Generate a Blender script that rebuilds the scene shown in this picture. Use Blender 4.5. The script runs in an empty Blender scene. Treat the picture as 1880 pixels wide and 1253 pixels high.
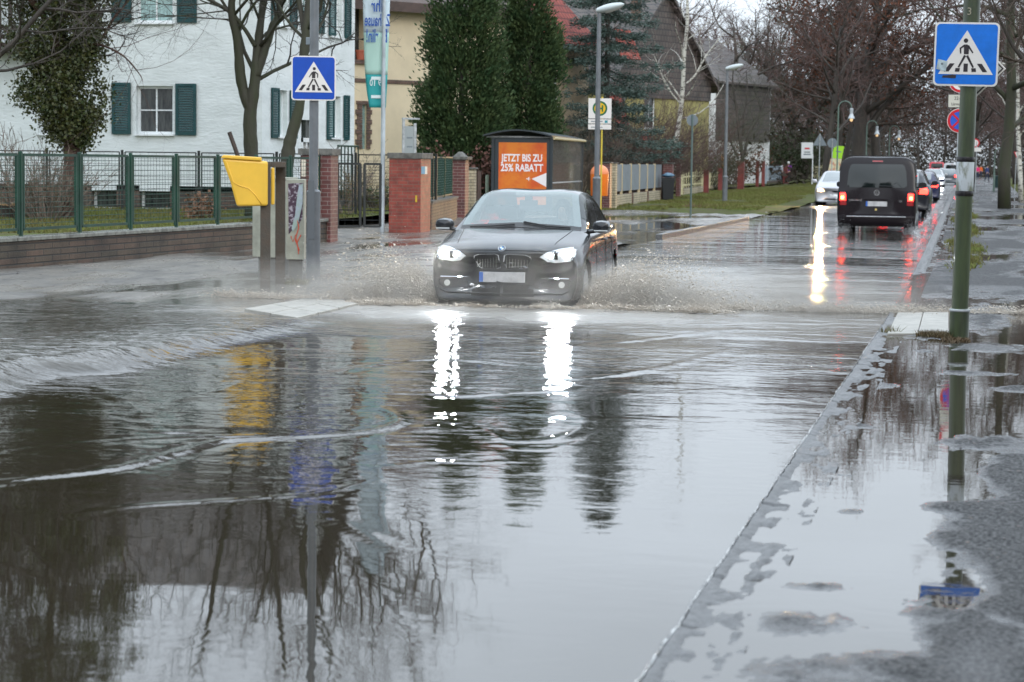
import bpy, bmesh, math, random
import numpy as np
from mathutils import Vector, Matrix
from mathutils.bvhtree import BVHTree
from mathutils.geometry import delaunay_2d_cdt

sc = bpy.context.scene
COL = sc.collection
PI = math.pi

# ------------------------------------------------------------------ camera
CAM_H, FPX = 1.65, 4000.0                       # eye height, focal length in photo pixels (1880 wide)
YAW = math.atan(870 / FPX)                      # the road runs along +Y, the camera looks to its left
PITCH = math.atan(331 / FPX)
ROLL = math.radians(0.7)
cd = bpy.data.cameras.new('camera')
cam = bpy.data.objects.new('camera', cd)
COL.objects.link(cam)
R_CAM = Matrix.Rotation(YAW, 3, 'Z') @ Matrix.Rotation(PI / 2 - PITCH, 3, 'X') @ Matrix.Rotation(ROLL, 3, 'Z')
cam.location = (0, 0, CAM_H)
cam.rotation_euler = R_CAM.to_euler()
cd.sensor_width = 36
cd.lens = 36 * FPX / 1880
cd.clip_start = 0.1
cd.clip_end = 3000
cd.dof.use_dof = True
cd.dof.focus_distance = 25.0
cd.dof.aperture_fstop = 4.5
sc.camera = cam

# ------------------------------------------------------------------ world: overcast winter sky
w = bpy.data.worlds.new('World')
sc.world = w
w.use_nodes = True
nt = w.node_tree
nt.nodes.clear()
n_out = nt.nodes.new('ShaderNodeOutputWorld')
n_bg = nt.nodes.new('ShaderNodeBackground')
n_sky = nt.nodes.new('ShaderNodeTexSky')
n_sky.sky_type = 'NISHITA'
n_sky.sun_disc = False
SUN_EL, SUN_AZ = math.radians(24), math.radians(150)
n_sky.sun_elevation = SUN_EL
n_sky.sun_rotation = SUN_AZ
n_sky.dust_density = 6.0
n_sky.air_density = 1.2
n_hs = nt.nodes.new('ShaderNodeHueSaturation')
n_hs.inputs['Saturation'].default_value = 0.35
n_tc = nt.nodes.new('ShaderNodeTexCoord')
n_sep = nt.nodes.new('ShaderNodeSeparateXYZ')
n_cr = nt.nodes.new('ShaderNodeValToRGB')       # luminance of an overcast sky rises towards the zenith
cr = n_cr.color_ramp
cr.elements[0].position = 0.0
cr.elements[0].color = (9.7, 10.7, 11.8, 1)
cr.elements[1].position = 0.9
cr.elements[1].color = (18.5, 21.2, 24.2, 1)
n_no = nt.nodes.new('ShaderNodeTexNoise')
n_no.inputs['Scale'].default_value = 2.6
n_no.inputs['Detail'].default_value = 5
n_mp = nt.nodes.new('ShaderNodeMapping')
n_mp.inputs['Scale'].default_value = (1, 1, 3.5)
n_mr = nt.nodes.new('ShaderNodeMapRange')
n_mr.inputs['From Min'].default_value = 0.3
n_mr.inputs['From Max'].default_value = 0.7
n_mr.inputs['To Min'].default_value = 0.84
n_mr.inputs['To Max'].default_value = 1.14
n_mul = nt.nodes.new('ShaderNodeVectorMath')
n_mul.operation = 'SCALE'
n_mix = nt.nodes.new('ShaderNodeMix')
n_mix.data_type = 'RGBA'
n_mix.inputs['Factor'].default_value = 0.82
L = nt.links.new
L(n_sky.outputs[0], n_hs.inputs['Color'])
L(n_tc.outputs['Generated'], n_sep.inputs[0])
L(n_sep.outputs['Z'], n_cr.inputs[0])
L(n_tc.outputs['Generated'], n_mp.inputs[0])
L(n_mp.outputs[0], n_no.inputs['Vector'])
L(n_no.outputs['Fac'], n_mr.inputs['Value'])
L(n_cr.outputs[0], n_mul.inputs[0])
L(n_mr.outputs[0], n_mul.inputs['Scale'])
L(n_hs.outputs[0], n_mix.inputs['A'])
L(n_mul.outputs[0], n_mix.inputs['B'])
L(n_mix.outputs['Result'], n_bg.inputs[0])
n_bg.inputs[1].default_value = 0.11
L(n_bg.outputs[0], n_out.inputs[0])

sd = bpy.data.lights.new('sun', 'SUN')
sd.energy = 0.5
sd.angle = math.radians(25)
sd.color = (1, 0.96, 0.9)
so = bpy.data.objects.new('sun', sd)
COL.objects.link(so)
# the sun sits behind the camera and to its right, lost in cloud
so.rotation_euler = (PI / 2 - SUN_EL, 0, PI - SUN_AZ)

sc.view_settings.view_transform = 'Standard'
sc.view_settings.look = 'None'
sc.view_settings.exposure = 0.22
sc.view_settings.gamma = 1
sc.view_settings.use_curve_mapping = False
sc.cycles.use_denoising = True
sc.cycles.max_bounces = 7
sc.cycles.diffuse_bounces = 3
sc.cycles.glossy_bounces = 4
sc.cycles.transparent_max_bounces = 12
sc.cycles.volume_bounces = 0
sc.cycles.sample_clamp_indirect = 8
sc.cycles.sample_clamp_direct = 0
sc.cycles.caustics_reflective = False
sc.cycles.caustics_refractive = False

# ------------------------------------------------------------------ survey helpers: photo pixel -> place on the ground


def ray(px, py):
    return R_CAM @ Vector(((px - 940) / FPX, -(py - 626.5) / FPX, -1.0))


def G(px, py, z=0.0):
    d = ray(px, py)
    t = (z - CAM_H) / d.z
    return Vector((d.x * t, d.y * t, z))


def GY(px, py, Y):
    """point on the view ray at world Y"""
    d = ray(px, py)
    t = Y / d.y
    return Vector((d.x * t, Y, CAM_H + d.z * t))


def DP(px, pxm, py=300):
    """plan point on the view ray where one metre spans pxm photo pixels"""
    d = ray(px, py) * (FPX / pxm)
    return Vector((d.x, d.y, 0))


def GX(px, py, X):
    d = ray(px, py)
    t = X / d.x
    return Vector((X, d.y * t, CAM_H + d.z * t))


def hz(px, py, p):
    """height on the vertical line through p that shows at photo row py"""
    d = ray(px, py)
    n = math.hypot(p[0], p[1]) / math.hypot(d.x, d.y)
    return CAM_H + d.z * n


# ------------------------------------------------------------------ materials
MATS = {}


def mat(name, col=(0.5, 0.5, 0.5), rough=0.6, metal=0.0, var=0.0, vscale=3.0, col2=None, bump=0.0, bscale=40.0,
        spec=0.5, coat=0.0, emit=None, estr=0.0, brick=None, rvar=0.0, ior=None, vdetail=5.0, stretch=None, alpha=1.0, lo=0.35, hi=0.65):
    if name in MATS:
        return MATS[name]
    m = bpy.data.materials.new(name)
    MATS[name] = m
    m.use_nodes = True
    t = m.node_tree
    b = t.nodes['Principled BSDF']
    b.inputs['Base Color'].default_value = (*col, 1)
    b.inputs['Roughness'].default_value = rough
    b.inputs['Metallic'].default_value = metal
    b.inputs['Specular IOR Level'].default_value = spec
    if ior: b.inputs['IOR'].default_value = ior
    b.inputs['Coat Weight'].default_value = coat
    b.inputs['Coat Roughness'].default_value = 0.05
    b.inputs['Alpha'].default_value = alpha
    if emit:
        b.inputs['Emission Color'].default_value = (*emit, 1)
        b.inputs['Emission Strength'].default_value = estr
    tc = t.nodes.new('ShaderNodeTexCoord')
    vec = tc.outputs['Object']
    if stretch:
        mp = t.nodes.new('ShaderNodeMapping')
        mp.inputs['Scale'].default_value = stretch
        t.links.new(vec, mp.inputs[0])
        vec = mp.outputs[0]
    cout = None
    if brick:                                   # brick = (brick colour 1, colour 2, mortar, brick width m, row height m, mortar size)
        sp = t.nodes.new('ShaderNodeSeparateXYZ')
        t.links.new(tc.outputs['Object'], sp.inputs[0])
        ad = t.nodes.new('ShaderNodeMath')
        t.links.new(sp.outputs['X'], ad.inputs[0])
        t.links.new(sp.outputs['Y'], ad.inputs[1])
        cb = t.nodes.new('ShaderNodeCombineXYZ')
        t.links.new(ad.outputs[0], cb.inputs['X'])
        t.links.new(sp.outputs['Z'], cb.inputs['Y'])
        bt = t.nodes.new('ShaderNodeTexBrick')
        t.links.new(cb.outputs[0], bt.inputs['Vector'])
        bt.inputs['Color1'].default_value = (*brick[0], 1)
        bt.inputs['Color2'].default_value = (*brick[1], 1)
        bt.inputs['Mortar'].default_value = (*brick[2], 1)
        bt.inputs['Scale'].default_value = 1
        bt.inputs['Brick Width'].default_value = brick[3]
        bt.inputs['Row Height'].default_value = brick[4]
        bt.inputs['Mortar Size'].default_value = brick[5]
        bt.inputs['Mortar Smooth'].default_value = 0.3
        cout = bt.outputs['Color']
        bp0 = t.nodes.new('ShaderNodeBump')
        bp0.inputs['Strength'].default_value = 0.6
        bp0.inputs['Distance'].default_value = 0.01
        bp0.invert = True
        t.links.new(bt.outputs['Fac'], bp0.inputs['Height'])
        t.links.new(bp0.outputs[0], b.inputs['Normal'])
    if var > 0 or col2:
        no = t.nodes.new('ShaderNodeTexNoise')
        no.inputs['Scale'].default_value = vscale
        no.inputs['Detail'].default_value = vdetail
        no.inputs['Roughness'].default_value = 0.62
        t.links.new(vec, no.inputs['Vector'])
        mr = t.nodes.new('ShaderNodeMapRange')
        mr.inputs['From Min'].default_value = lo
        mr.inputs['From Max'].default_value = hi
        t.links.new(no.outputs['Fac'], mr.inputs['Value'])
        mx = t.nodes.new('ShaderNodeMix')
        mx.data_type = 'RGBA'
        if brick:
            mx.blend_type = 'MULTIPLY'
            mr.inputs['To Max'].default_value = 1.0
            mx.inputs['Factor'].default_value = 1.0
            t.links.new(cout, mx.inputs['A'])
            rg = t.nodes.new('ShaderNodeValToRGB')
            rg.color_ramp.elements[0].color = (1 - var, 1 - var, 1 - var, 1)
            rg.color_ramp.elements[1].color = (1 + var * 0.3,) * 3 + (1,)
            if col2: rg.color_ramp.elements[0].color = (*col2, 1)
            t.links.new(mr.outputs[0], rg.inputs[0])
            t.links.new(rg.outputs[0], mx.inputs['B'])
        else:
            c2 = col2 or tuple(c * (1 - var) for c in col)
            c1 = col if col2 else tuple(min(1, c * (1 + var * 0.5)) for c in col)
            mx.inputs['A'].default_value = (*c1, 1)
            mx.inputs['B'].default_value = (*c2, 1)
            t.links.new(mr.outputs[0], mx.inputs['Factor'])
        cout = mx.outputs['Result']
        if rvar:
            rr = t.nodes.new('ShaderNodeMapRange')
            rr.inputs['From Min'].default_value = lo
            rr.inputs['From Max'].default_value = hi
            rr.inputs['To Min'].default_value = max(0.02, rough - rvar)
            rr.inputs['To Max'].default_value = min(1, rough + rvar)
            t.links.new(no.outputs['Fac'], rr.inputs['Value'])
            t.links.new(rr.outputs[0], b.inputs['Roughness'])
    if cout is not None:
        t.links.new(cout, b.inputs['Base Color'])
    if bump > 0:
        n2 = t.nodes.new('ShaderNodeTexNoise')
        n2.inputs['Scale'].default_value = bscale
        n2.inputs['Detail'].default_value = 4
        t.links.new(vec, n2.inputs['Vector'])
        bp = t.nodes.new('ShaderNodeBump')
        bp.inputs['Strength'].default_value = bump
        bp.inputs['Distance'].default_value = 0.02
        t.links.new(n2.outputs['Fac'], bp.inputs['Height'])
        if brick: t.links.new(bp0.outputs[0], bp.inputs['Normal'])
        t.links.new(bp.outputs[0], b.inputs['Normal'])
    return m


# ------------------------------------------------------------------ mesh builder
class MB:
    def __init__(s):
        s.v = []; s.f = []

    def add(s, vs, fs):
        o = len(s.v)
        s.v.extend([tuple(p) for p in vs])
        s.f.extend([tuple(i + o for i in f) for f in fs])
        return s

    def box(s, c, d, rz=0, tilt=None, taper=1.0):
        hx, hy, h = d[0] / 2, d[1] / 2, d[2] / 2
        vs = []
        for z, k in ((-h, 1), (h, taper)):
            for x, y in ((-hx, -hy), (hx, -hy), (hx, hy), (-hx, hy)):
                vs.append(Vector((x * k, y * k, z)))
        M = Matrix.Rotation(rz, 3, 'Z')
        if tilt: M = M @ Matrix.Rotation(tilt[1], 3, tilt[0])
        c = Vector(c)
        return s.add([M @ p + c for p in vs], [(0, 3, 2, 1), (4, 5, 6, 7), (0, 1, 5, 4), (1, 2, 6, 5), (2, 3, 7, 6), (3, 0, 4, 7)])

    def bb(s, x0, x1, y0, y1, z0, z1):
        return s.box(((x0 + x1) / 2, (y0 + y1) / 2, (z0 + z1) / 2), (abs(x1 - x0), abs(y1 - y0), abs(z1 - z0)))

    def path(s, pts, rad, n=8, caps=True):
        pts = [Vector(p) for p in pts]
        if not hasattr(rad, '__len__'): rad = [rad] * len(pts)
        o = len(s.v)
        up = None
        for i, p in enumerate(pts):
            t = (pts[min(i + 1, len(pts) - 1)] - pts[max(i - 1, 0)])
            if t.length < 1e-9: t = Vector((0, 0, 1))
            t.normalize()
            if up is None:
                up = Vector((1, 0, 0)) if abs(t.x) < 0.9 else Vector((0, 1, 0))
            a = (up - t * up.dot(t))
            if a.length < 1e-6: a = t.orthogonal()
            a.normalize(); up = a
            b = t.cross(a)
            for k in range(n):
                an = 2 * PI * k / n
                s.v.append(tuple(p + (a * math.cos(an) + b * math.sin(an)) * rad[i]))
        for i in range(len(pts) - 1):
            for k in range(n):
                k2 = (k + 1) % n
                s.f.append((o + i * n + k, o + i * n + k2, o + (i + 1) * n + k2, o + (i + 1) * n + k))
        if caps and n > 2:
            s.f.append(tuple(o + k for k in range(n))[::-1])
            s.f.append(tuple(o + (len(pts) - 1) * n + k for k in range(n)))
        return s

    def tube(s, a, b, r0, r1=None, n=10):
        return s.path([a, b], [r0, r0 if r1 is None else r1], n)

    def lathe(s, prof, c=(0, 0, 0), n=20, M=None, caps=(1, 1)):
        """prof = [(r, z)...] turned about z"""
        c = Vector(c); o = len(s.v)
        for r, z in prof:
            for k in range(n):
                an = 2 * PI * k / n
                p = Vector((r * math.cos(an), r * math.sin(an), z))
                if M: p = M @ p
                s.v.append(tuple(p + c))
        for i in range(len(prof) - 1):
            for k in range(n):
                k2 = (k + 1) % n
                s.f.append((o + i * n + k, o + i * n + k2, o + (i + 1) * n + k2, o + (i + 1) * n + k))
        if caps[0]: s.f.append(tuple(o + k for k in range(n))[::-1])
        if caps[1]: s.f.append(tuple(o + (len(prof) - 1) * n + k for k in range(n)))
        return s

    def prism(s, outline, a0, a1, axis='Y'):
        """outline in the plane across axis: 'Y' -> (x, z); 'X' -> (y, z); 'Z' -> (x, y)"""
        n = len(outline)
        def P(p, a):
            return {'Y': (p[0], a, p[1]), 'X': (a, p[0], p[1]), 'Z': (p[0], p[1], a)}[axis]
        vs = [P(p, a0) for p in outline] + [P(p, a1) for p in outline]
        fs = [tuple(range(n))[::-1], tuple(range(n, 2 * n))] + [(i, (i + 1) % n, n + (i + 1) % n, n + i) for i in range(n)]
        return s.add(vs, fs)

    def build(s, name, m, parent=None, smooth=False, bevel=0, loc=None, seg=2):
        me = bpy.data.meshes.new(name)
        me.from_pydata(s.v, [], s.f)
        fix = len(s.f) < 3000
        if fix:
            bm = bmesh.new(); bm.from_mesh(me)
            bmesh.ops.recalc_face_normals(bm, faces=bm.faces)
            bm.to_mesh(me); bm.free()
        me.materials.append(m)
        if smooth:
            me.shade_smooth()
            if smooth is not True: me.set_sharp_from_angle(angle=math.radians(smooth))
        o = bpy.data.objects.new(name, me)
        COL.objects.link(o)
        if parent: o.parent = parent
        if loc: o.location = loc
        if bevel:
            b = o.modifiers.new('bevel', 'BEVEL')
            b.width = bevel; b.segments = seg; b.limit_method = 'ANGLE'; b.angle_limit = math.radians(40)
            b.harden_normals = False
        return o


def thing(name, label, cat, loc=(0, 0, 0), rz=0, group=None):
    o = bpy.data.objects.new(name, None)
    COL.objects.link(o)
    o.empty_display_size = 0.2
    o.location = loc; o.rotation_euler = (0, 0, rz)
    o['label'] = label; o['category'] = cat
    if group: o['group'] = group
    return o


def tag(o, label, cat, group=None, kind=None):
    o['label'] = label; o['category'] = cat
    if group: o['group'] = group
    if kind: o['kind'] = kind
    return o


def kids(o):
    return [c for c in COL.objects if c.parent == o]


KID = {}


def copy_tree(o, loc=None, rz=None, label=None, scale=None):
    c = o.copy(); COL.objects.link(c)
    for ch in KID.get(o.name) or KID.setdefault(o.name, kids(o)):
        d = ch.copy(); COL.objects.link(d); d.parent = c
        for g in KID.get(ch.name) or KID.setdefault(ch.name, kids(ch)):
            e = g.copy(); COL.objects.link(e); e.parent = d
    if loc is not None: c.location = loc
    if rz is not None: c.rotation_euler = (0, 0, rz)
    if scale is not None: c.scale = (scale,) * 3 if not hasattr(scale, '__len__') else scale
    if label: c['label'] = label
    return c


def struct(o, name=None):
    o['kind'] = 'structure'
    return o


def lettering(txt, size, m, parent, loc, rot, name='lettering', mirror=False, depth=0.002, align='CENTER', sx=1.0, bold=0.0):
    cu = bpy.data.curves.new('t', 'FONT')
    cu.body = txt; cu.size = size; cu.extrude = depth; cu.align_x = align; cu.align_y = 'CENTER'
    cu.resolution_u = 3; cu.offset = bold * size
    o = bpy.data.objects.new('t', cu)
    COL.objects.link(o)
    dg = bpy.context.evaluated_depsgraph_get()
    me = bpy.data.meshes.new_from_object(o.evaluated_get(dg))
    bpy.data.objects.remove(o)
    me.name = name
    M = Matrix.Diagonal((sx * (-1 if mirror else 1), 1, 1, 1))
    me.transform(M)
    me.materials.clear(); me.materials.append(m)
    q = bpy.data.objects.new(name, me)
    COL.objects.link(q)
    q.parent = parent; q.location = loc; q.rotation_euler = rot
    return q


# value noise on arrays
def vnoise(x, y, seed=0):
    xi = np.floor(x).astype(np.int64); yi = np.floor(y).astype(np.int64)
    xf = x - xi; yf = y - yi
    u = xf * xf * (3 - 2 * xf); v = yf * yf * (3 - 2 * yf)
    def h(a, b):
        n = (a * 374761393 + b * 668265263 + seed * 974634777) & 0xffffffff
        n = ((n ^ (n >> 13)) * 1274126177) & 0xffffffff
        return ((n ^ (n >> 16)) & 0xffff) / 65535.0
    return (h(xi, yi) * (1 - u) + h(xi + 1, yi) * u) * (1 - v) + (h(xi, yi + 1) * (1 - u) + h(xi + 1, yi + 1) * u) * v


def fbm(x, y, seed=0, o=4):
    s = 0; a = 0.5; t = 0
    for k in range(o):
        s = s + a * vnoise(x * 2 ** k, y * 2 ** k, seed + k); t += a; a *= 0.5
    return s / t


def gridmesh(name, X, Y, Z, m, attr=None, smooth=True):
    """X, Y, Z: 2-d arrays"""
    r, c = X.shape
    co = np.stack([X, Y, Z], -1).reshape(-1, 3).astype(np.float32)
    i = (np.arange(r - 1)[:, None] * c + np.arange(c - 1)[None, :]).ravel()
    q = np.stack([i, i + 1, i + c + 1, i + c], -1).astype(np.int32)
    me = bpy.data.meshes.new(name)
    me.vertices.add(len(co)); me.vertices.foreach_set('co', co.ravel())
    me.loops.add(q.size); me.loops.foreach_set('vertex_index', q.ravel())
    me.polygons.add(len(q)); me.polygons.foreach_set('loop_start', np.arange(0, q.size, 4, dtype=np.int32))
    me.update(calc_edges=True)
    if smooth: me.shade_smooth()
    if attr is not None:
        for k, a in attr.items():
            at = me.attributes.new(k, 'FLOAT', 'POINT')
            at.data.foreach_set('value', a.ravel().astype(np.float32))
    me.materials.append(m)
    o = bpy.data.objects.new(name, me)
    COL.objects.link(o)
    return o


def rawmesh(name, co, faces, m, parent=None, smooth=False, k=3):
    """co (n,3), faces (m,k) numpy"""
    me = bpy.data.meshes.new(name)
    me.vertices.add(len(co)); me.vertices.foreach_set('co', np.asarray(co, np.float32).ravel())
    q = np.asarray(faces, np.int32)
    me.loops.add(q.size); me.loops.foreach_set('vertex_index', q.ravel())
    me.polygons.add(len(q)); me.polygons.foreach_set('loop_start', np.arange(0, q.size, k, dtype=np.int32))
    me.update(calc_edges=True)
    if smooth: me.shade_smooth()
    me.materials.append(m)
    o = bpy.data.objects.new(name, me)
    COL.objects.link(o)
    if parent: o.parent = parent
    return o
# ------------------------------------------------------------------ survey of the kerbs
def poly_interp(pix, z=0.0):
    pts = [G(x, y, z) for x, y in pix]
    ys = np.array([p.y for p in pts]); xs = np.array([p.x for p in pts])
    k0 = (xs[1] - xs[0]) / (ys[1] - ys[0])
    ys = np.concatenate([[0], ys, [400]]); xs = np.concatenate([[xs[0] - k0 * ys[1]], xs, [xs[-1]]])
    return lambda Y: np.interp(Y, ys, xs)


XR = poly_interp([(1180, 1253), (1445, 860), (1620, 600), (1690, 482), (1726, 402), (1745, 360), (1760, 335), (1768, 322)])
XL = poly_interp([(0, 697), (655, 556), (1210, 440), (1360, 408), (1470, 382), (1560, 352), (1620, 335), (1665, 325)])
YEND = 330.0


def geo_rows(y0, y1, k):
    n = int(math.log(y1 / y0) / k) + 1
    return y0 * np.exp(np.linspace(0, math.log(y1 / y0), n))


def sstep(a, b, x):
    t = np.clip((x - a) / (b - a), 0, 1)
    return t * t * (3 - 2 * t)


# ------------------------------------------------------------------ ground materials
m_asphalt = mat('wet_asphalt', (0.070, 0.069, 0.068), rough=0.6, col2=(0.014, 0.014, 0.015), vscale=50, bump=1.0, bscale=70, rvar=0.2, spec=0.25, lo=.40, hi=.62)
m_road = mat('wet_road', (0.05, 0.05, 0.052), rough=0.2, var=0.4, vscale=0.6, bump=0.15, bscale=30, rvar=0.1, spec=0.8)
m_sandy = mat('wet_sandy_pavement', (0.24, 0.215, 0.185), rough=0.36, col2=(0.065, 0.058, 0.05), vscale=1.5, stretch=(1, .55, 1), bump=0.5, bscale=28, rvar=0.14, spec=0.75)
m_kerb = mat('granite_kerb', (0.10, 0.10, 0.10), rough=0.35, var=0.5, vscale=25, bump=0.6, bscale=60, spec=0.7)
m_slab = mat('concrete_slab', (0.36, 0.34, 0.30), rough=0.5, var=0.22, vscale=6, bump=0.2, bscale=50, spec=0.4)
m_lawn = mat('lawn', (0.085, 0.115, 0.03), rough=0.9, col2=(0.085, 0.07, 0.035), vscale=1.4, bump=0.8, bscale=40, spec=0.1)
m_soil = mat('soil', (0.07, 0.055, 0.04), rough=0.9, var=0.5, vscale=2, bump=0.7, bscale=20, spec=0.1)

def wet_edge(m, dry_rough):
    """the 'wet' attribute turns the surface glassy and a little darker where water films it"""
    t = m.node_tree; b = t.nodes['Principled BSDF']
    at = t.nodes.new('ShaderNodeAttribute'); at.attribute_name = 'wet'
    src = b.inputs['Roughness'].links[0].from_socket if b.inputs['Roughness'].links else None
    mx = t.nodes.new('ShaderNodeMix'); mx.data_type = 'FLOAT'
    t.links.new(at.outputs['Fac'], mx.inputs[0])
    if src: t.links.new(src, mx.inputs[2])
    else: mx.inputs[2].default_value = dry_rough
    mx.inputs[3].default_value = 0.10
    t.links.new(mx.outputs[0], b.inputs['Roughness'])
    sp = t.nodes.new('ShaderNodeMapRange'); sp.inputs['To Min'].default_value = b.inputs['Specular IOR Level'].default_value; sp.inputs['To Max'].default_value = 0.9
    t.links.new(at.outputs['Fac'], sp.inputs['Value']); t.links.new(sp.outputs[0], b.inputs['Specular IOR Level'])
    for n in t.nodes:
        if n.type == 'BUMP':
            br = t.nodes.new('ShaderNodeMapRange'); br.inputs['To Min'].default_value = n.inputs['Strength'].default_value; br.inputs['To Max'].default_value = n.inputs['Strength'].default_value * .12
            t.links.new(at.outputs['Fac'], br.inputs['Value']); t.links.new(br.outputs[0], n.inputs['Strength'])


wet_edge(m_asphalt, .6); wet_edge(m_sandy, .36)

# far ground, one sheet out to the horizon, below everything else
g = MB(); g.add([(-1500, -300, -0.25), (1500, -300, -0.25), (1500, 2600, -0.25), (-1500, 2600, -0.25)], [(0, 1, 2, 3)])
struct(g.build('ground', m_soil))

# road bed, under water near the camera and just above it further off
ys = np.concatenate([[-10, -3, 2], geo_rows(5, YEND, 0.012)])
cols = np.linspace(0, 1, 60)
Yg, C = np.meshgrid(ys, cols, indexing='ij')
Xg = XL(Yg) + (XR(Yg) + 0.02 - XL(Yg)) * C
crown = 0.05 * np.sin(C * PI)
Zg = -0.10 + 0.095 * sstep(58, 88, Yg) * 1.0 + crown * sstep(50, 80, Yg) + 0.03 * (fbm(Xg * 0.6, Yg * 0.15, 4) - 0.5) * sstep(50, 70, Yg)
struct(gridmesh('road', Xg, Yg, Zg, m_road))

# ------------------------------------------------------------------ right pavement with its puddles
def isl(cx, cy, rx, ry):
    c = G(cx, cy); a = G(cx + rx, cy); b = G(cx, cy - ry); d = G(cx, cy + ry)
    return (c.x, (b.y + d.y) / 2, abs(a.x - c.x), abs(b.y - d.y) / 2)


ISL = [isl(*q) for q in (
    (1490, 1150, 150, 50), (1500, 1078, 95, 16), (1562, 940, 58, 9), (1560, 1250, 330, 75), (1625, 709, 60, 10), (1570, 783, 60, 8),
    (1790, 1200, 120, 60), (1840, 1010, 150, 60), (1860, 880, 60, 45), (1800, 815, 125, 18), (1850, 945, 130, 28), (1550, 873, 30, 3),
    (1800, 640, 105, 12), (1770, 685, 110, 6), (1870, 715, 70, 9), (1860, 1120, 100, 30), (1765, 935, 95, 14), (1700, 645, 40, 6),
    (1750, 1135, 100, 22), (1765, 1165, 130, 50), (1860, 1045, 90, 65), (1830, 1240, 200, 60), (1700, 612, 75, 25), (1800, 590, 60, 30), (1780, 530, 90, 14))]
ys = np.concatenate([[-6, 0, 4], geo_rows(6.5, 110, 0.0030), geo_rows(113, YEND, 0.03)])
cols = np.linspace(0, 1, 165)
Yg, C = np.meshgrid(ys, cols, indexing='ij')
X0 = XR(Yg) + 0.26
X1 = 1.9 + 0 * Yg
Xg = X0 + (X1 - X0) * C
field = np.full(Xg.shape, -1.0)
wob = (fbm(Xg * 2.2, Yg * 1.1, 7) - 0.5) + 0.6 * (fbm(Xg * 8, Yg * 4, 9) - 0.5)
for cx, cy, rx, ry in ISL:
    d = np.sqrt(((Xg - cx) / rx) ** 2 + ((Yg - cy) / ry) ** 2) + wob * 0.95
    field = np.maximum(field, 1.15 - d)
near = -0.014 + 0.026 * np.clip(field, -0.3, 0.8) + 0.010 * wob + 0.010 * sstep(-0.55, 0.5, Xg) * (0.4 + fbm(Xg * 1.2, Yg * 0.5, 17))
far = 0.006 + 0.05 * (fbm(Xg * 0.9, Yg * 0.22, 11) - 0.47)
Zn = near * (1 - sstep(24, 31, Yg)) + far * sstep(24, 31, Yg)
Zn += 0.016 * (fbm(Xg * 9, Yg * 5, 5) - 0.5) * (1 - sstep(30, 60, Yg)) + 0.0075 * (fbm(Xg * 36, Yg * 24, 15, 2) - 0.5)
dryr = sstep(-0.42, -0.12, Xg + 0.35 * wob + 0.10 * np.sin(Yg * 2.3)) * (1 - sstep(12.7, 13.3, Yg + 0.5 * wob)) * (1 - 0.9 * np.exp(-(((Xg + 0.12) / 0.22) ** 2 + ((Yg - 11.5) / 0.75) ** 2) ** 2))
Zn = Zn + (0.030 * (fbm(Xg * 2.6, Yg * 1.3, 23) - 0.12)) * dryr - 0.0005
wetn = np.clip(1 - (Zn - 0.002) / 0.0085, 0, 1) * 0.85 + 0.35 * sstep(.5, .7, fbm(Xg * 1.3, Yg * .5, 19))
struct(gridmesh('pavement', Xg, Yg, Zn, m_asphalt, attr={'wet': np.clip(wetn, 0, 1)}))

# kerb of granite stones, barely breaking the surface
ys = np.concatenate([[-6, 0, 4], geo_rows(6.5, 60, 0.0022), geo_rows(60.5, YEND, 0.01)])
prof = [(-0.001, -0.12), (0.0, -0.03), (0.004, 0.8), (0.015, 1.0), (0.035, 1.0), (0.06, 0.95), (0.10, 0.9), (0.12, 0.7), (0.14, 0.5), (0.16, 0.3), (0.18, 0.25), (0.20, 0.2), (0.22, 0.1), (0.24, 0.0), (0.27, -0.02)]
P = np.array(prof)
Yg, I = np.meshgrid(ys, np.arange(len(P)), indexing='ij')
stone = np.floor(Yg / 0.95)
joint = np.minimum(np.abs(Yg / 0.95 - stone), np.abs(Yg / 0.95 - stone - 1)) * 0.95
sh = (((stone * 7919) % 13) / 13 - 0.5)
base = P[I, 1]
wv = 0.014 * (fbm(Yg * 6, I * 0.3, 31) - 0.5)
Xg = XR(Yg) + P[I, 0] + np.where(I < 3, 0.018 * (fbm(Yg * 9, Yg * 0, 8) - 0.5) + sh * 0.012, 0)
inner = (fbm(Yg * 4.5, I * 0.35 + 9, 21) - 0.5) * 0.075 + (fbm(Yg * 17, I * 0.8, 22) - 0.5) * 0.02
Zg = np.where(I <= 1, np.where(I == 0, -0.12, -0.02), 0.017 + 0.008 * sh + wv)
Zg = np.where(I >= 5, 0.0015 + inner * 0.9 - 0.010 * ((I - 5) / 8.0), Zg)
Zg = np.where((I >= 2) & (I < 5), Zg - 0.003 * (I - 2), Zg)
Zg = np.where((I > 1), Zg - 0.02 * np.exp(-(joint / 0.012) ** 2), Zg)
gap = sstep(25.5, 26, Yg) * (1 - sstep(33.0, 34.0, Yg))
Zg = np.where(I > 1, Zg - 0.045 * gap + 0.035 * sstep(34, 36, Yg) * (I < 9), Zg)
struct(gridmesh('kerb', Xg, Yg, Zg, m_kerb))
# sky glint along the kerb arris, painted as a pale strip above the water
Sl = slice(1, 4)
struct(gridmesh('kerb_glint', Xg[:, Sl] * 0.45 + 0.55 * Xg[:, 1:2] - 0.006, Yg[:, Sl], Zg[:, Sl] + 0.004 + 0.004 * (fbm(Yg[:, Sl] * 14, I[:, Sl] * 0.2, 33) - 0.5), mat('painted_kerb_glint', (0.50, 0.50, 0.48), rough=0.18, col2=(0.07, 0.07, 0.07), vscale=16, spec=1.0, lo=.42, hi=.58)))

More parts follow.
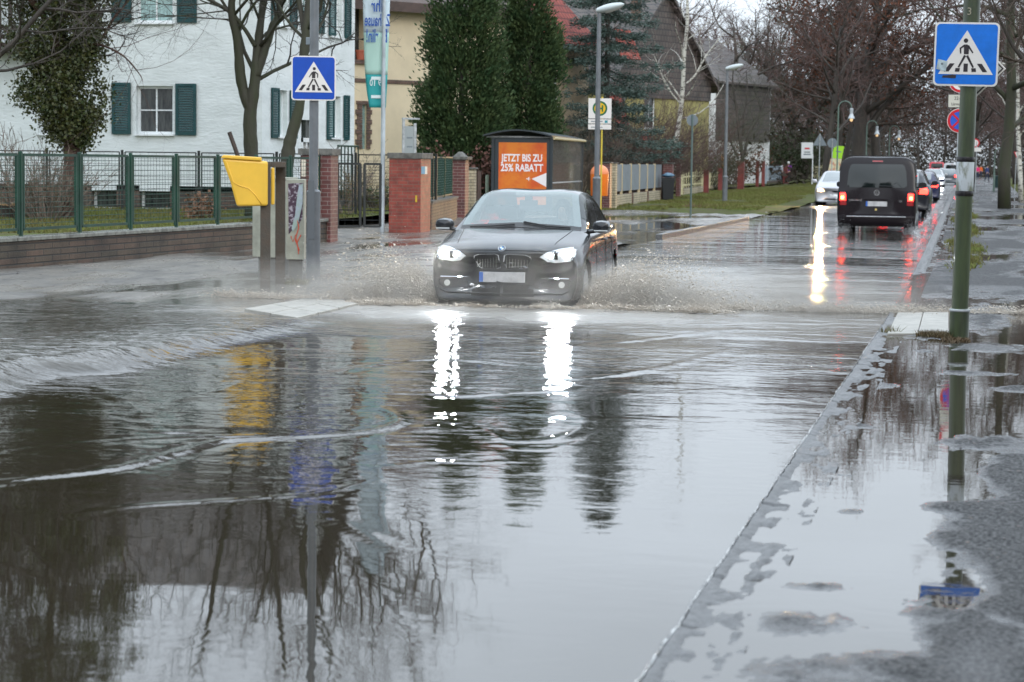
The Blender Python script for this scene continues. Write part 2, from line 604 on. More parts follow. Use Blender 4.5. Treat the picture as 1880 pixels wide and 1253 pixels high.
# ------------------------------------------------------------------ left pavement
ys = np.concatenate([[-6, 0, 5], geo_rows(9, 75, 0.005), geo_rows(76, YEND, 0.02)])
cols = np.linspace(0, 1, 150)
Yg, C = np.meshgrid(ys, cols, indexing='ij')
X1 = XL(Yg) - 0.14
X0 = -15.6 - 0 * Yg
Xg = X0 + (X1 - X0) * C
fl = (1 - sstep(22.4, 24.2, Yg - (Xg + 8.6) * 0.33 + 1.0 * (fbm(Xg * 0.8, Yg * 0.6, 40) - 0.5)))             # flooded part near the camera
n1 = fbm(Xg * 0.8, Yg * 0.25, 41) - 0.5
n2 = fbm(Xg * 3.5, Yg * 1.2, 42) - 0.5
Zl = 0.020 + 0.12 * n1 + 0.05 * n2 + 0.006 * (fbm(Xg * 20, Yg * 12, 43, 2) - 0.5)
Zl = Zl + 0.03 * sstep(-12.5, -14.3, Xg)
wet = sstep(46, 52, Yg) * (1 - sstep(66, 72, Yg)) * sstep(-14.5, -13.5, Xg)
Zl = Zl - 0.030 * wet
Zl = Zl * (1 - fl) + (-0.05) * fl
verge = sstep(70, 72.5, Yg + 2.0 * np.sin(Xg * 0.9)) * sstep(0.9, 2.0, (X1 - Xg) + 1.5 * (fbm(Xg * 0.3, Yg * 0.08, 44) - 0.5) + 0.7)
Zl = Zl + 0.09 * verge
Zl = np.maximum(Zl, -0.06)
Zl_fn = (Yg, Xg, Zl, verge)
vq = verge[:, :]
ip = int(np.searchsorted(ys, 70.6))
wetl = np.clip(np.clip(1 - (Zl - 0.002) / 0.02, 0, 1) * .8 + .45 * sstep(.48, .66, fbm(Xg * .9, Yg * .35, 46)), 0, 1)
struct(gridmesh('sidewalk', Xg[:ip + 1], Yg[:ip + 1], Zl[:ip + 1], m_sandy, attr={'wet': wetl[:ip + 1]}))
m_verge = mat('verge', (0.075, 0.10, 0.026), rough=0.95, col2=(0.09, 0.075, 0.05), vscale=0.9, bump=1.0, bscale=18, spec=0.05)
struct(gridmesh('grass_verge', Xg[ip:], Yg[ip:], Zl[ip:], m_verge))

kb = MB()
yy = 8.0
rng = random.Random(4)
while yy < 120:
    ln = 0.95
    xa, xb = float(XL(yy)), float(XL(yy + ln))
    # the stretch beyond the crossing lies proud of the flood, the rest is under water
    up = 0.10 if 46.5 < yy < 63.5 else -0.014
    an = math.atan2(xb - xa, ln)
    kb.box(((xa + xb) / 2 - 0.07, yy + ln / 2, up / 2 - 0.06 + rng.uniform(-.006, .006)), (0.15, ln - 0.012, up + 0.12), rz=-an)
    yy += ln
ko = kb.build('kerb_stones', m_kerb, bevel=0.012)
struct(ko)


def slab_field(name, corners, nx, ny, z=0.035, gap=0.012):
    """corners: four photo points on the ground: near left, near right, far right, far left"""
    a, b, c, d = [G(*q, z) for q in corners]
    mb = MB()
    r = random.Random(3)
    for i in range(nx):
        for j in range(ny):
            def q(u, v): return (a * (1 - u) + b * u) * (1 - v) + (d * (1 - u) + c * u) * v
            e = gap / 2
            pts = [q(i / nx + e, j / ny + e), q((i + 1) / nx - e, j / ny + e), q((i + 1) / nx - e, (j + 1) / ny - e), q(i / nx + e, (j + 1) / ny - e)]
            dz = r.uniform(-0.004, 0.004)
            mb.prism([(p.x, p.y) for p in pts], -0.1, z + dz, 'Z')
    o = mb.build(name, m_slab, bevel=0.006)
    return struct(o)


slab_field('paving_slabs', [(1628, 612), (1742, 612), (1742, 573), (1648, 573)], 2, 1, 0.022)
slab_field('paving_slabs', [(545, 583), (658, 557), (590, 543), (448, 567)], 3, 2, 0.03)

# ------------------------------------------------------------------ lawns behind the left frontage and in the park to the right
xs = np.linspace(-90, -14.75, 90); ys = np.linspace(-5, 300, 160)
Yg, Xg = np.meshgrid(ys, xs, indexing='ij')
Zg = 0.26 + 0.12 * (fbm(Xg * 0.2, Yg * 0.2, 51) - 0.5) + 0.0 * Yg
struct(gridmesh('lawn', Xg, Yg, Zg, m_lawn))
xs = np.linspace(1.8, 90, 90)
Yg, Xg = np.meshgrid(ys, xs, indexing='ij')
Zg = 0.02 + 0.10 * fbm(Xg * 0.15, Yg * 0.1, 52) * sstep(1.8, 3.5, Xg)
struct(gridmesh('park_lawn', Xg, Yg, Zg, m_lawn))


def grass(name, n, region, zf, h0, h1, label, seed=1, colr=(0.10, 0.15, 0.035)):
    r = np.random.default_rng(seed)
    x, y = region(r, n)
    keep = ~np.isnan(x)
    x = x[keep]; y = y[keep]; n = len(x)
    z = zf(x, y)
    a = r.uniform(0, 2 * PI, n); h = r.uniform(h0, h1, n); wd = 0.012 + 0.25 * h * 0.2
    dx = np.cos(a) * wd; dy = np.sin(a) * wd
    lx = r.normal(0, 0.4, n) * h; ly = r.normal(0, 0.4, n) * h
    co = np.stack([np.stack([x - dx, y - dy, z], 1), np.stack([x + dx, y + dy, z], 1), np.stack([x + lx, y + ly, z + h], 1)], 1).reshape(-1, 3)
    f = np.arange(3 * n).reshape(-1, 3)
    m = mat(name + '_blades', colr, rough=0.7, col2=(colr[0] * 0.9, colr[1] * 0.6, colr[2]), vscale=0.7, spec=0.2)
    o = rawmesh(name, co, f, m)
    o['label'] = label
    o['category'] = 'grass'
    o['kind'] = 'stuff'
    return o


def verge_region(r, n):
    y = 68 * np.exp(r.uniform(0, math.log(190 / 68), n)); u = r.uniform(0, 1, n)
    xl = XL(y)
    x = -15.4 + (xl - 0.6 + 15.4) * u
    v = sstep(70, 72.5, y + 2.0 * np.sin(x * 0.9)) * sstep(0.9, 2.0, (xl - .14 - x) + 1.5 * (fbm(x * 0.3, y * 0.08, 44) - 0.5) + 0.7)
    thin = fbm(x * 0.5, y * 0.25, 45)
    x = np.where((v > 0.45) & (thin > 0.36), x, np.nan)
    return x, y


def verge_z(x, y):
    n1 = fbm(x * 0.8, y * 0.25, 41) - 0.5
    return 0.105 + 0.10 * n1


grass('grass', 150000, verge_region, verge_z, 0.03, 0.09, 'short wet grass of the roadside verge beyond the parked kerb', 1, (0.13, 0.16, 0.035))
grass('grass', 30000, lambda r, n: (r.uniform(-24, -14.9, n), r.uniform(36, 66, n)), lambda x, y: 0.26 + 0.12 * (fbm(x * 0.2, y * 0.2, 51) - 0.5), 0.04, 0.10, 'green lawn grass in the gardens behind the fence', 2, (0.11, 0.17, 0.03))
grass('grass', 50000, lambda r, n: (r.uniform(1.8, 14, n), 25 * np.exp(r.uniform(0, 2.2, n))), lambda x, y: 0.02 + 0.10 * fbm(x * 0.15, y * 0.1, 52) * sstep(1.8, 3.5, x), 0.03, 0.09, 'park grass to the right of the wet footpath', 3, (0.14, 0.19, 0.04))


def strip_region(r, n):
    cy = np.array([38, 44, 47, 55, 60, 68, 74, 83, 92, 104, 118]); k = r.integers(0, 11, n)
    y = cy[k] + r.normal(0, 1.1, n) * (1 + k * .12)
    x = XR(y) + 0.75 + r.normal(0, .13, n) + .15 * np.sin(k * 2.3)
    k = fbm(x * 5, y * 1.5, 60, 3)
    return np.where((k > 0.42) & (x > XR(y) + .3), x, np.nan), y


grass('grass', 12000, strip_region, lambda x, y: 0.01 + 0 * x, 0.03, 0.09, 'patches of grass between the right kerb and the footpath', 4, (0.14, 0.18, 0.04))

# ------------------------------------------------------------------ the flood water
def pl_dist(X, Y, pts, sy=1.0):
    """distance to a polyline and the position along it 0..1"""
    best = np.full(X.shape, 1e9); par = np.zeros(X.shape)
    n = len(pts) - 1
    for i in range(n):
        ax, ay = pts[i]; bx, by = pts[i + 1]
        dx, dy = bx - ax, by - ay
        t = np.clip(((X - ax) * dx + (Y - ay) * dy) / (dx * dx + dy * dy), 0, 1)
        d = np.hypot(X - ax - t * dx, (Y - ay - t * dy) * sy)
        m = d < best
        best = np.where(m, d, best); par = np.where(m, (i + t) / n, par)
    return best, par


def smooth_pix(pix, n=6):
    pts = [G(*q) for q in pix]
    out = []
    for i in range(len(pts) - 1):
        p0 = pts[max(i - 1, 0)]; p1 = pts[i]; p2 = pts[i + 1]; p3 = pts[min(i + 2, len(pts) - 1)]
        for k in range(n):
            t = k / n
            q = 0.5 * ((2 * p1) + (p2 - p0) * t + (2 * p0 - 5 * p1 + 4 * p2 - p3) * t * t + (3 * p1 - p0 - 3 * p2 + p3) * t ** 3)
            out.append((q.x, q.y))
    out.append((pts[-1].x, pts[-1].y))
    return out


CARX, CARY = -5.62, 25.6                       # where the hatchback's nose stands in the flood
ys = np.concatenate([[-6, 0, 4], geo_rows(6.3, 120, 0.0026)])
cols = np.linspace(0, 1, 360)
Yg, C = np.meshgrid(ys, cols, indexing='ij')
Xg = -15.5 + 17.4 * C
Zw = np.zeros(Xg.shape)
chop = np.full(Xg.shape, 0.0005) + 0.0014 * sstep(9.0, 11.5, Yg)
onroad = (Xg > XL(Yg)) & (Xg < XR(Yg) + 0.02)
# calm to the right of the near road, livelier on the left and around the car
chop += 0.0026 * sstep(-1.8, -4.0, Xg) * sstep(9.5, 12.5, Yg)
chop += 0.0085 * sstep(12.0, 20, Yg) * (0.6 + 0.4 * sstep(-2.2, -4.5, Xg) + 0.3 * sstep(16, 24, Yg))
chop += 0.032 * sstep(19, 26, Yg) * (1 - sstep(50, 68, Yg)) * (0.35 + 0.75 * fbm(Xg * 0.5, Yg * 0.16, 71))
chop += 0.004 * sstep(40, 60, Yg)
streak = fbm(Xg * 0.35, Yg * 0.9, 72)
chop *= 0.45 + 1.1 * sstep(0.35, 0.65, streak)
side = (Xg >= XR(Yg) + 0.02)
chop = np.where(side, 0.0005 + 0.0008 * sstep(24, 40, Yg), chop)
leftside = (Xg < XL(Yg)) & (Yg > 23)
chop = np.where(leftside, 0.0012 + 0.010 * sstep(-11.5, -9.0, Xg) * sstep(27, 30, Yg) * (1 - sstep(48, 56, Yg)), chop)
# near-field swell on the road: long low undulations that bend the reflections
rd = sstep(0.05, 0.8, XR(Yg) - Xg) * (1 - sstep(50, 60, Yg))
Zw += 0.0024 * (fbm(Xg * 1.4, Yg * 1.9, 73, 3) - 0.5) * rd * (0.12 + 1.2 * sstep(9.5, 15, Yg)) * (0.3 + 0.7 * sstep(-2.0, -4, Xg))
# wave fronts
FRONTS = [
    ([(-60, 892), (0, 884), (200, 862), (330, 830), (410, 810), (560, 802), (680, 792), (733, 775), (722, 757), (690, 745)], 0.034, 0.0095),
    ([(150, 945), (240, 930), (420, 918), (560, 908), (640, 893), (705, 878)], 0.031, 0.0030),
    ([(-40, 842), (60, 824), (170, 812), (330, 802), (480, 800)], 0.031, 0.0025),
    ([(160, 700), (240, 745), (300, 790), (360, 792)], 0.043, 0.0040),
    ([(240, 770), (340, 730), (420, 712), (470, 690)], 0.043, 0.0035),
    ([(860, 770), (930, 808), (1010, 808), (1065, 790), (1075, 768), (1030, 755)], 0.037, 0.0045),
    ([(880, 795), (960, 826), (1060, 815), (1110, 785)], 0.037, 0.0030),
    ([(770, 712), (830, 728), (900, 724), (1030, 716), (1085, 694)], 0.037, 0.0045),
    ([(600, 690), (700, 668), (820, 660), (960, 672)], 0.050, 0.0050),
    ([(1000, 700), (1120, 690), (1240, 670), (1350, 640)], 0.056, 0.0050),
    ([(620, 955), (670, 980), (735, 1015)], 0.025, 0.0030),
    ([(700, 860), (790, 848), (880, 850), (960, 846)], 0.031, 0.0020),
    ([(1020, 640), (1200, 622), (1380, 600)], 0.062, 0.0060),
]
for pix, sg, amp in FRONTS:
    pts = smooth_pix(pix)
    d, t = pl_dist(Xg, Yg, pts)
    fade = np.clip(np.minimum(t, 1 - t) * 6 + 0.15, 0, 1)
    far_ = np.hypot(*[np.minimum(np.abs(Xg - pts[0][0]), 1e9) * 0, np.abs(Yg) * 0])
    var = 0.5 + 0.8 * fbm(Xg * 2.3, Yg * 2.3, int(sg * 1000))
    Zw += amp * np.exp(-(d / sg) ** 2) * fade * var
    Zw -= 0.4 * amp * np.exp(-((d - 2.4 * sg) / (1.3 * sg)) ** 2) * fade * var
# bore running along the left kerb
bore = [(p[0], p[1]) for p in smooth_pix([(-90, 722), (0, 690), (140, 678), (280, 650), (400, 625), (500, 605), (560, 588)])]
d, t = pl_dist(Xg, Yg, bore)
xc = np.interp(Yg, [p[1] for p in bore], [p[0] for p in bore], left=bore[0][0], right=bore[-1][0])
sd_ = Xg - xc
ywin = sstep(bore[0][1] - 3, bore[0][1] - 1, Yg) * (1 - sstep(bore[-1][1] - 0.6, bore[-1][1] + 0.4, Yg))
amp = 0.15 * (1 - 0.65 * sstep(bore[0][1], bore[-1][1], Yg))
rag = 0.10 * (fbm(Yg * 2.2, Yg * 0, 81) - 0.5)
profile = np.where(sd_ + rag > 0, np.exp(-((sd_ + rag) / 0.30) ** 2), np.exp(-((sd_ + rag) / 1.5) ** 2))
bw = amp * profile * ywin
Zw += bw * (0.75 + 0.5 * fbm(Xg * 3, Yg * 2, 82)) + np.clip(bw * 10, 0, 1) * 0.014 * (fbm(Xg * 10, Yg * 10, 83, 3) - 0.5) + np.clip(bw * 10, 0, 1) * 0.035 * (fbm(Xg * 3, Yg * 2.2, 89, 2) - 0.5)
lump = np.clip(bw * 12, 0, 1)
chop = chop * (1 - lump) + 0.085 * lump
# bow wave and wake about the hatchback
ca = math.radians(4.0)
ux = (Xg - CARX) * math.cos(ca) - (Yg - CARY) * math.sin(-ca) * -1
vy = Yg - CARY
ux = Xg - CARX + vy * 0.07
ring = np.sqrt((ux / 1.35) ** 2 + (np.minimum(vy, 0) / 1.0) ** 2)
br = np.exp(-((ring - 1.0) / 0.28) ** 2) * (vy < 3.5) * (vy > -2.5)
Zw += 0.06 * br * (0.4 + 1.2 * fbm(Xg * 2.5, Yg * 2.5, 84))
zone = np.exp(-((np.maximum(np.abs(ux) - 0.8, 0)) / 2.6) ** 2) * sstep(-5.5, -2.5, vy) * (1 - sstep(6, 12, vy))
Zw += zone * 0.05 * (fbm(Xg * 2.1, Yg * 1.5, 85) - 0.5) + zone * 0.03 * (fbm(Xg * 7, Yg * 5, 86, 3) - 0.5)
chop += 0.018 * zone
mud = np.clip(zone * 1.1 * (0.5 + fbm(Xg * 1.5, Yg * 0.8, 87)), 0, 1) * 0.85 + 0.24 * lump
mud = np.maximum(mud, 0.30 * sstep(20, 25, Yg) * (1 - sstep(36, 48, Yg)) * fbm(Xg * 0.6, Yg * 0.3, 88))
Zw = np.where(side, 0.0, Zw)
Zw = np.where(leftside, 0.0, Zw)

mw = bpy.data.materials.new('flood_water')
mw.use_nodes = True
t = mw.node_tree
b = t.nodes['Principled BSDF']
b.inputs['Roughness'].default_value = 0.02
b.inputs['IOR'].default_value = 1.60
tc = t.nodes.new('ShaderNodeTexCoord')
hsum = None
for sc_, wt, dist in ((2.6, 1.0, 0.6), (7.5, 0.42, 0.4), (22.0, 0.14, 0.2)):
    mp = t.nodes.new('ShaderNodeMapping')
    mp.inputs['Scale'].default_value = (0.8, 1.25, 1)
    mp.inputs['Location'].default_value = (sc_, sc_ * 2, 0)
    t.links.new(tc.outputs['Object'], mp.inputs[0])
    no = t.nodes.new('ShaderNodeTexNoise')
    no.inputs['Scale'].default_value = sc_
    no.inputs['Detail'].default_value = 1.5
    no.inputs['Distortion'].default_value = dist
    t.links.new(mp.outputs[0], no.inputs['Vector'])
    mu = t.nodes.new('ShaderNodeMath'); mu.operation = 'MULTIPLY'
    mu.inputs[1].default_value = wt
    t.links.new(no.outputs['Fac'], mu.inputs[0])
    if hsum is None: hsum = mu.outputs[0]
    else:
        ad = t.nodes.new('ShaderNodeMath'); ad.operation = 'ADD'
        t.links.new(hsum, ad.inputs[0]); t.links.new(mu.outputs[0], ad.inputs[1])
        hsum = ad.outputs[0]
at = t.nodes.new('ShaderNodeAttribute'); at.attribute_name = 'chop'
mu = t.nodes.new('ShaderNodeMath'); mu.operation = 'MULTIPLY'
t.links.new(hsum, mu.inputs[0]); t.links.new(at.outputs['Fac'], mu.inputs[1])
bp = t.nodes.new('ShaderNodeBump')
bp.inputs['Strength'].default_value = 1.0
bp.inputs['Distance'].default_value = 1.0
t.links.new(mu.outputs[0], bp.inputs['Height'])
t.links.new(bp.outputs[0], b.inputs['Normal'])
am = t.nodes.new('ShaderNodeAttribute'); am.attribute_name = 'mud'
mx = t.nodes.new('ShaderNodeMix'); mx.data_type = 'RGBA'
mx.inputs['A'].default_value = (0.024, 0.019, 0.012, 1)
mx.inputs['B'].default_value = (0.32, 0.30, 0.27, 1)
t.links.new(am.outputs['Fac'], mx.inputs['Factor'])
t.links.new(mx.outputs['Result'], b.inputs['Base Color'])
mr = t.nodes.new('ShaderNodeMapRange')
mr.inputs['To Min'].default_value = 0.02; mr.inputs['To Max'].default_value = 0.35
t.links.new(am.outputs['Fac'], mr.inputs['Value'])
t.links.new(mr.outputs[0], b.inputs['Roughness'])
wo = gridmesh('water', Xg, Yg, Zw, mw, attr={'chop': np.maximum(chop, 0.0002), 'mud': mud})
struct(wo)
# ================================================================== BUILDINGS
def facade(mb, o, u, n, W, z0, z1, holes=(), reveal=0.16):
    """wall sheet with real openings; o = plan origin, u = unit along, n = outward normal"""
    o = Vector((o[0], o[1], 0)); u = Vector((u[0], u[1], 0)).normalized(); n = Vector((n[0], n[1], 0)).normalized()
    us = sorted({0, W, *[h[0] for h in holes], *[h[1] for h in holes]})
    zs = sorted({z0, z1, *[h[2] for h in holes], *[h[3] for h in holes]})
    P = lambda a, z, d=0: o + u * a - n * d + Vector((0, 0, z))
    for i in range(len(us) - 1):
        for j in range(len(zs) - 1):
            a, b, c, d = us[i], us[i + 1], zs[j], zs[j + 1]
            m1, m2 = (a + b) / 2, (c + d) / 2
            if any(h[0] < m1 < h[1] and h[2] < m2 < h[3] for h in holes): continue
            mb.add([P(a, c), P(b, c), P(b, d), P(a, d)], [(0, 1, 2, 3)])
    for h in holes:
        a, b, c, d = h
        mb.add([P(a, c), P(a, d), P(a, d, reveal), P(a, c, reveal)], [(0, 1, 2, 3)])
        mb.add([P(b, c), P(b, d), P(b, d, reveal), P(b, c, reveal)], [(0, 1, 2, 3)])
        mb.add([P(a, c), P(b, c), P(b, c, reveal), P(a, c, reveal)], [(0, 1, 2, 3)])
        mb.add([P(a, d), P(b, d), P(b, d, reveal), P(a, d, reveal)], [(0, 1, 2, 3)])


def obox(mb, o, u, n, a0, a1, d0, d1, z0, z1):
    """box in facade coordinates: a along, d outward"""
    o = Vector((o[0], o[1], 0)); u = Vector((u[0], u[1], 0)).normalized(); n = Vector((n[0], n[1], 0)).normalized()
    vs = [o + u * a + n * d + Vector((0, 0, z)) for z in (z0, z1) for a, d in ((a0, d0), (a1, d0), (a1, d1), (a0, d1))]
    mb.add(vs, [(0, 3, 2, 1), (4, 5, 6, 7), (0, 1, 5, 4), (1, 2, 6, 5), (2, 3, 7, 6), (3, 0, 4, 7)])


m_frame = mat('white_window_frame', (0.78, 0.80, 0.80), rough=0.35)
m_pane = mat('dark_window_glass', (0.012, 0.014, 0.015), rough=0.06, col2=(.07, .075, .07), vscale=3, stretch=(5, 5, .8), spec=0.45)
m_curtain = mat('curtained_window_glass', (0.30, 0.45, 0.43), rough=0.12, var=0.4, vscale=5, stretch=(6, 6, 0.6), spec=0.9)
m_shut = mat('green_shutter', (0.002, 0.050, 0.052), rough=0.5, var=0.25, vscale=8)
m_render_w = mat('rough_white_render', (0.74, 0.77, 0.76), rough=0.85, col2=(0.63, 0.66, 0.645), vscale=0.9, bump=0.9, bscale=5.5, stretch=(1, 1, 3.2), spec=0.2)
m_render_c = mat('cream_render', (0.74, 0.61, 0.42), rough=0.85, var=0.10, vscale=0.8, bump=0.2, bscale=30, spec=0.2)
m_brick_d = mat('dark_brick', brick=((0.13, 0.075, 0.055), (0.09, 0.07, 0.045), (0.035, 0.03, 0.025), 0.25, 0.075, 0.010), rough=0.5, var=0.45, vscale=2.2, bump=0.2, bscale=60)
m_brick_r = mat('red_brick', brick=((0.34, 0.07, 0.045), (0.26, 0.055, 0.04), (0.22, 0.12, 0.09), 0.25, 0.078, 0.008), rough=0.45, var=0.35, vscale=5, bump=0.2, bscale=60)
m_brick_p = mat('purple_brick', brick=((0.16, 0.05, 0.045), (0.12, 0.045, 0.04), (0.26, 0.2, 0.18), 0.25, 0.082, 0.008), rough=0.5, var=0.3, vscale=4, bump=0.2, bscale=60)
m_brick_m = mat('mossy_brick', brick=((0.10, 0.060, 0.040), (0.070, 0.055, 0.036), (0.02, 0.018, 0.014), 0.52, 0.095, 0.012), rough=0.55, var=0.6, vscale=1.6, bump=0.35, bscale=40)
m_brick_y = mat('yellow_brick', brick=((0.52, 0.44, 0.30), (0.42, 0.36, 0.24), (0.2, 0.17, 0.12), 0.25, 0.085, 0.012), rough=0.6, var=0.3, vscale=4)
m_brick_b = mat('brown_brick', brick=((0.18, 0.10, 0.07), (0.13, 0.075, 0.05), (0.09, 0.07, 0.06), 0.26, 0.12, 0.012), rough=0.6, var=0.4, vscale=4)
m_roof_d = mat('dark_roof_tiles', brick=((0.105, 0.082, 0.070), (0.080, 0.066, 0.056), (0.03, 0.025, 0.025), 0.4, 0.33, 0.035), rough=0.5, var=0.3, vscale=1.5)
m_roof_r = mat('red_roof_tiles', brick=((0.34, 0.075, 0.05), (0.28, 0.06, 0.045), (0.12, 0.03, 0.025), 0.3, 0.3, 0.03), rough=0.65, var=0.3, spec=.2, vscale=1.5)
m_wood_d = mat('dark_brown_wood', (0.055, 0.035, 0.025), rough=0.6, var=0.4, vscale=4)
m_cap = mat('stone_cap', (0.13, 0.125, 0.11), rough=0.6, var=0.5, vscale=6, bump=0.3)
m_green = mat('green_fence_paint', (0.007, 0.045, 0.026), rough=0.4, var=0.4, vscale=3)
m_black = mat('black_iron', (0.015, 0.017, 0.016), rough=0.45)


def window(root, o, u, n, a0, a1, z0, z1, depth=0.13, pane=None, cross=True, sill=0.12, reveal_frame=0.0):
    f = MB(); t = 0.07
    d0, d1 = -depth - 0.05, -depth + 0.02
    obox(f, o, u, n, a0, a0 + t, d0, d1, z0, z1); obox(f, o, u, n, a1 - t, a1, d0, d1, z0, z1)
    obox(f, o, u, n, a0 + t, a1 - t, d0, d1, z1 - t, z1); obox(f, o, u, n, a0 + t, a1 - t, d0, d1, z0, z0 + t)
    if cross:
        m = (a0 + a1) / 2
        obox(f, o, u, n, m - 0.02, m + 0.02, d0, d1 - 0.01, z0 + t, z1 - t)
        obox(f, o, u, n, a0 + t, a1 - t, d0, d1 - 0.014, (z0 + z1) / 2 - 0.016, (z0 + z1) / 2 + 0.016)
    fo = f.build('window', m_frame, root)
    g = MB(); obox(g, o, u, n, a0 + t * .6, a1 - t * .6, d0 + 0.01, d0 + 0.03, z0 + t * .6, z1 - t * .6)
    g.build('pane', pane or m_pane, fo)
    if sill:
        s = MB(); obox(s, o, u, n, a0 - 0.04, a1 + 0.04, -depth + 0.021, 0.09, z0 - 0.045, z0 - 0.002)
        s.build('sill', m_frame, fo)
    return fo


def shutter(root, o, u, n, a0, a1, z0, z1):
    s = MB(); t = 0.075
    obox(s, o, u, n, a0, a0 + t, 0.02, 0.06, z0, z1); obox(s, o, u, n, a1 - t, a1, 0.02, 0.06, z0, z1)
    obox(s, o, u, n, a0 + t, a1 - t, 0.02, 0.06, z0, z0 + t * 1.4); obox(s, o, u, n, a0 + t, a1 - t, 0.02, 0.06, z1 - t, z1)
    k = int((z1 - z0 - 2.4 * t) / 0.065)
    for i in range(k):
        z = z0 + 1.4 * t + (i + 0.5) * (z1 - z0 - 2.4 * t) / k
        uu = Vector((u[0], u[1], 0)).normalized(); nn = Vector((n[0], n[1], 0)).normalized()
        oo = Vector((o[0], o[1], 0))
        vs = [oo + uu * a + nn * d + Vector((0, 0, zz)) for a in (a0 + t, a1 - t) for d, zz in ((0.02, z + 0.028), (0.032, z + 0.028), (0.058, z - 0.02), (0.046, z - 0.02))]
        s.add(vs, [(0, 1, 2, 3), (7, 6, 5, 4), (0, 4, 5, 1), (1, 5, 6, 2), (2, 6, 7, 3), (3, 7, 4, 0)])
    s.build('shutter', m_shut, root)


# ---- white house: gable wall square to the road, long wall along it
CW = DP(481, 70, 300)
XS, YS = CW.x, CW.y
YE = GX(650, 300, XS).y
H0 = Vector((XS, YS, 0.25))
wh = thing('white_house', 'white rendered house with dark green shutters behind the green fence', 'house', H0)
W1 = 13.0
oL = (-W1, 0); uL = (1, 0); nL = (0, -1)
oR = (0, 0); uR = (0, 1); nR = (1, 0)
EV = 6.9


def LW(px, py):
    p = GY(px, py, YS) - H0
    return p.x + W1, p.z


def RW(px, py):
    p = GX(px, py, XS) - H0
    return p.y, p.z


def rect(F, x0, y0, x1, y1):
    a, z1 = F(x0, y0); b, z0 = F(x1, y1)
    return [a, b, z0, z1]


winL = [rect(LW, 250, 158, 318, 247), rect(LW, 250, -52, 318, 42), rect(LW, 72, 165, 98, 246)]
baseL = [rect(LW, 168, 341, 214, 386), rect(LW, 256, 341, 312, 388)]
winR = [rect(RW, 509, 165, 527, 252), rect(RW, 606, 176, 625, 254), rect(RW, 509, -40, 527, 50), rect(RW, 606, -40, 627, 70)]
door = rect(RW, 553, 220, 574, 300)
plinth_z = LW(200, 350)[1]
mbw = MB()
facade(mbw, oL, uL, nL, W1, plinth_z, EV, winL)
facade(mbw, oR, uR, nR, YE - YS, plinth_z, EV, winR + [[door[0], door[1], plinth_z, door[3]], rect(RW, 556, -30, 571, 30)])
facade(mbw, (-W1, YE - YS), (0, -1), (-1, 0), YE - YS, 0, EV)
facade(mbw, (0, YE - YS), (-1, 0), (0, 1), W1, 0, EV)
mbw.build('wall', m_render_w, wh)
pl = MB()
facade(pl, (-W1, 0), uL, (0, -1), W1, -0.3, plinth_z, baseL, 0.25)
facade(pl, oR, uR, nR, YE - YS, -0.3, plinth_z)
pl.build('plinth', m_brick_d, wh)
for r in winL: window(wh, oL, uL, nL, *r, depth=0.15, pane=m_curtain if r[2] > 3.4 else m_pane)
for r in baseL:
    fo = window(wh, oL, uL, nL, *r, depth=0.2, cross=False)
for r in winR + [rect(RW, 556, -30, 571, 30)]: window(wh, oR, uR, nR, *r, depth=0.15, pane=m_frame if 0 else m_curtain, cross=False)
for x0, x1, y0, y1 in ((206, 241, 152, 247), (323, 361, 154, 249), (206, 242, -58, 41), (326, 362, -58, 42)):
    r = rect(LW, x0, y0, x1, y1); shutter(wh, oL, uL, nL, *r)
for x0, x1, y0, y1 in ((497, 510, 161, 254), (531, 543, 166, 255), (599, 611, 174, 257), (630, 639, 175, 258), (497, 509, -40, 47), (531, 543, -40, 54), (603, 614, -40, 68), (632, 642, -40, 73), (585, 593, -40, 63)):
    r = rect(RW, x0, y0, x1, y1); shutter(wh, oR, uR, nR, *r)
# arched door with a white frame, two steps
dmb = MB()
a0, a1 = door[0], door[1]; ac = (a0 + a1) / 2; ra = (a1 - a0) / 2
obox(dmb, oR, uR, nR, a0, a0 + .1, -0.1, 0.03, plinth_z, door[3] - .5); obox(dmb, oR, uR, nR, a1 - .1, a1, -0.1, 0.03, plinth_z, door[3] - .5)
obox(dmb, oR, uR, nR, a0, a1, -0.1, 0.03, door[3] - 0.62, door[3] - 0.5)
obox(dmb, oR, uR, nR, ac - .05, ac + .05, -0.1, 0.0, plinth_z, door[3] - .62)
dmb.build('door_frame', m_frame, wh)
dmb = MB(); obox(dmb, oR, uR, nR, a0, a1, -0.17, -0.105, plinth_z, door[3]); dmb.build('door', m_pane, wh)
st = MB()
for k in range(4): obox(st, oR, uR, nR, a0 - .5, a1 + .5, 0.01, 1.5 - k * 0.32, -0.2 + (k - 0) * 0.22, -0.2 + (k + 1) * 0.22)
st.build('steps', m_cap, wh)
rl = MB()
for k in range(7):
    y = a0 - 0.45 + k * (a1 - a0 + 0.9) / 6
    rl.tube((1.2, y, 0.3), (1.2, y, 1.75), 0.02, n=6)
rl.tube((1.2, a0 - .45, 1.75), (1.2, a1 + .45, 1.75), 0.03, n=6)
rl.build('railing', m_green, wh)
# gabled roof (above the frame, seen in the flood)
D = YE - YS; e = 0.45
rf = MB()
rm = EV + 3.4
rf.prism([(-e, EV - 0.12), (D / 2, rm), (D + e, EV - 0.12), (D + e, EV + 0.1), (D / 2, rm + 0.22), (-e, EV + 0.1)], -W1 - e, e, 'X')
rf.build('roof', m_roof_d, wh)
gb = MB(); gb.prism([(0, EV), (D, EV), (D / 2, rm - 0.15)], -0.25, -0.004, 'X'); gb.build('gable', m_render_w, wh)
gt = MB(); gt.path([(-W1 - .4, -0.55, EV - 0.1), (0.4, -0.55, EV - 0.1)], 0.07, 8); gt.build('gutter', m_cap, wh)
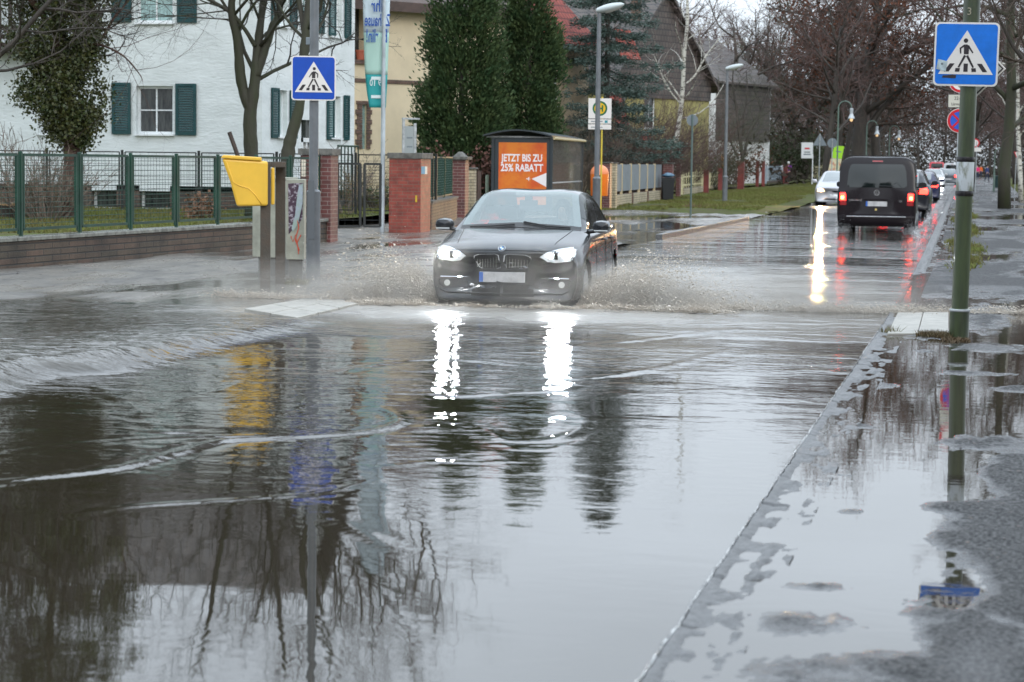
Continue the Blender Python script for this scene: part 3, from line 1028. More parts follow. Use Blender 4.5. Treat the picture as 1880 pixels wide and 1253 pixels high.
# timber balcony at the left end of the gable wall
bx0, bz1 = LW(-20, 60); bx1, bz0 = LW(68, 90)
bl = MB()
for z in (bz0, bz0 + .22, bz0 + .44): obox(bl, oL, uL, nL, bx0, bx1, 0.75, 0.8, z, z + 0.12)
obox(bl, oL, uL, nL, bx0, bx1, 0.0, 0.8, bz0 - .12, bz0 - .02)
for a in np.linspace(bx0, bx1 - .1, 5): obox(bl, oL, uL, nL, a, a + 0.1, 0.8, 0.86, bz0 - .1, bz0 + 2.3)
bl.build('balcony', m_wood_d, wh)

# ---- cream house
CA, CB = DP(652, 52, 300), DP(800, 50.4, 300)
uC = (CB - CA).normalized(); nC = Vector((uC.y, -uC.x, 0))
ch = thing('cream_house', 'cream rendered house with a brown brick band behind the white banner', 'house', (CA.x, CA.y, 0.25))


def CWp(px, py):
    d = ray(px, py); pn = CA.dot(nC)
    t = pn / (d.x * nC.x + d.y * nC.y)
    p = Vector((d.x * t, d.y * t, CAM_H + d.z * t))
    return (p - CA).dot(uC), p.z - 0.25


W2 = 7.2; EV2 = CWp(740, 12)[1]
nw = rect(CWp, 664, 192, 672, 274)
loggia = rect(CWp, 640, 10, 673, 112)
mb = MB()
facade(mb, (uC * -1.5)[:2], uC, nC, W2 + 1.5, -0.3, EV2, [[nw[0] + 1.5, nw[1] + 1.5, nw[2], nw[3]], [loggia[0] + 1.5, loggia[1] + 1.5, loggia[2], loggia[3]]], 0.5)
q0 = uC * W2; back = nC * -8
facade(mb, q0[:2], (-nC)[:2], uC[:2], 8, -0.3, EV2)
facade(mb, (uC * -1.5)[:2], (-nC)[:2], (-uC)[:2], 8, -0.3, EV2)
mb.build('wall', m_render_c, ch)
bd = MB(); zb = CWp(730, 151)[1]; obox(bd, (0, 0), uC, nC, -1.5, W2 + .02, 0.003, 0.03, zb - 0.07, zb + 0.07); bd.build('brick_band', m_brick_b, ch)
qn = MB()
for k in range(9):
    z = nw[2] + k * (nw[3] - nw[2]) / 9; h = (nw[3] - nw[2]) / 9 - 0.012; wd = 0.28 if k % 2 else 0.20
    obox(qn, (0, 0), uC, nC, nw[0] - wd, nw[0], 0.004, 0.05, z, z + h); obox(qn, (0, 0), uC, nC, nw[1], nw[1] + wd * .8, 0.004, 0.05, z, z + h)
obox(qn, (0, 0), uC, nC, nw[0] - .25, nw[1] + .25, 0.004, 0.06, nw[3], nw[3] + .12)
qn.build('brick_surround', m_brick_b, ch)
gl = MB(); obox(gl, (0, 0), uC, nC, nw[0], nw[1], -0.12, -0.08, nw[2], nw[3]); gl.build('window', m_curtain, ch)
lg = MB(); obox(lg, (0, 0), uC, nC, loggia[0], loggia[1], -0.49, -0.45, loggia[2], loggia[3]); lg.build('window', m_pane, ch)
bc = MB(); obox(bc, (0, 0), uC, nC, loggia[0], loggia[1] + .06, 0.0, 0.12, loggia[2] - .12, loggia[2] + .02); bc.build('brick_sill', m_brick_b, ch)
rf = MB()
o2 = -nC * 4
pts = []
for s_, z in ((0.6, EV2 - 0.25), (0.6, EV2 + 0.1), (-4, EV2 + 3.4), (-8.6, EV2 + 0.1), (-8.6, EV2 - .1), (-4, EV2 + 3.1), (0.0, EV2 - .05)):
    pts.append(nC * s_ + Vector((0, 0, z)))
n_ = len(pts)
A = [p + uC * -2 for p in pts]; B = [p + uC * (W2 + .5) for p in pts]
rf.add(A + B, [tuple(range(n_)), tuple(range(n_, 2 * n_))[::-1]] + [(i, n_ + i, n_ + (i + 1) % n_, (i + 1) % n_) for i in range(n_)])
rf.build('roof', mat('brown_roof', (0.075, 0.045, 0.035), rough=0.5, var=0.3), ch)
# potted plant on the loggia sill
pc = uC * ((loggia[0] + loggia[1]) / 2 + .12) + nC * 0.02
pot = thing('potted_shrub', 'small conifer in a terracotta pot on the loggia of the cream house', 'potted plant', (CA.x + pc.x, CA.y + pc.y, 0.25 + loggia[2] + .02))
MB().lathe([(0.13, 0), (0.17, 0.28), (0.19, 0.28), (0.19, 0.34), (0.15, 0.34)], n=14).build('pot', mat('terracotta', (0.42, 0.11, 0.06), rough=0.7), pot, smooth=40)


# ---- a simple house for the plots further along, with gable towards the camera or the eaves
def plot_house(name, label, p0, p1, depth, z_eave, z_ridge, wall, roof, wins=(), gable_front=True, base=0.1, winmat=None):
    """front wall from plan point p0 to p1 (seen left to right); wins in metres (a0, a1, z0, z1)"""
    p0 = Vector((p0.x, p0.y, 0)); p1 = Vector((p1.x, p1.y, 0))
    u = (p1 - p0).normalized(); n = Vector((u.y, -u.x, 0)); W = (p1 - p0).length
    t = thing(name, label, 'house', (p0.x, p0.y, base))
    mb = MB()
    facade(mb, (0, 0), u, n, W, -0.2, z_eave, wins)
    facade(mb, (u * W)[:2], (-n)[:2], u[:2], depth, -0.2, z_eave)
    facade(mb, (0, 0), (-n)[:2], (-u)[:2], depth, -0.2, z_eave)
    facade(mb, (-n * depth)[:2], u, (-n)[:2], W, -0.2, z_eave)
    if gable_front:
        for d in (0, depth):
            q = -n * d
            mb.add([q + Vector((0, 0, z_eave)), q + u * W + Vector((0, 0, z_eave)), q + u * W / 2 + Vector((0, 0, z_ridge))], [(0, 1, 2)])
    else:
        for a in (0, W):
            q = u * a
            mb.add([q + Vector((0, 0, z_eave)), q - n * depth + Vector((0, 0, z_eave)), q - n * depth / 2 + Vector((0, 0, z_ridge))], [(0, 1, 2)])
    mb.build('wall', wall, t)
    rf = MB()
    e = 0.45; th = 0.2
    if gable_front: ax, bx, La, Lb = u, -n, W, depth
    else: ax, bx, La, Lb = -n, u, depth, W
    sl = (z_ridge - z_eave) / (La / 2)
    prof = [(-e, z_eave - e * sl + .02), (La / 2, z_ridge + .02), (La + e, z_eave - e * sl + .02), (La + e, z_eave - e * sl + th), (La / 2, z_ridge + th + .05), (-e, z_eave - e * sl + th)]
    A = [ax * a + bx * -e + Vector((0, 0, z)) for a, z in prof]; B = [ax * a + bx * (Lb + e) + Vector((0, 0, z)) for a, z in prof]
    k = len(prof)
    rf.add(A + B, [tuple(range(k)), tuple(range(k, 2 * k))[::-1]] + [(i, k + i, k + (i + 1) % k, (i + 1) % k) for i in range(k)])
    rf.build('roof', roof, t)
    for h in wins: window(t, (0, 0), u, n, *h, depth=0.1, pane=winmat)
    return t, u, n


m_tan = mat('tan_render', (0.40, 0.32, 0.22), rough=0.85, var=0.15)
m_olive = mat('mustard_render', (0.30, 0.265, 0.10), rough=0.85, var=0.2, vscale=0.8)
m_white2 = mat('pale_render', (0.68, 0.68, 0.66), rough=0.85, var=0.12, vscale=0.7)
a = DP(985, 45); b = DP(1078, 43.5)
plot_house('tan_house', 'tan house with a bright red tiled roof behind the blue spruce', a, b, 9, 6.6, 10.8, m_tan, m_roof_r, [(0.5, 1.5, 3.8, 5.2)], gable_front=False)
a = DP(1118, 34); b = DP(1300, 31.8)
th, u3, n3 = plot_house('mustard_house', 'mustard yellow house with a steep dark tiled roof behind the birch', a, b, 8.5, 6.0, 11.0, m_olive, m_roof_d, [(0.7, 1.6, 3.3, 5.1), (3.4, 4.5, 3.4, 5.2), (3.3, 4.5, 0.4, 2.5), (1.2, 2.1, 0.5, 2.2)], gable_front=True)
W3 = (b - a).length
ht = MB(); e1 = [Vector((0, 0, 5.1)) + n3 * .02, u3 * W3 + Vector((0, 0, 5.1)) + n3 * .02, u3 * W3 + Vector((0, 0, 6.0)) + n3 * .02, u3 * W3 / 2 + Vector((0, 0, 10.95)) + n3 * .02, Vector((0, 0, 6.0)) + n3 * .02]
ht.add(e1 + [p + n3 * .08 for p in e1], [(0, 1, 2, 3, 4), (5, 6, 7, 8, 9)] + [(i, (i + 1) % 5, 5 + (i + 1) % 5, 5 + i) for i in range(5)])
ht.build('hanging_tiles', m_roof_d, th)
# red tiled lean-to and dormer of that house
lt = MB()
lt.add([u3 * -0.6 + n3 * 0.05 + Vector((0, 0, 5.6)), u3 * 0.55 + n3 * 0.05 + Vector((0, 0, 5.6)), u3 * 0.3 + n3 * 1.0 + Vector((0, 0, 3.5)), u3 * -0.9 + n3 * 1.0 + Vector((0, 0, 3.5))], [(0, 1, 2, 3)])
lo2 = lt.build('lean_to_roof', m_roof_r, th); lo2.modifiers.new('thickness', 'SOLIDIFY').thickness = 0.12
lt = MB()
lt.add([u3 * 0.2 + n3 * 0.12 + Vector((0, 0, 8.7)), u3 * 1.7 + n3 * 0.12 + Vector((0, 0, 8.7)), u3 * 1.6 + n3 * 0.9 + Vector((0, 0, 7.1)), u3 * -0.3 + n3 * 0.9 + Vector((0, 0, 7.1))], [(0, 1, 2, 3)])
lo2 = lt.build('dormer_roof', m_roof_r, th); lo2.modifiers.new('thickness', 'SOLIDIFY').thickness = 0.12
lt = MB()
lt.add([u3 * 1.1 + n3 * 1.0 + Vector((0, 0, 3.1)), u3 * 2.1 + n3 * 1.0 + Vector((0, 0, 3.1)), u3 * 2.1 + n3 * 1.9 + Vector((0, 0, 1.9)), u3 * 1.0 + n3 * 1.9 + Vector((0, 0, 1.9))], [(0, 1, 2, 3)])
lo = lt.build('lean_to_roof', m_roof_r, th)
sm = lo.modifiers.new('thickness', 'SOLIDIFY'); sm.thickness = 0.12
cm = MB(); cm.box((u3.x * 2.4, u3.y * 2.4, 9.9), (0.5, 0.5, 1.3)); cm.build('chimney', m_brick_b, th)
a = DP(1312, 27); b = DP(1412, 25.6)
th2, u4, n4 = plot_house('white_gabled_house', 'white house end wall under a dark shingled upper storey beyond the second lamp', a, b, 9, 7.2, 10.2, m_white2, m_roof_d, [(1.1, 2.0, 0.9, 2.2)], gable_front=False, winmat=mat('lit_window', (0.9, 0.5, 0.15), rough=0.4, emit=(1, 0.45, 0.1), estr=1.2))
sh = MB(); obox(sh, (0, 0), u4, n4, 0.0, (b - a).length - 0.35, 0.01, 0.14, 3.1, 7.1); sh.build('shingle_cladding', m_roof_d, th2)

# ================================================================== STREET FRONTAGE
FX = -14.5
fy0, fy1 = 20.0, G(590, 437, 0.1).y
# low wall: straight from outside the frame to the dark pillar
p_far = G(590, 437, 0.1)
p_mid = G(456, 450, 0.08); p_n = G(0, 491, 0.06)
dirw = (p_mid - p_n).normalized(); dirw.z = 0
p_start = p_n - dirw * 9
gw = thing('garden_wall', 'low mossy brick garden wall under the green wire fence', 'wall', (p_start.x, p_start.y, 0))
Lw = (p_mid - p_start).length + (p_far - p_mid).length
ang = math.atan2(dirw.x, dirw.y)
gw.rotation_euler = (0, 0, -ang)
ZT = 0.42
MB().bb(-0.15, 0.15, 0, Lw, -0.15, ZT).build('wall', m_brick_m, gw, bevel=0.01)
cp = MB()
nseg = int(Lw / 1.0)
for i in range(nseg): cp.bb(-0.19, 0.19, i * Lw / nseg + .004, (i + 1) * Lw / nseg - .004, ZT + .002, ZT + 0.062)
cp.build('coping', mat('wet_coping', (0.20, 0.20, 0.17), rough=0.25, var=0.5, vscale=5), gw, bevel=0.01)
nrm = Vector((math.cos(ang), -math.sin(ang), 0)); dr = Vector((math.sin(ang), math.cos(ang), 0))

fn = thing('wire_fence', 'green wire mesh fence with paired posts on the mossy garden wall', 'fence', (p_start.x, p_start.y, ZT + 0.06), rz=-ang)


def mesh_panel(par, y0, y1, z0, z1, m, wires=14, vstep=0.11, fr=0.022, x=0.0, wr=0.0035):
    mb = MB()
    for y in (y0 + fr, y1 - fr): mb.box((x, y, (z0 + z1) / 2), (fr * 1.6, fr * 1.8, z1 - z0))
    for z in (z0, z1): mb.box((x, (y0 + y1) / 2, z), (fr * 1.6, y1 - y0 - 2 * fr, fr * 1.8))
    for k in range(1, wires):
        z = z0 + (z1 - z0) * k / wires
        mb.path([(x, y0 + fr, z), (x, y1 - fr, z)], wr * 1.3, 4, caps=False)
    nv = int((y1 - y0) / vstep)
    for k in range(1, nv):
        y = y0 + (y1 - y0) * k / nv
        mb.path([(x + .004, y, z0), (x + .004, y, z1)], wr * 0.7, 3, caps=False)
    return mb.build('mesh_panel', m, par)


def along(px, py, z):
    """distance along the frontage at which a post shows at photo column px"""
    d = ray(px, py)
    # intersect plan ray with the fence line
    q = p_start
    det = d.x * dr.y - d.y * dr.x
    t = (q.x * dr.y - q.y * dr.x) / det
    return ((d.x * t - q.x) * dr.x + (d.y * t - q.y) * dr.y)


HF = 1.19
pos = [0.2, 3.6, 6.4] + [along(x, 350, 1) for x in (38, 146, 240, 324, 400, 470, 533, 585)]
pos = sorted(p for p in pos)
pos = [p for i, p in enumerate(pos) if i == 0 or p - pos[i - 1] > 0.8]
for i, p in enumerate(pos):
    MB().bb(-0.025, 0.025, p - 0.024, p + 0.024, -0.06, HF + .03).bb(-0.015, 0.015, p - .085, p - .06, 0.03, HF - .02).build('post', m_green, fn, bevel=0.005)
    if i: mesh_panel(fn, pos[i - 1] + 0.05, p - 0.1, 0.1, HF - 0.02, m_green)

# plant and details behind: second dark fence nearer the house
q = DP(330, 74)
f2 = thing('inner_fence', 'thin dark wire fence of square panels in front of the white house', 'fence', (q.x - 5.5, q.y, 0.3), rz=-PI / 2)
y = 0
for k in range(6):
    mesh_panel(f2, y, y + 1.9, 0.1, 1.45, m_black, wires=9, vstep=0.2, fr=0.016)
    MB().bb(-0.02, 0.02, y + 1.93, y + 1.99, 0, 1.5).build('post', m_black, f2)
    y += 2.02


def pillar(name, label, px0, px1, pyb, pyt, m, capm=m_cap, depth=None, zb=0.1, cap=0.13, over=0.04, rz=None, dome=False):
    a = G(px0, pyb, zb); b = G(px1, pyb, zb)
    pxm = FPX / ((R_CAM.transposed() @ Vector((a.x, a.y, a.z - CAM_H))).z * -1)
    w_ = (px1 - px0) / pxm
    dd = depth or w_
    top = hz((px0 + px1) / 2, pyt, (a + b) / 2)
    c = (a + b) / 2
    w_ = w_ / (1 + 0.21 * dd / max(w_, .01)) if rz is None else w_
    t = thing(name, label, 'pillar', (c.x, c.y + dd / 2, 0), rz=rz or 0)
    MB().bb(-w_ / 2, w_ / 2, -dd / 2, dd / 2, -0.1, top - cap).build('shaft', m, t, bevel=0.008)
    cpm = MB()
    if dome:
        cpm.bb(-w_ / 2 - over, w_ / 2 + over, -dd / 2 - over, dd / 2 + over, top - cap + .002, top - cap * .6)
        cpm.box((0, 0, top - cap * .3), (w_ * .9, dd * .9, cap * .6), taper=0.3)
    else:
        cpm.bb(-w_ / 2 - over, w_ / 2 + over, -dd / 2 - over, dd / 2 + over, top - cap + .002, top)
    cpm.build('cap', capm, t, bevel=0.01)
    return t, w_, dd, top


dp_, wq, dq, tq = pillar('brick_pillar', 'dark purple brick gate pillar behind the grey sign post', 545, 612, 437, 273, m_brick_p, depth=0.5)
nb = MB().bb(-wq / 2 + .03, -wq / 2 + .12, -dq / 2 - .02, -dq / 2 - .005, tq - .55, tq - .22); nb.build('name_plate', mat('plate_white', (0.7, 0.62, 0.5), rough=0.4), dp_)
rp, wq, dq, tq = pillar('brick_pillar', 'bright red brick gate pillar with a grey cap beside the flagpole', 706, 779, 420, 281, m_brick_r)
bxm = MB().bb(wq / 2 + .003, wq / 2 + .09, -dq / 2 + .02, -dq / 2 + .22, tq - .47, tq - .3); bxm.build('intercom', mat('intercom_blue', (0.25, 0.4, 0.5), rough=0.3), rp)
MB().bb(wq / 2 - .12, wq / 2 - .08, -dq / 2 - .015, -dq / 2 - .003, tq - 1.1, tq - .95).build('yellow_tag', mat('tag_yellow', (0.6, 0.4, 0.03), rough=0.5), rp)
pillar('brick_pillar', 'brown brick pillar with a pointed stone cap at the end of the green fence', 826, 856, 398, 279, m_brick_p, cap=0.22, over=0.08, dome=True)
pillar('brick_pillar', 'yellow brick pillar to the left of the bus shelter', 856, 872, 396, 308, m_brick_y, cap=0.05)
# gate between dark and red pillars
ga, gb_ = G(616, 425, 0.15), G(700, 425, 0.15)
gt = thing('garden_gate', 'black wire gate of two leaves between the brick pillars', 'gate', (ga.x, ga.y, 0.1), rz=math.atan2(gb_.y - ga.y, gb_.x - ga.x) - PI / 2)
Lg = (gb_ - ga).length
Lg = Lg
zt = hz(650, 310, (ga + gb_) / 2)
for y0, y1 in ((0.02, Lg * 0.56), (Lg * 0.60, Lg)):
    mesh_panel(gt, y0, y1, 0.15, zt, m_black, wires=10, vstep=0.15, fr=0.025)
# short low wall with green fence right of the red pillar
a = G(781, 415, 0.1); b = G(826, 401, 0.1)
an = math.atan2(b.y - a.y, b.x - a.x) - PI / 2
gw2 = thing('garden_wall', 'low dark brick wall right of the red pillar, carrying a green fence', 'wall', (a.x, a.y, 0), rz=an)
L2 = (b - a).length + .6
z2 = hz(800, 369, (a + b) / 2)
MB().bb(-0.14, 0.14, 0, L2, -0.1, z2).build('wall', m_brick_d, gw2)
MB().bb(-0.18, 0.18, 0, L2, z2 + .002, z2 + .06).build('coping', m_cap, gw2)
fn2 = thing('wire_fence', 'tall green mesh fence right of the red pillar', 'fence', (a.x, a.y, z2 + .06), rz=an)
h2 = hz(800, 289, (a + b) / 2) - z2 - .06
for k in range(3):
    mesh_panel(fn2, k * L2 / 3 + .05, (k + 1) * L2 / 3 - .05, 0.05, h2, m_green, wires=16, vstep=0.06, wr=0.006)
    MB().bb(-0.03, 0.03, k * L2 / 3 - .03, k * L2 / 3 + .03, 0, h2 + .03).build('post', m_green, fn2)
# wooden boards and small post left of the shelter
a = G(872, 396, .1); b = G(898, 393, .1)
sf = thing('board_fence', 'weathered brown board fence beside the bus shelter', 'fence', (a.x, a.y + .3, 0), rz=math.atan2(b.y - a.y, b.x - a.x))
zt = hz(885, 314, a)
for k in range(5): MB().bb(k * .085 * 1.2, k * .085 * 1.2 + .09, 0, 0.03, 0.05, zt - (k % 2) * .03).build('board', m_wood_d, sf)

# ---- metal-panelled wall beyond the shelter, and the gardens after it
pa = G(1122, 381, 0.1); pb = G(1213, 367, 0.1); pc_ = G(1246, 360, .1)
an = math.atan2(pb.y - pa.y, pb.x - pa.x)
mp_ = thing('panel_fence', 'fence of grey sheet panels on a pale yellow brick base beyond the orange bin', 'fence', (pa.x, pa.y, 0), rz=an)
Lp = (pb - pa).length; zt = hz(1160, 301, pa); zm = hz(1122, 353, pa)
MB().bb(0, Lp, -0.12, 0.12, -0.1, zm - .12).build('base_wall', m_brick_y, mp_)
m_sheet = mat('grey_sheet', (0.21, 0.24, 0.26), rough=0.4, var=0.2, vscale=3)
m_post_warm = mat('warm_lit_post', (0.55, 0.44, 0.27), rough=0.4)  # warm headlight glow is put into the colour of the posts
for k in range(6):
    u0 = Lp * k / 6; u1 = Lp * (k + 1) / 6
    MB().bb(u0 + .04, u1 - .04, -0.02, 0.02, zm, zt - .03).build('sheet_panel', m_sheet, mp_)
    MB().bb(u0 - .03, u0 + .03, -0.05, 0.04, zm - .12, zt).build('post', m_post_warm, mp_)
for k in range(1, 4): MB().bb(Lp * k / 3.2 - .12, Lp * k / 3.2 + .12, -0.16, 0.16, -0.1, zm - .1).build('buttress', m_brick_b, mp_)
pillar('brick_pillar', 'dark brick pillar with a pale edge beside the orange bin', 1086, 1121, 384, 298, m_brick_p, cap=0.04, zb=.1, depth=0.4)
pillar('brick_pillar', 'pale yellow brick pillar at the near end of the panel fence', 1121, 1131, 382, 299, m_brick_y, cap=0.03, depth=0.25)
pillar('brick_pillar', 'wide dark brick pillar behind the black wheeled bin', 1214, 1235, 367, 299, m_brick_p, cap=0.05, depth=0.5)
pillar('brick_pillar', 'narrow dark brick pillar to the right of the black wheeled bin', 1239, 1249, 362, 299, m_brick_p, cap=0.05, depth=0.4)


def slat_fence(label, x0, x1, yb0, yb1, yt, m, base=None, n=8, name='slat_fence', zb=.1):
    a = G(x0, yb0, zb); b = G(x1, yb1, zb)
    t = thing(name, label, 'fence', (a.x, a.y, 0), rz=math.atan2(b.y - a.y, b.x - a.x))
    L_ = (b - a).length; zt = hz(x0, yt, a)
    z0 = .1
    if base:
        z0 = .45; MB().bb(0, L_, -.12, .12, -.1, z0 - .02).build('base_wall', base, t)
    mb = MB()
    for k in range(n + 1): mb.bb(L_ * k / n - .03, L_ * k / n + .03, -.02, .02, z0, zt)
    mb.bb(0, L_, .022, .05, zt - .25, zt - .17).bb(0, L_, .022, .05, z0 + .1, z0 + .18)
    mb.build('slats', m, t)
    for k in (0, 1): MB().bb(L_ * k - .06, L_ * k + .06, -.06, .06, -.1, zt + .06).build('post', m, t)
    return t


m_cream = mat('cream_paint', (0.55, 0.50, 0.30), rough=0.5, var=0.2)
m_redwood = mat('red_brown_wood', (0.17, 0.035, 0.03), rough=0.5, var=0.4)
slat_fence('cream slatted fence on a low brick base behind the round sign post', 1251, 1290, 360, 354, 317, m_cream, m_brick_y, 10)
slat_fence('small cream gate fence left of the second street lamp', 1301, 1318, 352, 350, 318, m_cream, m_brick_y, 5)
slat_fence('dark slatted fence in front of the multi stemmed tree', 1325, 1362, 350, 348, 312, m_wood_d, None, 14)
slat_fence('pale blue boarded fence left of the walker in purple', 1406, 1436, 342, 339, 305, mat('pale_blue_boards', (0.30, 0.36, 0.42), rough=0.5, var=0.2), m_brick_d, 16)
slat_fence('dark low fence behind the white notice board', 1452, 1490, 336, 334, 305, m_wood_d, None, 14)
slat_fence('white lit picket fence behind the triangular sign', 1492, 1524, 334, 332, 303, m_cream, None, 12)
for i, (x0, x1, yb, yt, lb) in enumerate(((1290, 1301, 356, 312, 'red brown post between the two cream fences'), (1317, 1326, 352, 309, 'red brown gate post left of the second lamp'),
                                          (1352, 1366, 350, 296, 'tall red brown gate post right of the second lamp'), (1386, 1393, 345, 296, 'left of two slim red gate posts under the white gable'),
                                          (1397, 1404, 344, 296, 'right of two slim red gate posts under the white gable'), (1436, 1446, 340, 303, 'brown gate post beside the walker in purple'))):
    pillar('gate_post', lb, x0, x1, yb, yt, m_redwood, capm=m_redwood, cap=0.04, over=0.015)
# ================================================================== TREES AND SHRUBS
m_bark = mat('grey_green_bark', (0.048, 0.042, 0.033), rough=0.75, col2=(0.042, 0.048, 0.022), vscale=3, bump=0.9, bscale=18, stretch=(1, 1, 0.35), spec=0.4)
m_bark_d = mat('dark_wet_bark', (0.045, 0.036, 0.028), rough=0.7, var=0.4, vscale=3, bump=0.8, bscale=14, stretch=(1, 1, 0.35))
m_bark_b = mat('brown_bark', (0.085, 0.045, 0.033), rough=0.75, var=0.45, vscale=4, bump=0.9, bscale=16, stretch=(1, 1, 0.35))
m_birch = mat('birch_bark', (0.50, 0.48, 0.42), rough=0.6, col2=(0.07, 0.06, 0.05), vscale=4.5, stretch=(1, 1, 2.5), lo=0.52, hi=0.6)
m_twig = mat('twigs', (0.075, 0.055, 0.042), rough=0.8, var=0.3)
m_twig_r = mat('reddish_twigs', (0.085, 0.05, 0.042), rough=0.8, var=0.3)
m_twig_g = mat('mossy_twigs', (0.06, 0.062, 0.035), rough=0.8, var=0.3)
m_ivy = mat('ivy_leaves', (0.028, 0.052, 0.013), rough=0.45, col2=(0.095, 0.092, 0.028), vscale=4.5, spec=0.5)
m_thuja = mat('thuja_sprays', (0.024, 0.055, 0.022), rough=0.65, col2=(0.070, 0.098, 0.036), vscale=2.6, spec=0.2)
m_spruce = mat('blue_spruce_needles', (0.045, 0.075, 0.065), rough=0.65, col2=(0.11, 0.15, 0.13), vscale=3.5, spec=0.2)
m_redleaf = mat('withered_oak_leaves', (0.15, 0.052, 0.028), rough=0.8, col2=(0.07, 0.035, 0.022), vscale=2, spec=0.2)
m_hedge = mat('dark_hedge_leaves', (0.018, 0.032, 0.012), rough=0.7, col2=(0.05, 0.06, 0.02), vscale=3, spec=0.2)


class TreeGen:
    def __init__(s, seed):
        s.r = random.Random(seed); s.big = MB(); s.small = MB(); s.tips = []

    def grow(s, p, d, ln, r0, lev, P):
        r = s.r
        n = P['seg'][lev]; step = ln / n
        pts = [p.copy()]; rad = [r0]; dirs = [d.copy()]
        r1 = r0 * P['taper'][lev]
        for i in range(n):
            k = P['wob'][lev]
            d = d + Vector((r.gauss(0, k), r.gauss(0, k), r.gauss(0, k))) + Vector((0, 0, P['up'][lev]))
            d.normalize()
            p = p + d * step
            pts.append(p.copy()); rad.append(r0 + (r1 - r0) * (i + 1) / n); dirs.append(d.copy())
        last = lev == P['levels'] - 1
        (s.big if lev < P['biglev'] else s.small).path(pts, rad, P['sides'][lev], caps=lev < 2)
        if last:
            s.tips.append(pts[-1]); s.tips.append(pts[len(pts) // 2])
            return
        nc = P['n'][lev]
        for j in range(nc):
            f = P['start'][lev] + (1 - P['start'][lev]) * (j + r.random() * .8) / nc
            x = f * n; i = min(int(x), n - 1); t = x - i
            q = pts[i].lerp(pts[i + 1], t); rr = rad[i] + (rad[i + 1] - rad[i]) * t
            dd = dirs[i + 1]
            az = 2.4 * j + r.uniform(-.6, .6) + P.get('az', 0)
            side = dd.orthogonal().normalized()
            side = Matrix.Rotation(az, 3, dd) @ side
            if lev == 0 and P.get('bias') is not None: side = (side + P['bias']).normalized()
            an = math.radians(P['ang'][lev] + r.uniform(-12, 12))
            nd = dd * math.cos(an) + side * math.sin(an)
            s.grow(q, nd, ln * P['len'][lev] * (1 - P['short'][lev] * f) * r.uniform(.75, 1.2), min(rr * .85, r0 * P['rr'][lev] * r.uniform(.8, 1.15)), lev + 1, P)


BASEP = dict(levels=5, biglev=2, seg=[7, 6, 5, 4, 3], taper=[.35, .25, .3, .4, .5], wob=[.06, .14, .18, .22, .25], up=[.04, .05, .03, .02, .0],
             sides=[9, 6, 4, 3, 3], n=[9, 7, 6, 5], start=[.3, .2, .15, .1], ang=[48, 45, 45, 45], len=[.55, .5, .45, .45], short=[.35, .3, .2, .2], rr=[.4, .42, .42, .5])


def scatter_leaves(pts, n, size, seed, spread, asp=1.0, squash=1.0):
    r = np.random.default_rng(seed)
    pts = np.asarray([tuple(p) for p in pts])
    c = pts[r.integers(0, len(pts), n)] + r.normal(0, 1, (n, 3)) * spread * np.array([1, 1, squash])
    s = size * r.uniform(.5, 1.3, n)
    a = r.normal(0, 1, (n, 3)); a /= np.linalg.norm(a, axis=1)[:, None]
    b = np.cross(a, r.normal(0, 1, (n, 3))); b /= np.linalg.norm(b, axis=1)[:, None]
    A = a * s[:, None] * asp; B = b * s[:, None]
    co = np.stack([c - A * .5, c + B * .5, c + A * .5, c - B * .5], 1).reshape(-1, 3)
    return co, np.arange(4 * n).reshape(-1, 4)


def make_tree(name, label, loc, H, r0, P=None, seed=1, bark=None, twig=None, lean=(0, 0), leaves=None, group=None, cat='tree', rz=0, d0=None):
    Q = dict(BASEP); Q.update(P or {})
    t = thing(name, label, cat, loc, rz, group)
    g = TreeGen(seed)
    g.grow(Vector((0, 0, -0.15)), Vector((lean[0], lean[1], 1)).normalized() if d0 is None else Vector(d0).normalized(), H * Q.get('trunklen', .8), r0, 0, Q)
    g.big.build('trunk', bark or m_bark, t, smooth=True)
    g.small.build('crown', twig or m_twig, t)
    if leaves:
        n, size, spread, m = leaves
        co, f = scatter_leaves(g.tips, n, size, seed + 5, spread)
        rawmesh('foliage', co, f, m, t, k=4)
    return t, g


def at_px(px, pxm, z=0.1):
    p = DP(px, pxm, 300); return (p.x, p.y, z)


# -- ivy-clad tree at the left, its crown dark far above the frame
ip_ = at_px(131, 84, 0.28)
IVY_TREE = True
# overhanging bare tree left, outside the frame: its twigs cross the white wall
make_tree('bare_tree', 'bare tree whose low twigs reach in from the left across the white wall', at_px(-70, 92, .3), 12, 0.2,
          dict(n=[10, 8, 7, 6], start=[.22, .15, .1, .1], ang=[62, 42, 42, 42], len=[.50, .5, .45, .45], bias=Vector((.9, -.1, 0))), seed=12, bark=m_bark_d, twig=m_bark_d)

# -- forked grey tree in front of the house corner
P1 = dict(n=[9, 7, 6, 5], trunklen=.8, start=[.2, .15, .1, .1], ang=[26, 40, 42, 45], len=[.8, .42, .45, .45], short=[.45, .3, .2, .2], taper=[.5, .3, .3, .4, .5], rr=[.62, .38, .42, .5], up=[.03, .07, .03, .02, 0])


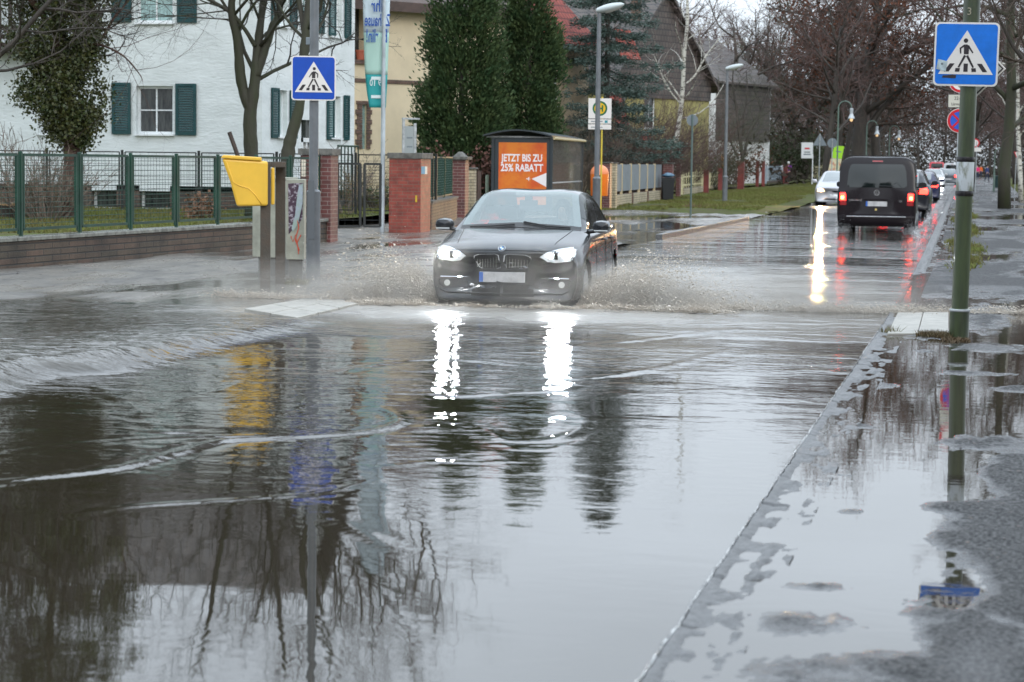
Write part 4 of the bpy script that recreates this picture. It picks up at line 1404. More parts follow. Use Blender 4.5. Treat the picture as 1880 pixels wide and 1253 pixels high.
def forked(name, label, loc, stems, seed, bark, twig, P=None, r_n=9, leaves=None):
    """stems: list of (points, radii) that show in the photo; finer limbs grow from them"""
    t = thing(name, label, 'tree', loc)
    g = TreeGen(seed)
    Q = dict(BASEP); Q.update(P or {})
    for pts, rad in stems:
        fine = []; fr = []
        V = [Vector(p) for p in pts]
        for i in range(len(V) - 1):
            p0 = V[max(i - 1, 0)]; p1 = V[i]; p2 = V[i + 1]; p3 = V[min(i + 2, len(V) - 1)]
            for k in range(5):
                tt = k / 5
                fine.append(0.5 * ((2 * p1) + (p2 - p0) * tt + (2 * p0 - 5 * p1 + 4 * p2 - p3) * tt * tt + (3 * p1 - p0 - 3 * p2 + p3) * tt ** 3))
                fr.append((rad[i] + (rad[i + 1] - rad[i]) * tt) * g.r.uniform(.93, 1.1))
        fine.append(V[-1]); fr.append(rad[-1])
        g.big.path(fine, fr, 10)
        nb = Q.get('side', 7)
        for j in range(nb):
            f = Q.get('sstart', .35) + (1 - Q.get('sstart', .35)) * (j + g.r.random()) / nb
            i = min(int(f * (len(fine) - 1)), len(fine) - 2)
            dd = (fine[i + 1] - fine[i]).normalized()
            side = Matrix.Rotation(2.4 * j + g.r.uniform(-.5, .5), 3, dd) @ dd.orthogonal().normalized()
            an = math.radians(g.r.uniform(35, 65))
            g.grow(fine[i], dd * math.cos(an) + side * math.sin(an), Q.get('slen', 3.2) * g.r.uniform(.6, 1.2) * (1.2 - .5 * f), fr[i] * .4, 1, Q)
    g.big.build('trunk', bark, t, smooth=True)
    g.small.build('crown', twig, t)
    if leaves:
        n, size, spread, m = leaves
        co, f = scatter_leaves(g.tips, n, size, seed + 5, spread)
        rawmesh('foliage', co, f, m, t, k=4)
    return t


def stem(loc, pix, d=()):
    """photo points of a stem -> local points on the vertical plane facing the camera through loc (with small depth offsets)"""
    out = []
    L0 = Vector((loc[0], loc[1], 0))
    nn = Vector((-math.sin(YAW), math.cos(YAW), 0)); dist = L0.dot(nn)
    for i, (x, y) in enumerate(pix):
        dd = ray(x, y); k = (dist + (d[i] if i < len(d) else 0)) / (dd.x * nn.x + dd.y * nn.y)
        p = Vector((dd.x * k, dd.y * k, CAM_H + dd.z * k))
        out.append(p - Vector(loc))
    return out


t = forked('ivy_tree', 'brown trunked tree thickly hung with dark ivy at the left behind the green fence', ip_, [
    (stem(ip_, [(133, 420), (132, 300), (130, 250), (122, 190), (112, 120), (106, 50), (100, -50), (92, -180), (85, -330), (80, -480)], [0] * 10), [.24, .19, .165, .15, .14, .13, .12, .10, .08, .03]),
    (stem(ip_, [(112, 110), (140, 60), (170, 0), (200, -90), (230, -220)], [0, .1, .3, .5, .7]), [.07, .06, .05, .04, .02]),
    (stem(ip_, [(108, 70), (80, 30), (40, -20), (-20, -90), (-80, -200)], [0, -.2, -.4, -.5, -.6]), [.08, .07, .06, .05, .02]),
    (stem(ip_, [(118, 110), (170, 82), (222, 100), (255, 135), (262, 150)], [0, -.4, -.8, -1.0, -1.1]), [.035, .028, .02, .013, .006])],
    3, m_bark_b, m_bark_d, dict(side=7, slen=3.0, n=[9, 6, 6, 5], sstart=.35))
r = np.random.default_rng(5)
axis = stem(ip_, [(130, 262), (122, 190), (112, 120), (106, 50), (100, -50), (92, -180), (85, -330), (80, -480)])
ax = np.array([tuple(p) for p in axis])
N = 420; cs = []
rx = Vector((math.cos(YAW), math.sin(YAW), 0))
for i in range(N):
    u = r.random() ** 1.05
    z = 1.75 + u * 9.5
    cx = np.array([np.interp(z, ax[:, 2], ax[:, k]) for k in range(2)])
    rad = np.interp(z, [1.7, 2.1, 2.7, 3.3, 3.9, 4.6, 6, 9, 11.5], [0.22, 0.62, 0.95, 0.85, 1.0, 1.25, 1.7, 2.0, 0.8])
    a = r.uniform(0, 2 * PI); q = rad * math.sqrt(r.random())
    cs.append((cx[0] + q * math.cos(a), cx[1] + q * math.sin(a), z))
cs = np.array(cs)
n = 85000
idx = r.integers(0, N, n)
c = cs[idx] + r.normal(0, 1, (n, 3)) * np.array([.15, .15, .17])
s = 0.064 * r.uniform(.6, 1.5, n)
a = r.normal(0, 1, (n, 3)); a /= np.linalg.norm(a, axis=1)[:, None]
b_ = np.cross(a, r.normal(0, 1, (n, 3))); b_ /= np.linalg.norm(b_, axis=1)[:, None]
A = a * s[:, None]; B = b_ * s[:, None] * .85
rawmesh('ivy', np.stack([c - A * .5, c + B * .5, c + A * .5, c - B * .5], 1).reshape(-1, 3), np.arange(4 * n).reshape(-1, 4), m_ivy, t, k=4)
lb = at_px(463, 83, .27)
forked('bare_tree', 'forked grey barked tree standing before the corner of the white house', lb, [
    (stem(lb, [(465, 400), (462, 300), (459, 215), (468, 150), (473, 90), (480, 30), (490, -40), (500, -150), (520, -300), (530, -420)], [0, 0, 0, 0, .1, .2, .3, .4, .5, .5]), [.21, .17, .16, .125, .10, .085, .08, .07, .05, .03]),
    (stem(lb, [(459, 200), (443, 150), (436, 75), (425, 20), (428, -60), (400, -200), (380, -330), (350, -420)], [0, 0, -.1, -.2, -.3, -.5, -.7, -.8]), [.13, .12, .10, .085, .075, .06, .045, .02]),
    (stem(lb, [(470, 140), (492, 75), (500, 50), (512, 25), (518, -20), (545, -120), (590, -260), (620, -380)], [0, .1, .2, .3, .3, .4, .5, .6]), [.10, .09, .085, .075, .07, .055, .04, .02]),
    (stem(lb, [(468, 85), (450, 55), (425, 25), (385, 0), (340, -30), (280, -100)], [0, -.1, -.2, -.2, -.3, -.4]), [.05, .045, .045, .04, .03, .015]),
], 7, m_bark, m_bark_d, dict(side=12, slen=3.4, n=[9, 7, 6, 5], sstart=.3))
lb = at_px(530, 86, .27)
forked('bare_tree', 'leaning mossy tree bending to the right behind the grey sign post', lb, [
    (stem(lb, [(520, 400), (528, 290), (535, 250), (550, 195), (555, 130), (562, 60), (568, 0), (572, -80), (560, -200), (600, -330), (640, -430)], [0, 0, 0, 0, 0, 0, .1, .2, .2, .3, .4]), [.17, .15, .135, .11, .105, .10, .095, .085, .07, .05, .02]),
    (stem(lb, [(560, 70), (545, -20), (520, -130), (470, -300)], [0, .3, .6, .8]), [.06, .055, .045, .02]),
    (stem(lb, [(572, -60), (620, -130), (690, -200), (760, -240)], [0, -.3, -.6, -.8]), [.07, .055, .04, .02]),
], 9, m_bark, m_bark_d, dict(side=14, slen=3.6, n=[9, 7, 6, 5], sstart=.42))
# leaning cut stake by the trees
q = at_px(432, 84, .3)
sk = stem(q, [(421, 243), (440, 296), (455, 345)])
tag(MB().path(sk, [.05, .05, .05], 8).build('timber_stake', m_wood_d, loc=q), 'dark slanting timber stake left of the forked tree', 'stake')


# -- cut stumps
def stump(px, pxm, w_, h, seed, label):
    q = at_px(px, pxm, .26)
    t = thing('tree_stump', label, 'tree stump', q)
    r_ = random.Random(seed); n = 18
    R = [w_ / 2 * (1 + r_.uniform(-.14, .14)) for _ in range(n)]
    mb = MB(); vs = []
    for z, k in ((-.1, 1.15), (h * .3, 1.0), (h, .96)):
        for i in range(n): vs.append((R[i] * k * math.cos(i * 2 * PI / n), R[i] * k * math.sin(i * 2 * PI / n), z + (r_.uniform(-.02, .02) if z == h else 0)))
    fs = [(a * n + i, a * n + (i + 1) % n, (a + 1) * n + (i + 1) % n, (a + 1) * n + i) for a in (0, 1) for i in range(n)]
    mb.add(vs, fs).build('bark', m_bark_d, t, smooth=True)
    vs2 = [(v[0] * 1.03, v[1] * 1.03, v[2] + dz) for dz in (-.02, .03) for v in vs[-n:]]
    MB().add(vs2, [tuple(range(n)), tuple(range(n, 2 * n))] + [(i, (i + 1) % n, n + (i + 1) % n, n + i) for i in range(n)]).build('cut_face', mat('cut_wood', (0.42, 0.27, 0.14), rough=0.7, var=0.3, vscale=6), t)
    return t


stump(83, 80, .82, .60, 2, 'wide cut tree stump with a pale sawn top behind the green fence')
stump(5, 84, .75, .30, 6, 'lower dark stump at the left edge, half hidden by twigs')


# -- twiggy shrubs
def shrub(name, label, loc, R, H, n, seed, twig, up=.9, leaves=None, cat='shrub', arch=.0, group=None):
    t = thing(name, label, cat, loc, 0, group)
    r_ = random.Random(seed); mb = MB(); tips = []
    for i in range(n):
        a = r_.uniform(0, 2 * PI); q = math.sqrt(r_.random())
        p = Vector((R * .35 * q * math.cos(a), R * .35 * q * math.sin(a), -0.05))
        d = Vector((math.cos(a) * q * (1.25 - up) * 2, math.sin(a) * q * (1.25 - up) * 2, 1)).normalized()
        L_ = H * r_.uniform(.55, 1.05)
        pts = [p]; k = 5
        for j in range(k):
            d = (d + Vector((r_.gauss(0, .13), r_.gauss(0, .13), r_.gauss(0, .08) - arch))).normalized()
            pts.append(pts[-1] + d * L_ / k)
        mb.path(pts, [.013, .011, .009, .007, .005, .004], 3, caps=False)
        for j in range(2, k + 1):
            for _ in range(3):
                d2 = (d + Vector((r_.gauss(0, .6), r_.gauss(0, .6), r_.gauss(.1, .4)))).normalized()
                e = pts[j] + d2 * L_ * r_.uniform(.1, .28)
                m_ = (pts[j] + e) / 2 + Vector((r_.gauss(0, .03), r_.gauss(0, .03), r_.gauss(0, .03)))
                mb.path([pts[j], m_, e], [.006, .005, .003], 3, caps=False); tips += [e, m_]
        tips.append(pts[-1])
    mb.build('branches', twig, t)
    if leaves:
        nn, size, spread, m = leaves
        co, f = scatter_leaves(tips, nn, size, seed + 1, spread)
        rawmesh('foliage', co, f, m, t, k=4)
    return t


m_pale_twig = mat('pale_twigs', (0.17, 0.13, 0.10), rough=0.8, var=0.4)
shrub('bare_shrub', 'pale twiggy bush in front of the white wall at the left edge', at_px(25, 84, .28), 1.6, 1.85, 110, 3, m_pale_twig, .65)
shrub('bare_shrub', 'second pale twiggy bush between the stumps and the ivy tree', at_px(85, 86, .28), 1.2, 1.5, 60, 4, m_pale_twig, .7)
shrub('bare_shrub', 'thin bare bush behind the black garden gate', at_px(632, 74, .28), .7, 1.7, 22, 5, m_pale_twig, .8)
shrub('bare_shrub', 'low brown bush under the cream house, beyond the gate', at_px(675, 66, .28), 1.2, 1.2, 80, 6, mat('straw_twigs', (0.2, 0.15, 0.08), rough=.8, var=.3), .8)
shrub('bare_shrub', 'low dark leafy bush beyond the gate by the flagpole', at_px(690, 68, .28), .7, .8, 30, 16, m_twig, .7, (500, .07, .06, m_ivy))
q = at_px(1145, 42, .1)
shrub('bare_shrub', 'large dense brown bush behind the bus stop sign', q, 3.0, 4.7, 380, 8, m_twig_r, .62)
shrub('bare_shrub', 'brown bush between the bus shelter and the big brown bush', at_px(1062, 46, .1), 1.8, 3.4, 170, 9, m_twig, .7)
shrub('bare_shrub', 'tall brown twiggy bush against the mustard house right of the spruce', at_px(1222, 36, .1), 2.4, 5.0, 190, 61, m_twig_r, .75)
shrub('bare_shrub', 'mossy twiggy bush between the birch and the second street lamp', at_px(1290, 33, .1), 2.2, 4.8, 160, 62, m_twig_g, .8)
shrub('bare_shrub', 'dark green and brown bush under the mustard house', at_px(1195, 38, .1), 1.9, 2.8, 130, 10, m_twig_g, .7, (1500, .09, .12, m_hedge))
shrub('beech_bush', 'reddish leafy bush left of the bus shelter', at_px(882, 58, .1), .8, 2.2, 60, 11, m_twig_r, .8, (2200, .10, .10, mat('beech_leaves', (0.16, 0.07, 0.05), rough=.8, var=.4)))
shrub('leafy_bush', 'dark leafy bush below the white gable left of the walker', at_px(1330, 28.5, .1), 2.0, 3.0, 100, 13, m_twig_g, .7, (2500, .14, .2, m_redleaf))
shrub('leafy_bush', 'dark hedge like bush between the white gable and the notice board', at_px(1438, 21.5, .1), 3.0, 4.2, 140, 14, m_twig_g, .7, (5000, .16, .3, m_hedge))


# -- columnar conifers
def thuja(label, loc, H, R, seed, n=26000):
    t = thing('arborvitae', label, 'conifer', loc)
    g = TreeGen(seed); g.big.path([(0, 0, -.1), (0, 0, H * .8)], [.14, .04], 8); g.big.build('trunk', m_bark_d, t)
    r = np.random.default_rng(seed)
    K = 420
    zc = H * (1 - np.sqrt(r.random(K)) * .98)
    prof = lambda z: R * np.interp(z / H, [0, .04, .15, .4, .7, .9, 1], [.80, 1.0, 1.05, .93, .66, .36, .03])
    ac = r.uniform(0, 2 * PI, K); rc = prof(zc) * r.uniform(.40, 1.12, K)
    cl = np.stack([rc * np.cos(ac), rc * np.sin(ac), zc], 1)
    i = r.integers(0, K, n)
    c = cl[i] + r.normal(0, 1, (n, 3)) * np.array([.15, .15, .24])
    out = np.stack([np.cos(ac[i]), np.sin(ac[i]), np.full(n, 1.1)], 1) + r.normal(0, .45, (n, 3))
    out /= np.linalg.norm(out, axis=1)[:, None]
    side = np.cross(out, r.normal(0, 1, (n, 3))); side /= np.linalg.norm(side, axis=1)[:, None]
    ln = r.uniform(.07, .20, n)[:, None]; wd = ln * .2
    co = np.stack([c, c + out * ln * .5 + side * wd, c + out * ln, c + out * ln * .5 - side * wd], 1).reshape(-1, 3)
    rawmesh('foliage', co, np.arange(4 * n).reshape(-1, 4), m_thuja, t, k=4)
    return t


thuja('broad dark green columnar conifer with ragged edges left of the bus shelter', at_px(846, 57, .1), 9.6, 1.35, 1, 62000)
thuja('narrower dark conifer column directly behind the bus shelter', at_px(968, 55, .1), 10.4, 1.08, 2, 56000)


# -- blue spruce with drooping limbs
def spruce(label, loc, H, R, seed):
    t = thing('blue_spruce', label, 'conifer', loc)
    r_ = random.Random(seed)
    tr = MB(); tr.path([(0, 0, -.1), (0, 0, H)], [.17, .02], 8)
    pts_all = []; z = H * .16; k = 0
    while z < H * .98:
        L_ = R * (1 - z / H) ** .75 * 1.05 + .15
        for j in range(5):
            a = k * .9 + j * 2 * PI / 5 + r_.uniform(-.25, .25)
            l = L_ * r_.uniform(.5, 1.2); dr_ = r_.uniform(.25, .62); zj = r_.uniform(-.2, .2)
            pts = []
            for m in range(7):
                f = m / 6
                pts.append(Vector((math.cos(a) * l * f, math.sin(a) * l * f, z + zj - dr_ * l * f * (1 - .7 * f) + r_.uniform(-.02, .02))))
            tr.path(pts, [.035 * (1 - .8 * m / 6) for m in range(7)], 4, caps=False)
            for m in range(1, 7):
                for s_ in (-1, 0, 1):
                    w_ = .42 * l * (1 - m / 8) * .6
                    b = pts[m] + Vector((-math.sin(a) * s_ * w_, math.cos(a) * s_ * w_, -.06 * abs(s_)))
                    for q in range(4): pts_all.append(tuple(pts[m].lerp(b, (q + 1) / 4)))
        z += .56 * (.8 + .4 * (1 - z / H)); k += 1
    tr.build('trunk', m_bark_d, t)
    r = np.random.default_rng(seed); P = np.array(pts_all); n = 75000
    c = P[r.integers(0, len(P), n)] + r.normal(0, 1, (n, 3)) * np.array([.12, .12, .085])
    out = c * np.array([1, 1, 0]); out /= (np.linalg.norm(out, axis=1)[:, None] + 1e-6)
    out = out + r.normal(0, .5, (n, 3)) + np.array([0, 0, .1]); out /= np.linalg.norm(out, axis=1)[:, None]
    side = np.cross(out, r.normal(0, 1, (n, 3))); side /= np.linalg.norm(side, axis=1)[:, None]
    ln = r.uniform(.07, .18, n)[:, None]; wd = ln * .16
    co = np.stack([c, c + out * ln * .5 + side * wd, c + out * ln, c + out * ln * .5 - side * wd], 1).reshape(-1, 3)
    rawmesh('foliage', co, np.arange(4 * n).reshape(-1, 4), m_spruce, t, k=4)


spruce('blue grey spruce with drooping tiers behind the first street lamp', at_px(1112, 44.5, .1), 13.6, 3.5, 3)

# -- birch
lb = at_px(1245, 37, .1)
forked('birch_tree', 'white barked birch in front of the mustard house', lb, [
    (stem(lb, [(1236, 330), (1238, 280), (1246, 230), (1253, 170), (1256, 100), (1262, 40), (1262, -40), (1270, -140), (1272, -210)], [0] * 9), [.15, .13, .12, .11, .095, .08, .06, .035, .012]),
    (stem(lb, [(1252, 160), (1275, 140), (1292, 110), (1304, 92), (1330, 60)], [0, .1, .1, .2, .3]), [.05, .05, .04, .03, .015]),
    (stem(lb, [(1248, 190), (1225, 160), (1212, 130), (1200, 100)], [0, -.2, -.3, -.4]), [.04, .035, .028, .015])],
    21, m_birch, mat('birch_twigs', (0.14, 0.10, 0.09), rough=.8, var=.3), dict(side=13, slen=2.6, n=[9, 6, 6, 6], sstart=.25, up=[.0, .05, -.02, -.06, -.1]))
# -- multi-stemmed tree by the white gable
lb = at_px(1363, 29, .1)
forked('bare_tree', 'multi stemmed dark tree in front of the white gable', lb, [
    (stem(lb, [(1364, 330), (1363, 290), (1357, 245), (1352, 200), (1345, 150), (1350, 100)], [0] * 6), [.16, .13, .10, .08, .05, .02]),
    (stem(lb, [(1366, 285), (1376, 245), (1392, 215), (1405, 185), (1415, 150)], [0, .1, .2, .3, .4]), [.10, .08, .07, .05, .02]),
    (stem(lb, [(1364, 250), (1366, 210), (1372, 170), (1370, 130)], [0, .1, .2, .3]), [.07, .06, .04, .02]),
    (stem(lb, [(1356, 292), (1342, 262), (1338, 240), (1330, 190)], [0, -.1, -.2, -.2]), [.08, .07, .06, .02])],
    22, m_bark_d, m_twig_g, dict(side=9, slen=2.2, n=[9, 6, 5, 5], sstart=.3))

# -- big oak with withered leaves, and companions
POAK = dict(levels=5, n=[13, 8, 7, 6], start=[.22, .15, .12, .1], ang=[55, 42, 45, 48], len=[.75, .52, .5, .45], short=[.3, .2, .2, .2], wob=[.05, .17, .22, .26, .28], rr=[.5, .45, .42, .5], trunklen=.75, sides=[9, 6, 4, 3, 3])
make_tree('oak_tree', 'great spreading oak with withered reddish leaves beyond the curved lamp', at_px(1572, 24, .1), 20, 0.62, POAK, 31, m_bark_d, m_twig, leaves=(20000, .17, .5, m_redleaf))
make_tree('oak_tree', 'darker bare oak behind the white gabled house', at_px(1475, 19.5, .1), 19, 0.5, POAK, 32, m_bark_d, m_twig_g, leaves=(5000, .15, .4, m_redleaf))
make_tree('ivy_tree', 'dark oak trunk wrapped in ivy left of the black van', at_px(1612, 20, .1), 18, 0.5, POAK, 33, m_bark_d, m_twig, leaves=(4000, .15, .4, m_redleaf))
make_tree('bare_tree', 'tall bare tree rising behind the birch and the mustard house', at_px(1200, 30, .1), 14, 0.3, dict(n=[11, 7, 6, 6]), 34, m_bark, m_twig_r)
make_tree('bare_tree', 'feathery bare tree on the skyline between birch and oak', at_px(1310, 26, .1), 13.5, 0.28, dict(n=[12, 7, 7, 6], ang=[38, 35, 38, 40]), 35, m_bark, m_twig_r)
make_tree('bare_tree', 'high bare tree behind the gap between the white and the cream house', at_px(690, 47, .2), 19, 0.3, dict(n=[13, 8, 7, 6], ang=[52, 45, 45, 45], len=[.6, .5, .45, .45]), 37, m_bark_d, m_twig)
make_tree('bare_tree', 'bare tree whose top shows above the bus shelter conifers', at_px(1010, 38, .1), 13, 0.28, dict(n=[11, 7, 6, 5]), 36, m_bark, m_twig_r)

# -- the tree on the right lawn and those overhead
rt = make_tree('bare_tree', 'thick trunked tree on the right lawn beside the litter bin', at_px(1846, 47, .1), 14, 0.27,
          dict(n=[12, 8, 7, 6], start=[.28, .15, .1, .1], ang=[60, 45, 45, 45], len=[.62, .5, .48, .45]), 41, m_bark, m_twig_r)[0]
make_tree('bare_tree', 'bare tree out of frame on the right whose fine twigs hang behind the green pole', at_px(2010, 74, .1), 12, 0.24,
          dict(n=[13, 9, 8, 6], start=[.25, .12, .1, .1], ang=[68, 45, 45, 45], len=[.52, .5, .48, .45], bias=Vector((-.7, .2, 0)), up=[.04, .02, -.03, -.06, -.08]), 42, m_bark_d, m_twig)
make_tree('bare_tree', 'bare tree further up the right side, behind the priority sign', at_px(1900, 36, .1), 13, 0.26,
          dict(n=[13, 8, 8, 6], start=[.22, .12, .1, .1], ang=[60, 45, 45, 45], len=[.6, .5, .48, .45], bias=Vector((-.35, 0, 0))), 43, m_bark_d, m_twig_r)
lb = at_px(1877, 40, .1)
make_tree('birch_tree', 'slim white birch at the right edge of the photo', lb, 11, .13, dict(n=[12, 6, 5, 4], ang=[40, 40, 40, 40], len=[.3, .5, .45, .45]), 44, m_birch, m_twig)

# -- avenue trees in the distance: a few forms, many copies
protos = []
specs = [(51, m_twig_r, dict(n=[11, 7, 6, 5])), (52, m_twig, dict(n=[12, 7, 6, 5], ang=[40, 40, 42, 45])), (53, m_twig_r, dict(n=[10, 8, 6, 5], ang=[58, 45, 45, 45], len=[.62, .5, .45, .45]))]
LBL_L = 'tall bare avenue tree on the left of the road beyond the oaks'
LBL_R = 'tall bare avenue tree on the right beyond the footpath'
r_ = random.Random(77)
plac = []
for Y in (150, 166, 183, 201, 222, 246, 272, 300, 330):
    xl = float(XL(Y)); xr = float(XR(Y))
    plac.append((xl - 2.2, Y, 'L')); plac.append((xl - 9 + r_.uniform(-1, 1), Y + 7, 'L')); plac.append((xl - 17, Y + 3, 'L'))
for Y in (104, 122, 140, 160, 182, 206, 234, 266, 300, 335):
    xr = float(XR(Y))
    if Y > 125: plac.append((xr + 1.0, Y + 5, 'R'))
    plac.append((xr + 5.5 + r_.uniform(-.5, .5), Y, 'R')); plac.append((xr + 11, Y + 6, 'R')); plac.append((xr + 18, Y - 3, 'R'))
for x in np.linspace(-60, 40, 26): plac.append((x, 372 + r_.uniform(-16, 16), 'L' if x < -4 else 'R'))
first = {}
for i, (x, y, sd2) in enumerate(plac):
    k = r_.randrange(3)
    lab = LBL_L if sd2 == 'L' else LBL_R
    grp = 'bare avenue trees left of the road' if sd2 == 'L' else 'bare avenue trees right of the road'
    sc_ = r_.uniform(.85, 1.2)
    if k not in first:
        s_, tw, P_ = specs[k]
        first[k] = make_tree('avenue_tree', lab, (x, y, 0), 14, 0.26, P_, s_, m_bark_d, tw, group=grp)[0]
    else:
        c = copy_tree(first[k], (x, y, 0), r_.uniform(0, 6.28), lab, sc_)
        c['group'] = grp
# woodland understorey far off, one mass
r = np.random.default_rng(9)
pts = []
for i in range(9000):
    s_ = r.random() < .5
    Y = 110 * math.exp(r.random() * 1.25)
    if s_: x = float(XL(Y)) - 5 - r.random() * 30
    else: x = float(XR(Y)) + 9 + r.random() * 28
    if s_ and Y < 150: x -= 12
    pts.append((x, Y, r.random() ** 1.5 * 5.0))
pts += [(r.uniform(-75, 60), 400 + r.uniform(-10, 60), r.random() ** 1.1 * 17) for _ in range(26000)]
pts = np.array(pts); n = 280000
co, f = scatter_leaves(pts, n, .52, 3, .5, asp=.38)
o = rawmesh('undergrowth', co, f, mat('brown_undergrowth', (0.060, 0.045, 0.040), rough=.9, col2=(0.035, 0.038, 0.022), vscale=.25, spec=.1), k=4)
o['kind'] = 'stuff'; o['label'] = 'brown and dark green undergrowth beneath the distant avenue trees'; o['category'] = 'undergrowth'

# unseen tree mass added behind the viewer to darken what paint and glass reflect
pts = []
for i in range(12000):
    k = r.random()
    if k < .35: x = -17 - r.random() * 8; y = r.uniform(-120, 5)
    elif k < .7: x = 6 + r.random() * 8; y = r.uniform(-120, 22)
    else: x = r.uniform(-25, 14); y = -95 - r.random() * 25
    pts.append((x, y, r.random() * 12))
co, f = scatter_leaves(np.array(pts), 110000, .5, 13, .7, asp=.5)
o = rawmesh('added_woods', co, f, MATS['brown_undergrowth'], k=4)
o['kind'] = 'stuff'; o['label'] = 'dark tree mass added unseen behind the viewer to darken reflections'; o['category'] = 'added_woods'
# ================================================================== STREET FURNITURE
m_pole = mat('grey_pole_paint', (0.145, 0.155, 0.165), rough=0.35, var=0.2, vscale=5)
m_galv = mat('galvanised_pole', (0.42, 0.44, 0.45), rough=0.4, metal=0.3, var=0.35, vscale=9)
m_polegreen = mat('mossy_green_pole', (0.055, 0.075, 0.030), rough=0.35, col2=(0.03, 0.04, 0.022), vscale=3.5, stretch=(3, 3, .5), bump=.12, bscale=40, coat=.3)
m_signblue = mat('sign_blue', (0.0, 0.062, 0.42), rough=0.3, var=0.1, vscale=8)
m_signblue2 = mat('sign_blue_bright', (0.0, 0.16, 0.66), rough=0.3, var=0.12, vscale=8)
m_signwhite = mat('sign_white', (0.74, 0.70, 0.66), rough=0.3)
m_signblack = mat('sign_black', (0.02, 0.014, 0.018), rough=0.4)
m_signback = mat('sign_back_grey', (0.17, 0.20, 0.22), rough=0.5, var=0.1)
m_signred = mat('sign_red', (0.55, 0.01, 0.02), rough=0.3)
m_yel = mat('mailbox_yellow', (0.80, 0.47, 0.045), rough=0.4, var=0.08, vscale=3, coat=.2)
m_steel = mat('brown_steel_post', (0.060, 0.052, 0.040), rough=0.5, col2=(0.075, 0.052, 0.035), vscale=7, bump=.3)
m_white = mat('white_plastic', (0.75, 0.76, 0.76), rough=0.35)
m_anth = mat('anthracite_frame', (0.022, 0.032, 0.038), rough=0.35)


def rounded_rect(w_, h_, r_, n=6):
    out = []
    for cx, cy, a0 in ((w_ / 2 - r_, h_ / 2 - r_, 0), (-w_ / 2 + r_, h_ / 2 - r_, 90), (-w_ / 2 + r_, -h_ / 2 + r_, 180), (w_ / 2 - r_, -h_ / 2 + r_, 270)):
        for k in range(n + 1):
            a = math.radians(a0 + 90 * k / n); out.append((cx + r_ * math.cos(a), cy + r_ * math.sin(a)))
    return out


def disc(r_, n=32, cx=0, cy=0, a0=0):
    return [(cx + r_ * math.cos(a0 + 2 * PI * k / n), cy + r_ * math.sin(a0 + 2 * PI * k / n)) for k in range(n)]


def strip(p, q, w0, w1):
    p = Vector(p); q = Vector(q); d = (q - p).normalized(); n = Vector((-d.y, d.x))
    return [tuple(p - n * w0 / 2), tuple(q - n * w1 / 2), tuple(q + n * w1 / 2), tuple(p + n * w0 / 2)]


def zebra_sign(name, label, loc, rz, blue, S=0.60, flip=1, cat='road sign', rim=m_signwhite, sticker=False):
    """square sign whose face looks along local -Y; flip=-1: the walker walks to the left"""
    t = thing(name, label, cat, loc, rz)
    h = S / 2
    MB().prism(rounded_rect(S, S, .045), 0.0, 0.012, 'Y').build('plate', rim, t)
    MB().prism(rounded_rect(S - .035, S - .035, .035), -0.003, -0.0003, 'Y').build('blue_field', blue, t)
    T = [(-.255, -.19), (.255, -.19), (0, .225)]
    MB().prism([(x * S / .6, z * S / .6) for x, z in T], -0.006, -0.0033, 'Y').build('white_triangle', m_signwhite, t)
    k = S / .6 * flip; kz = S / .6
    fig = MB(); y0, y1 = -0.0085, -0.0063
    def pr(o): fig.prism([(x * k, z * kz) for x, z in o], y0, y1, 'Y')
    pr(disc(.021, 16, .008, .128))
    pr([(-.022, -.0), (.022, -.0), (.024, .07), (.012, .092), (-.008, .092), (-.024, .07)])
    pr(strip((.015, .086), (.056, .055), .017, .015)); pr(strip((.056, .058), (.052, .005), .016, .012))
    pr(strip((-.014, .082), (-.062, .012), .018, .012))
    pr(strip((.010, -.012), (.068, -.125), .022, .016)); pr(strip((-.008, -.012), (-.07, -.125), .022, .016))
    fo = fig.build('walker_figure', m_signblack, t)
    st = MB()
    y0, y1 = -0.0083, -0.0062
    for (x0, w_, sk) in ((-.150, .045, .030), (-.072, .042, .012), (0, .040, 0), (.072, .042, -.012), (.150, .045, -.030)):
        if abs(x0) in (.072,):
            st.prism([(k * (x0 - w_ / 2 - sk * .5), kz * -.165), (k * (x0 + w_ / 2 - sk * .5), kz * -.165), (k * (x0 + w_ / 2 - sk * .1), kz * -.131), (k * (x0 - w_ / 2 - sk * .1), kz * -.131)], y0, y1, 'Y')
        else:
            st.prism([(k * (x0 - w_ / 2 - sk), kz * -.165), (k * (x0 + w_ / 2 - sk), kz * -.165), (k * (x0 + w_ / 2 - .2 * sk + sk), kz * -.088), (k * (x0 - w_ / 2 - .2 * sk + sk), kz * -.088)], y0, y1, 'Y')
    st.build('crossing_stripes', m_signblack, t)
    cl = MB()
    for z in (-.2 * kz, .2 * kz): cl.bb(-.14, .14, .013, .03, z - .015, z + .015)
    cl.build('bracket', m_galv, t)
    if sticker:
        s2 = MB(); s2.prism([(-.275, -.145), (-.185, -.165), (-.17, -.07), (-.262, -.05)], -0.0105, -0.009, 'Y')
        so_ = s2.build('sticker', mat('worn_sticker', (0.42, 0.50, 0.52), rough=0.5, var=.3, vscale=20), t)
        s3 = MB(); s3.prism([(-.22, -.225), (-.09, -.23), (-.085, -.20), (-.12, -.195), (-.21, -.205)], -0.0055, -0.0034, 'Y')
        s3.prism(rounded_rect(.03, .006, .002), -0.0055, -0.0034, 'Y')
        s3.build('black_smudge', m_signblack, t)
        s4 = MB(); s4.prism(disc(.012, 14, -.222, -.095), -0.0125, -0.0108, 'Y'); s4.build('sticker_mark', m_signback, so_)
    return t


def face_cam(p, extra=0.0):
    """rotation that turns local -Y towards the camera from p"""
    return math.atan2(p[1], p[0]) - PI / 2 + extra


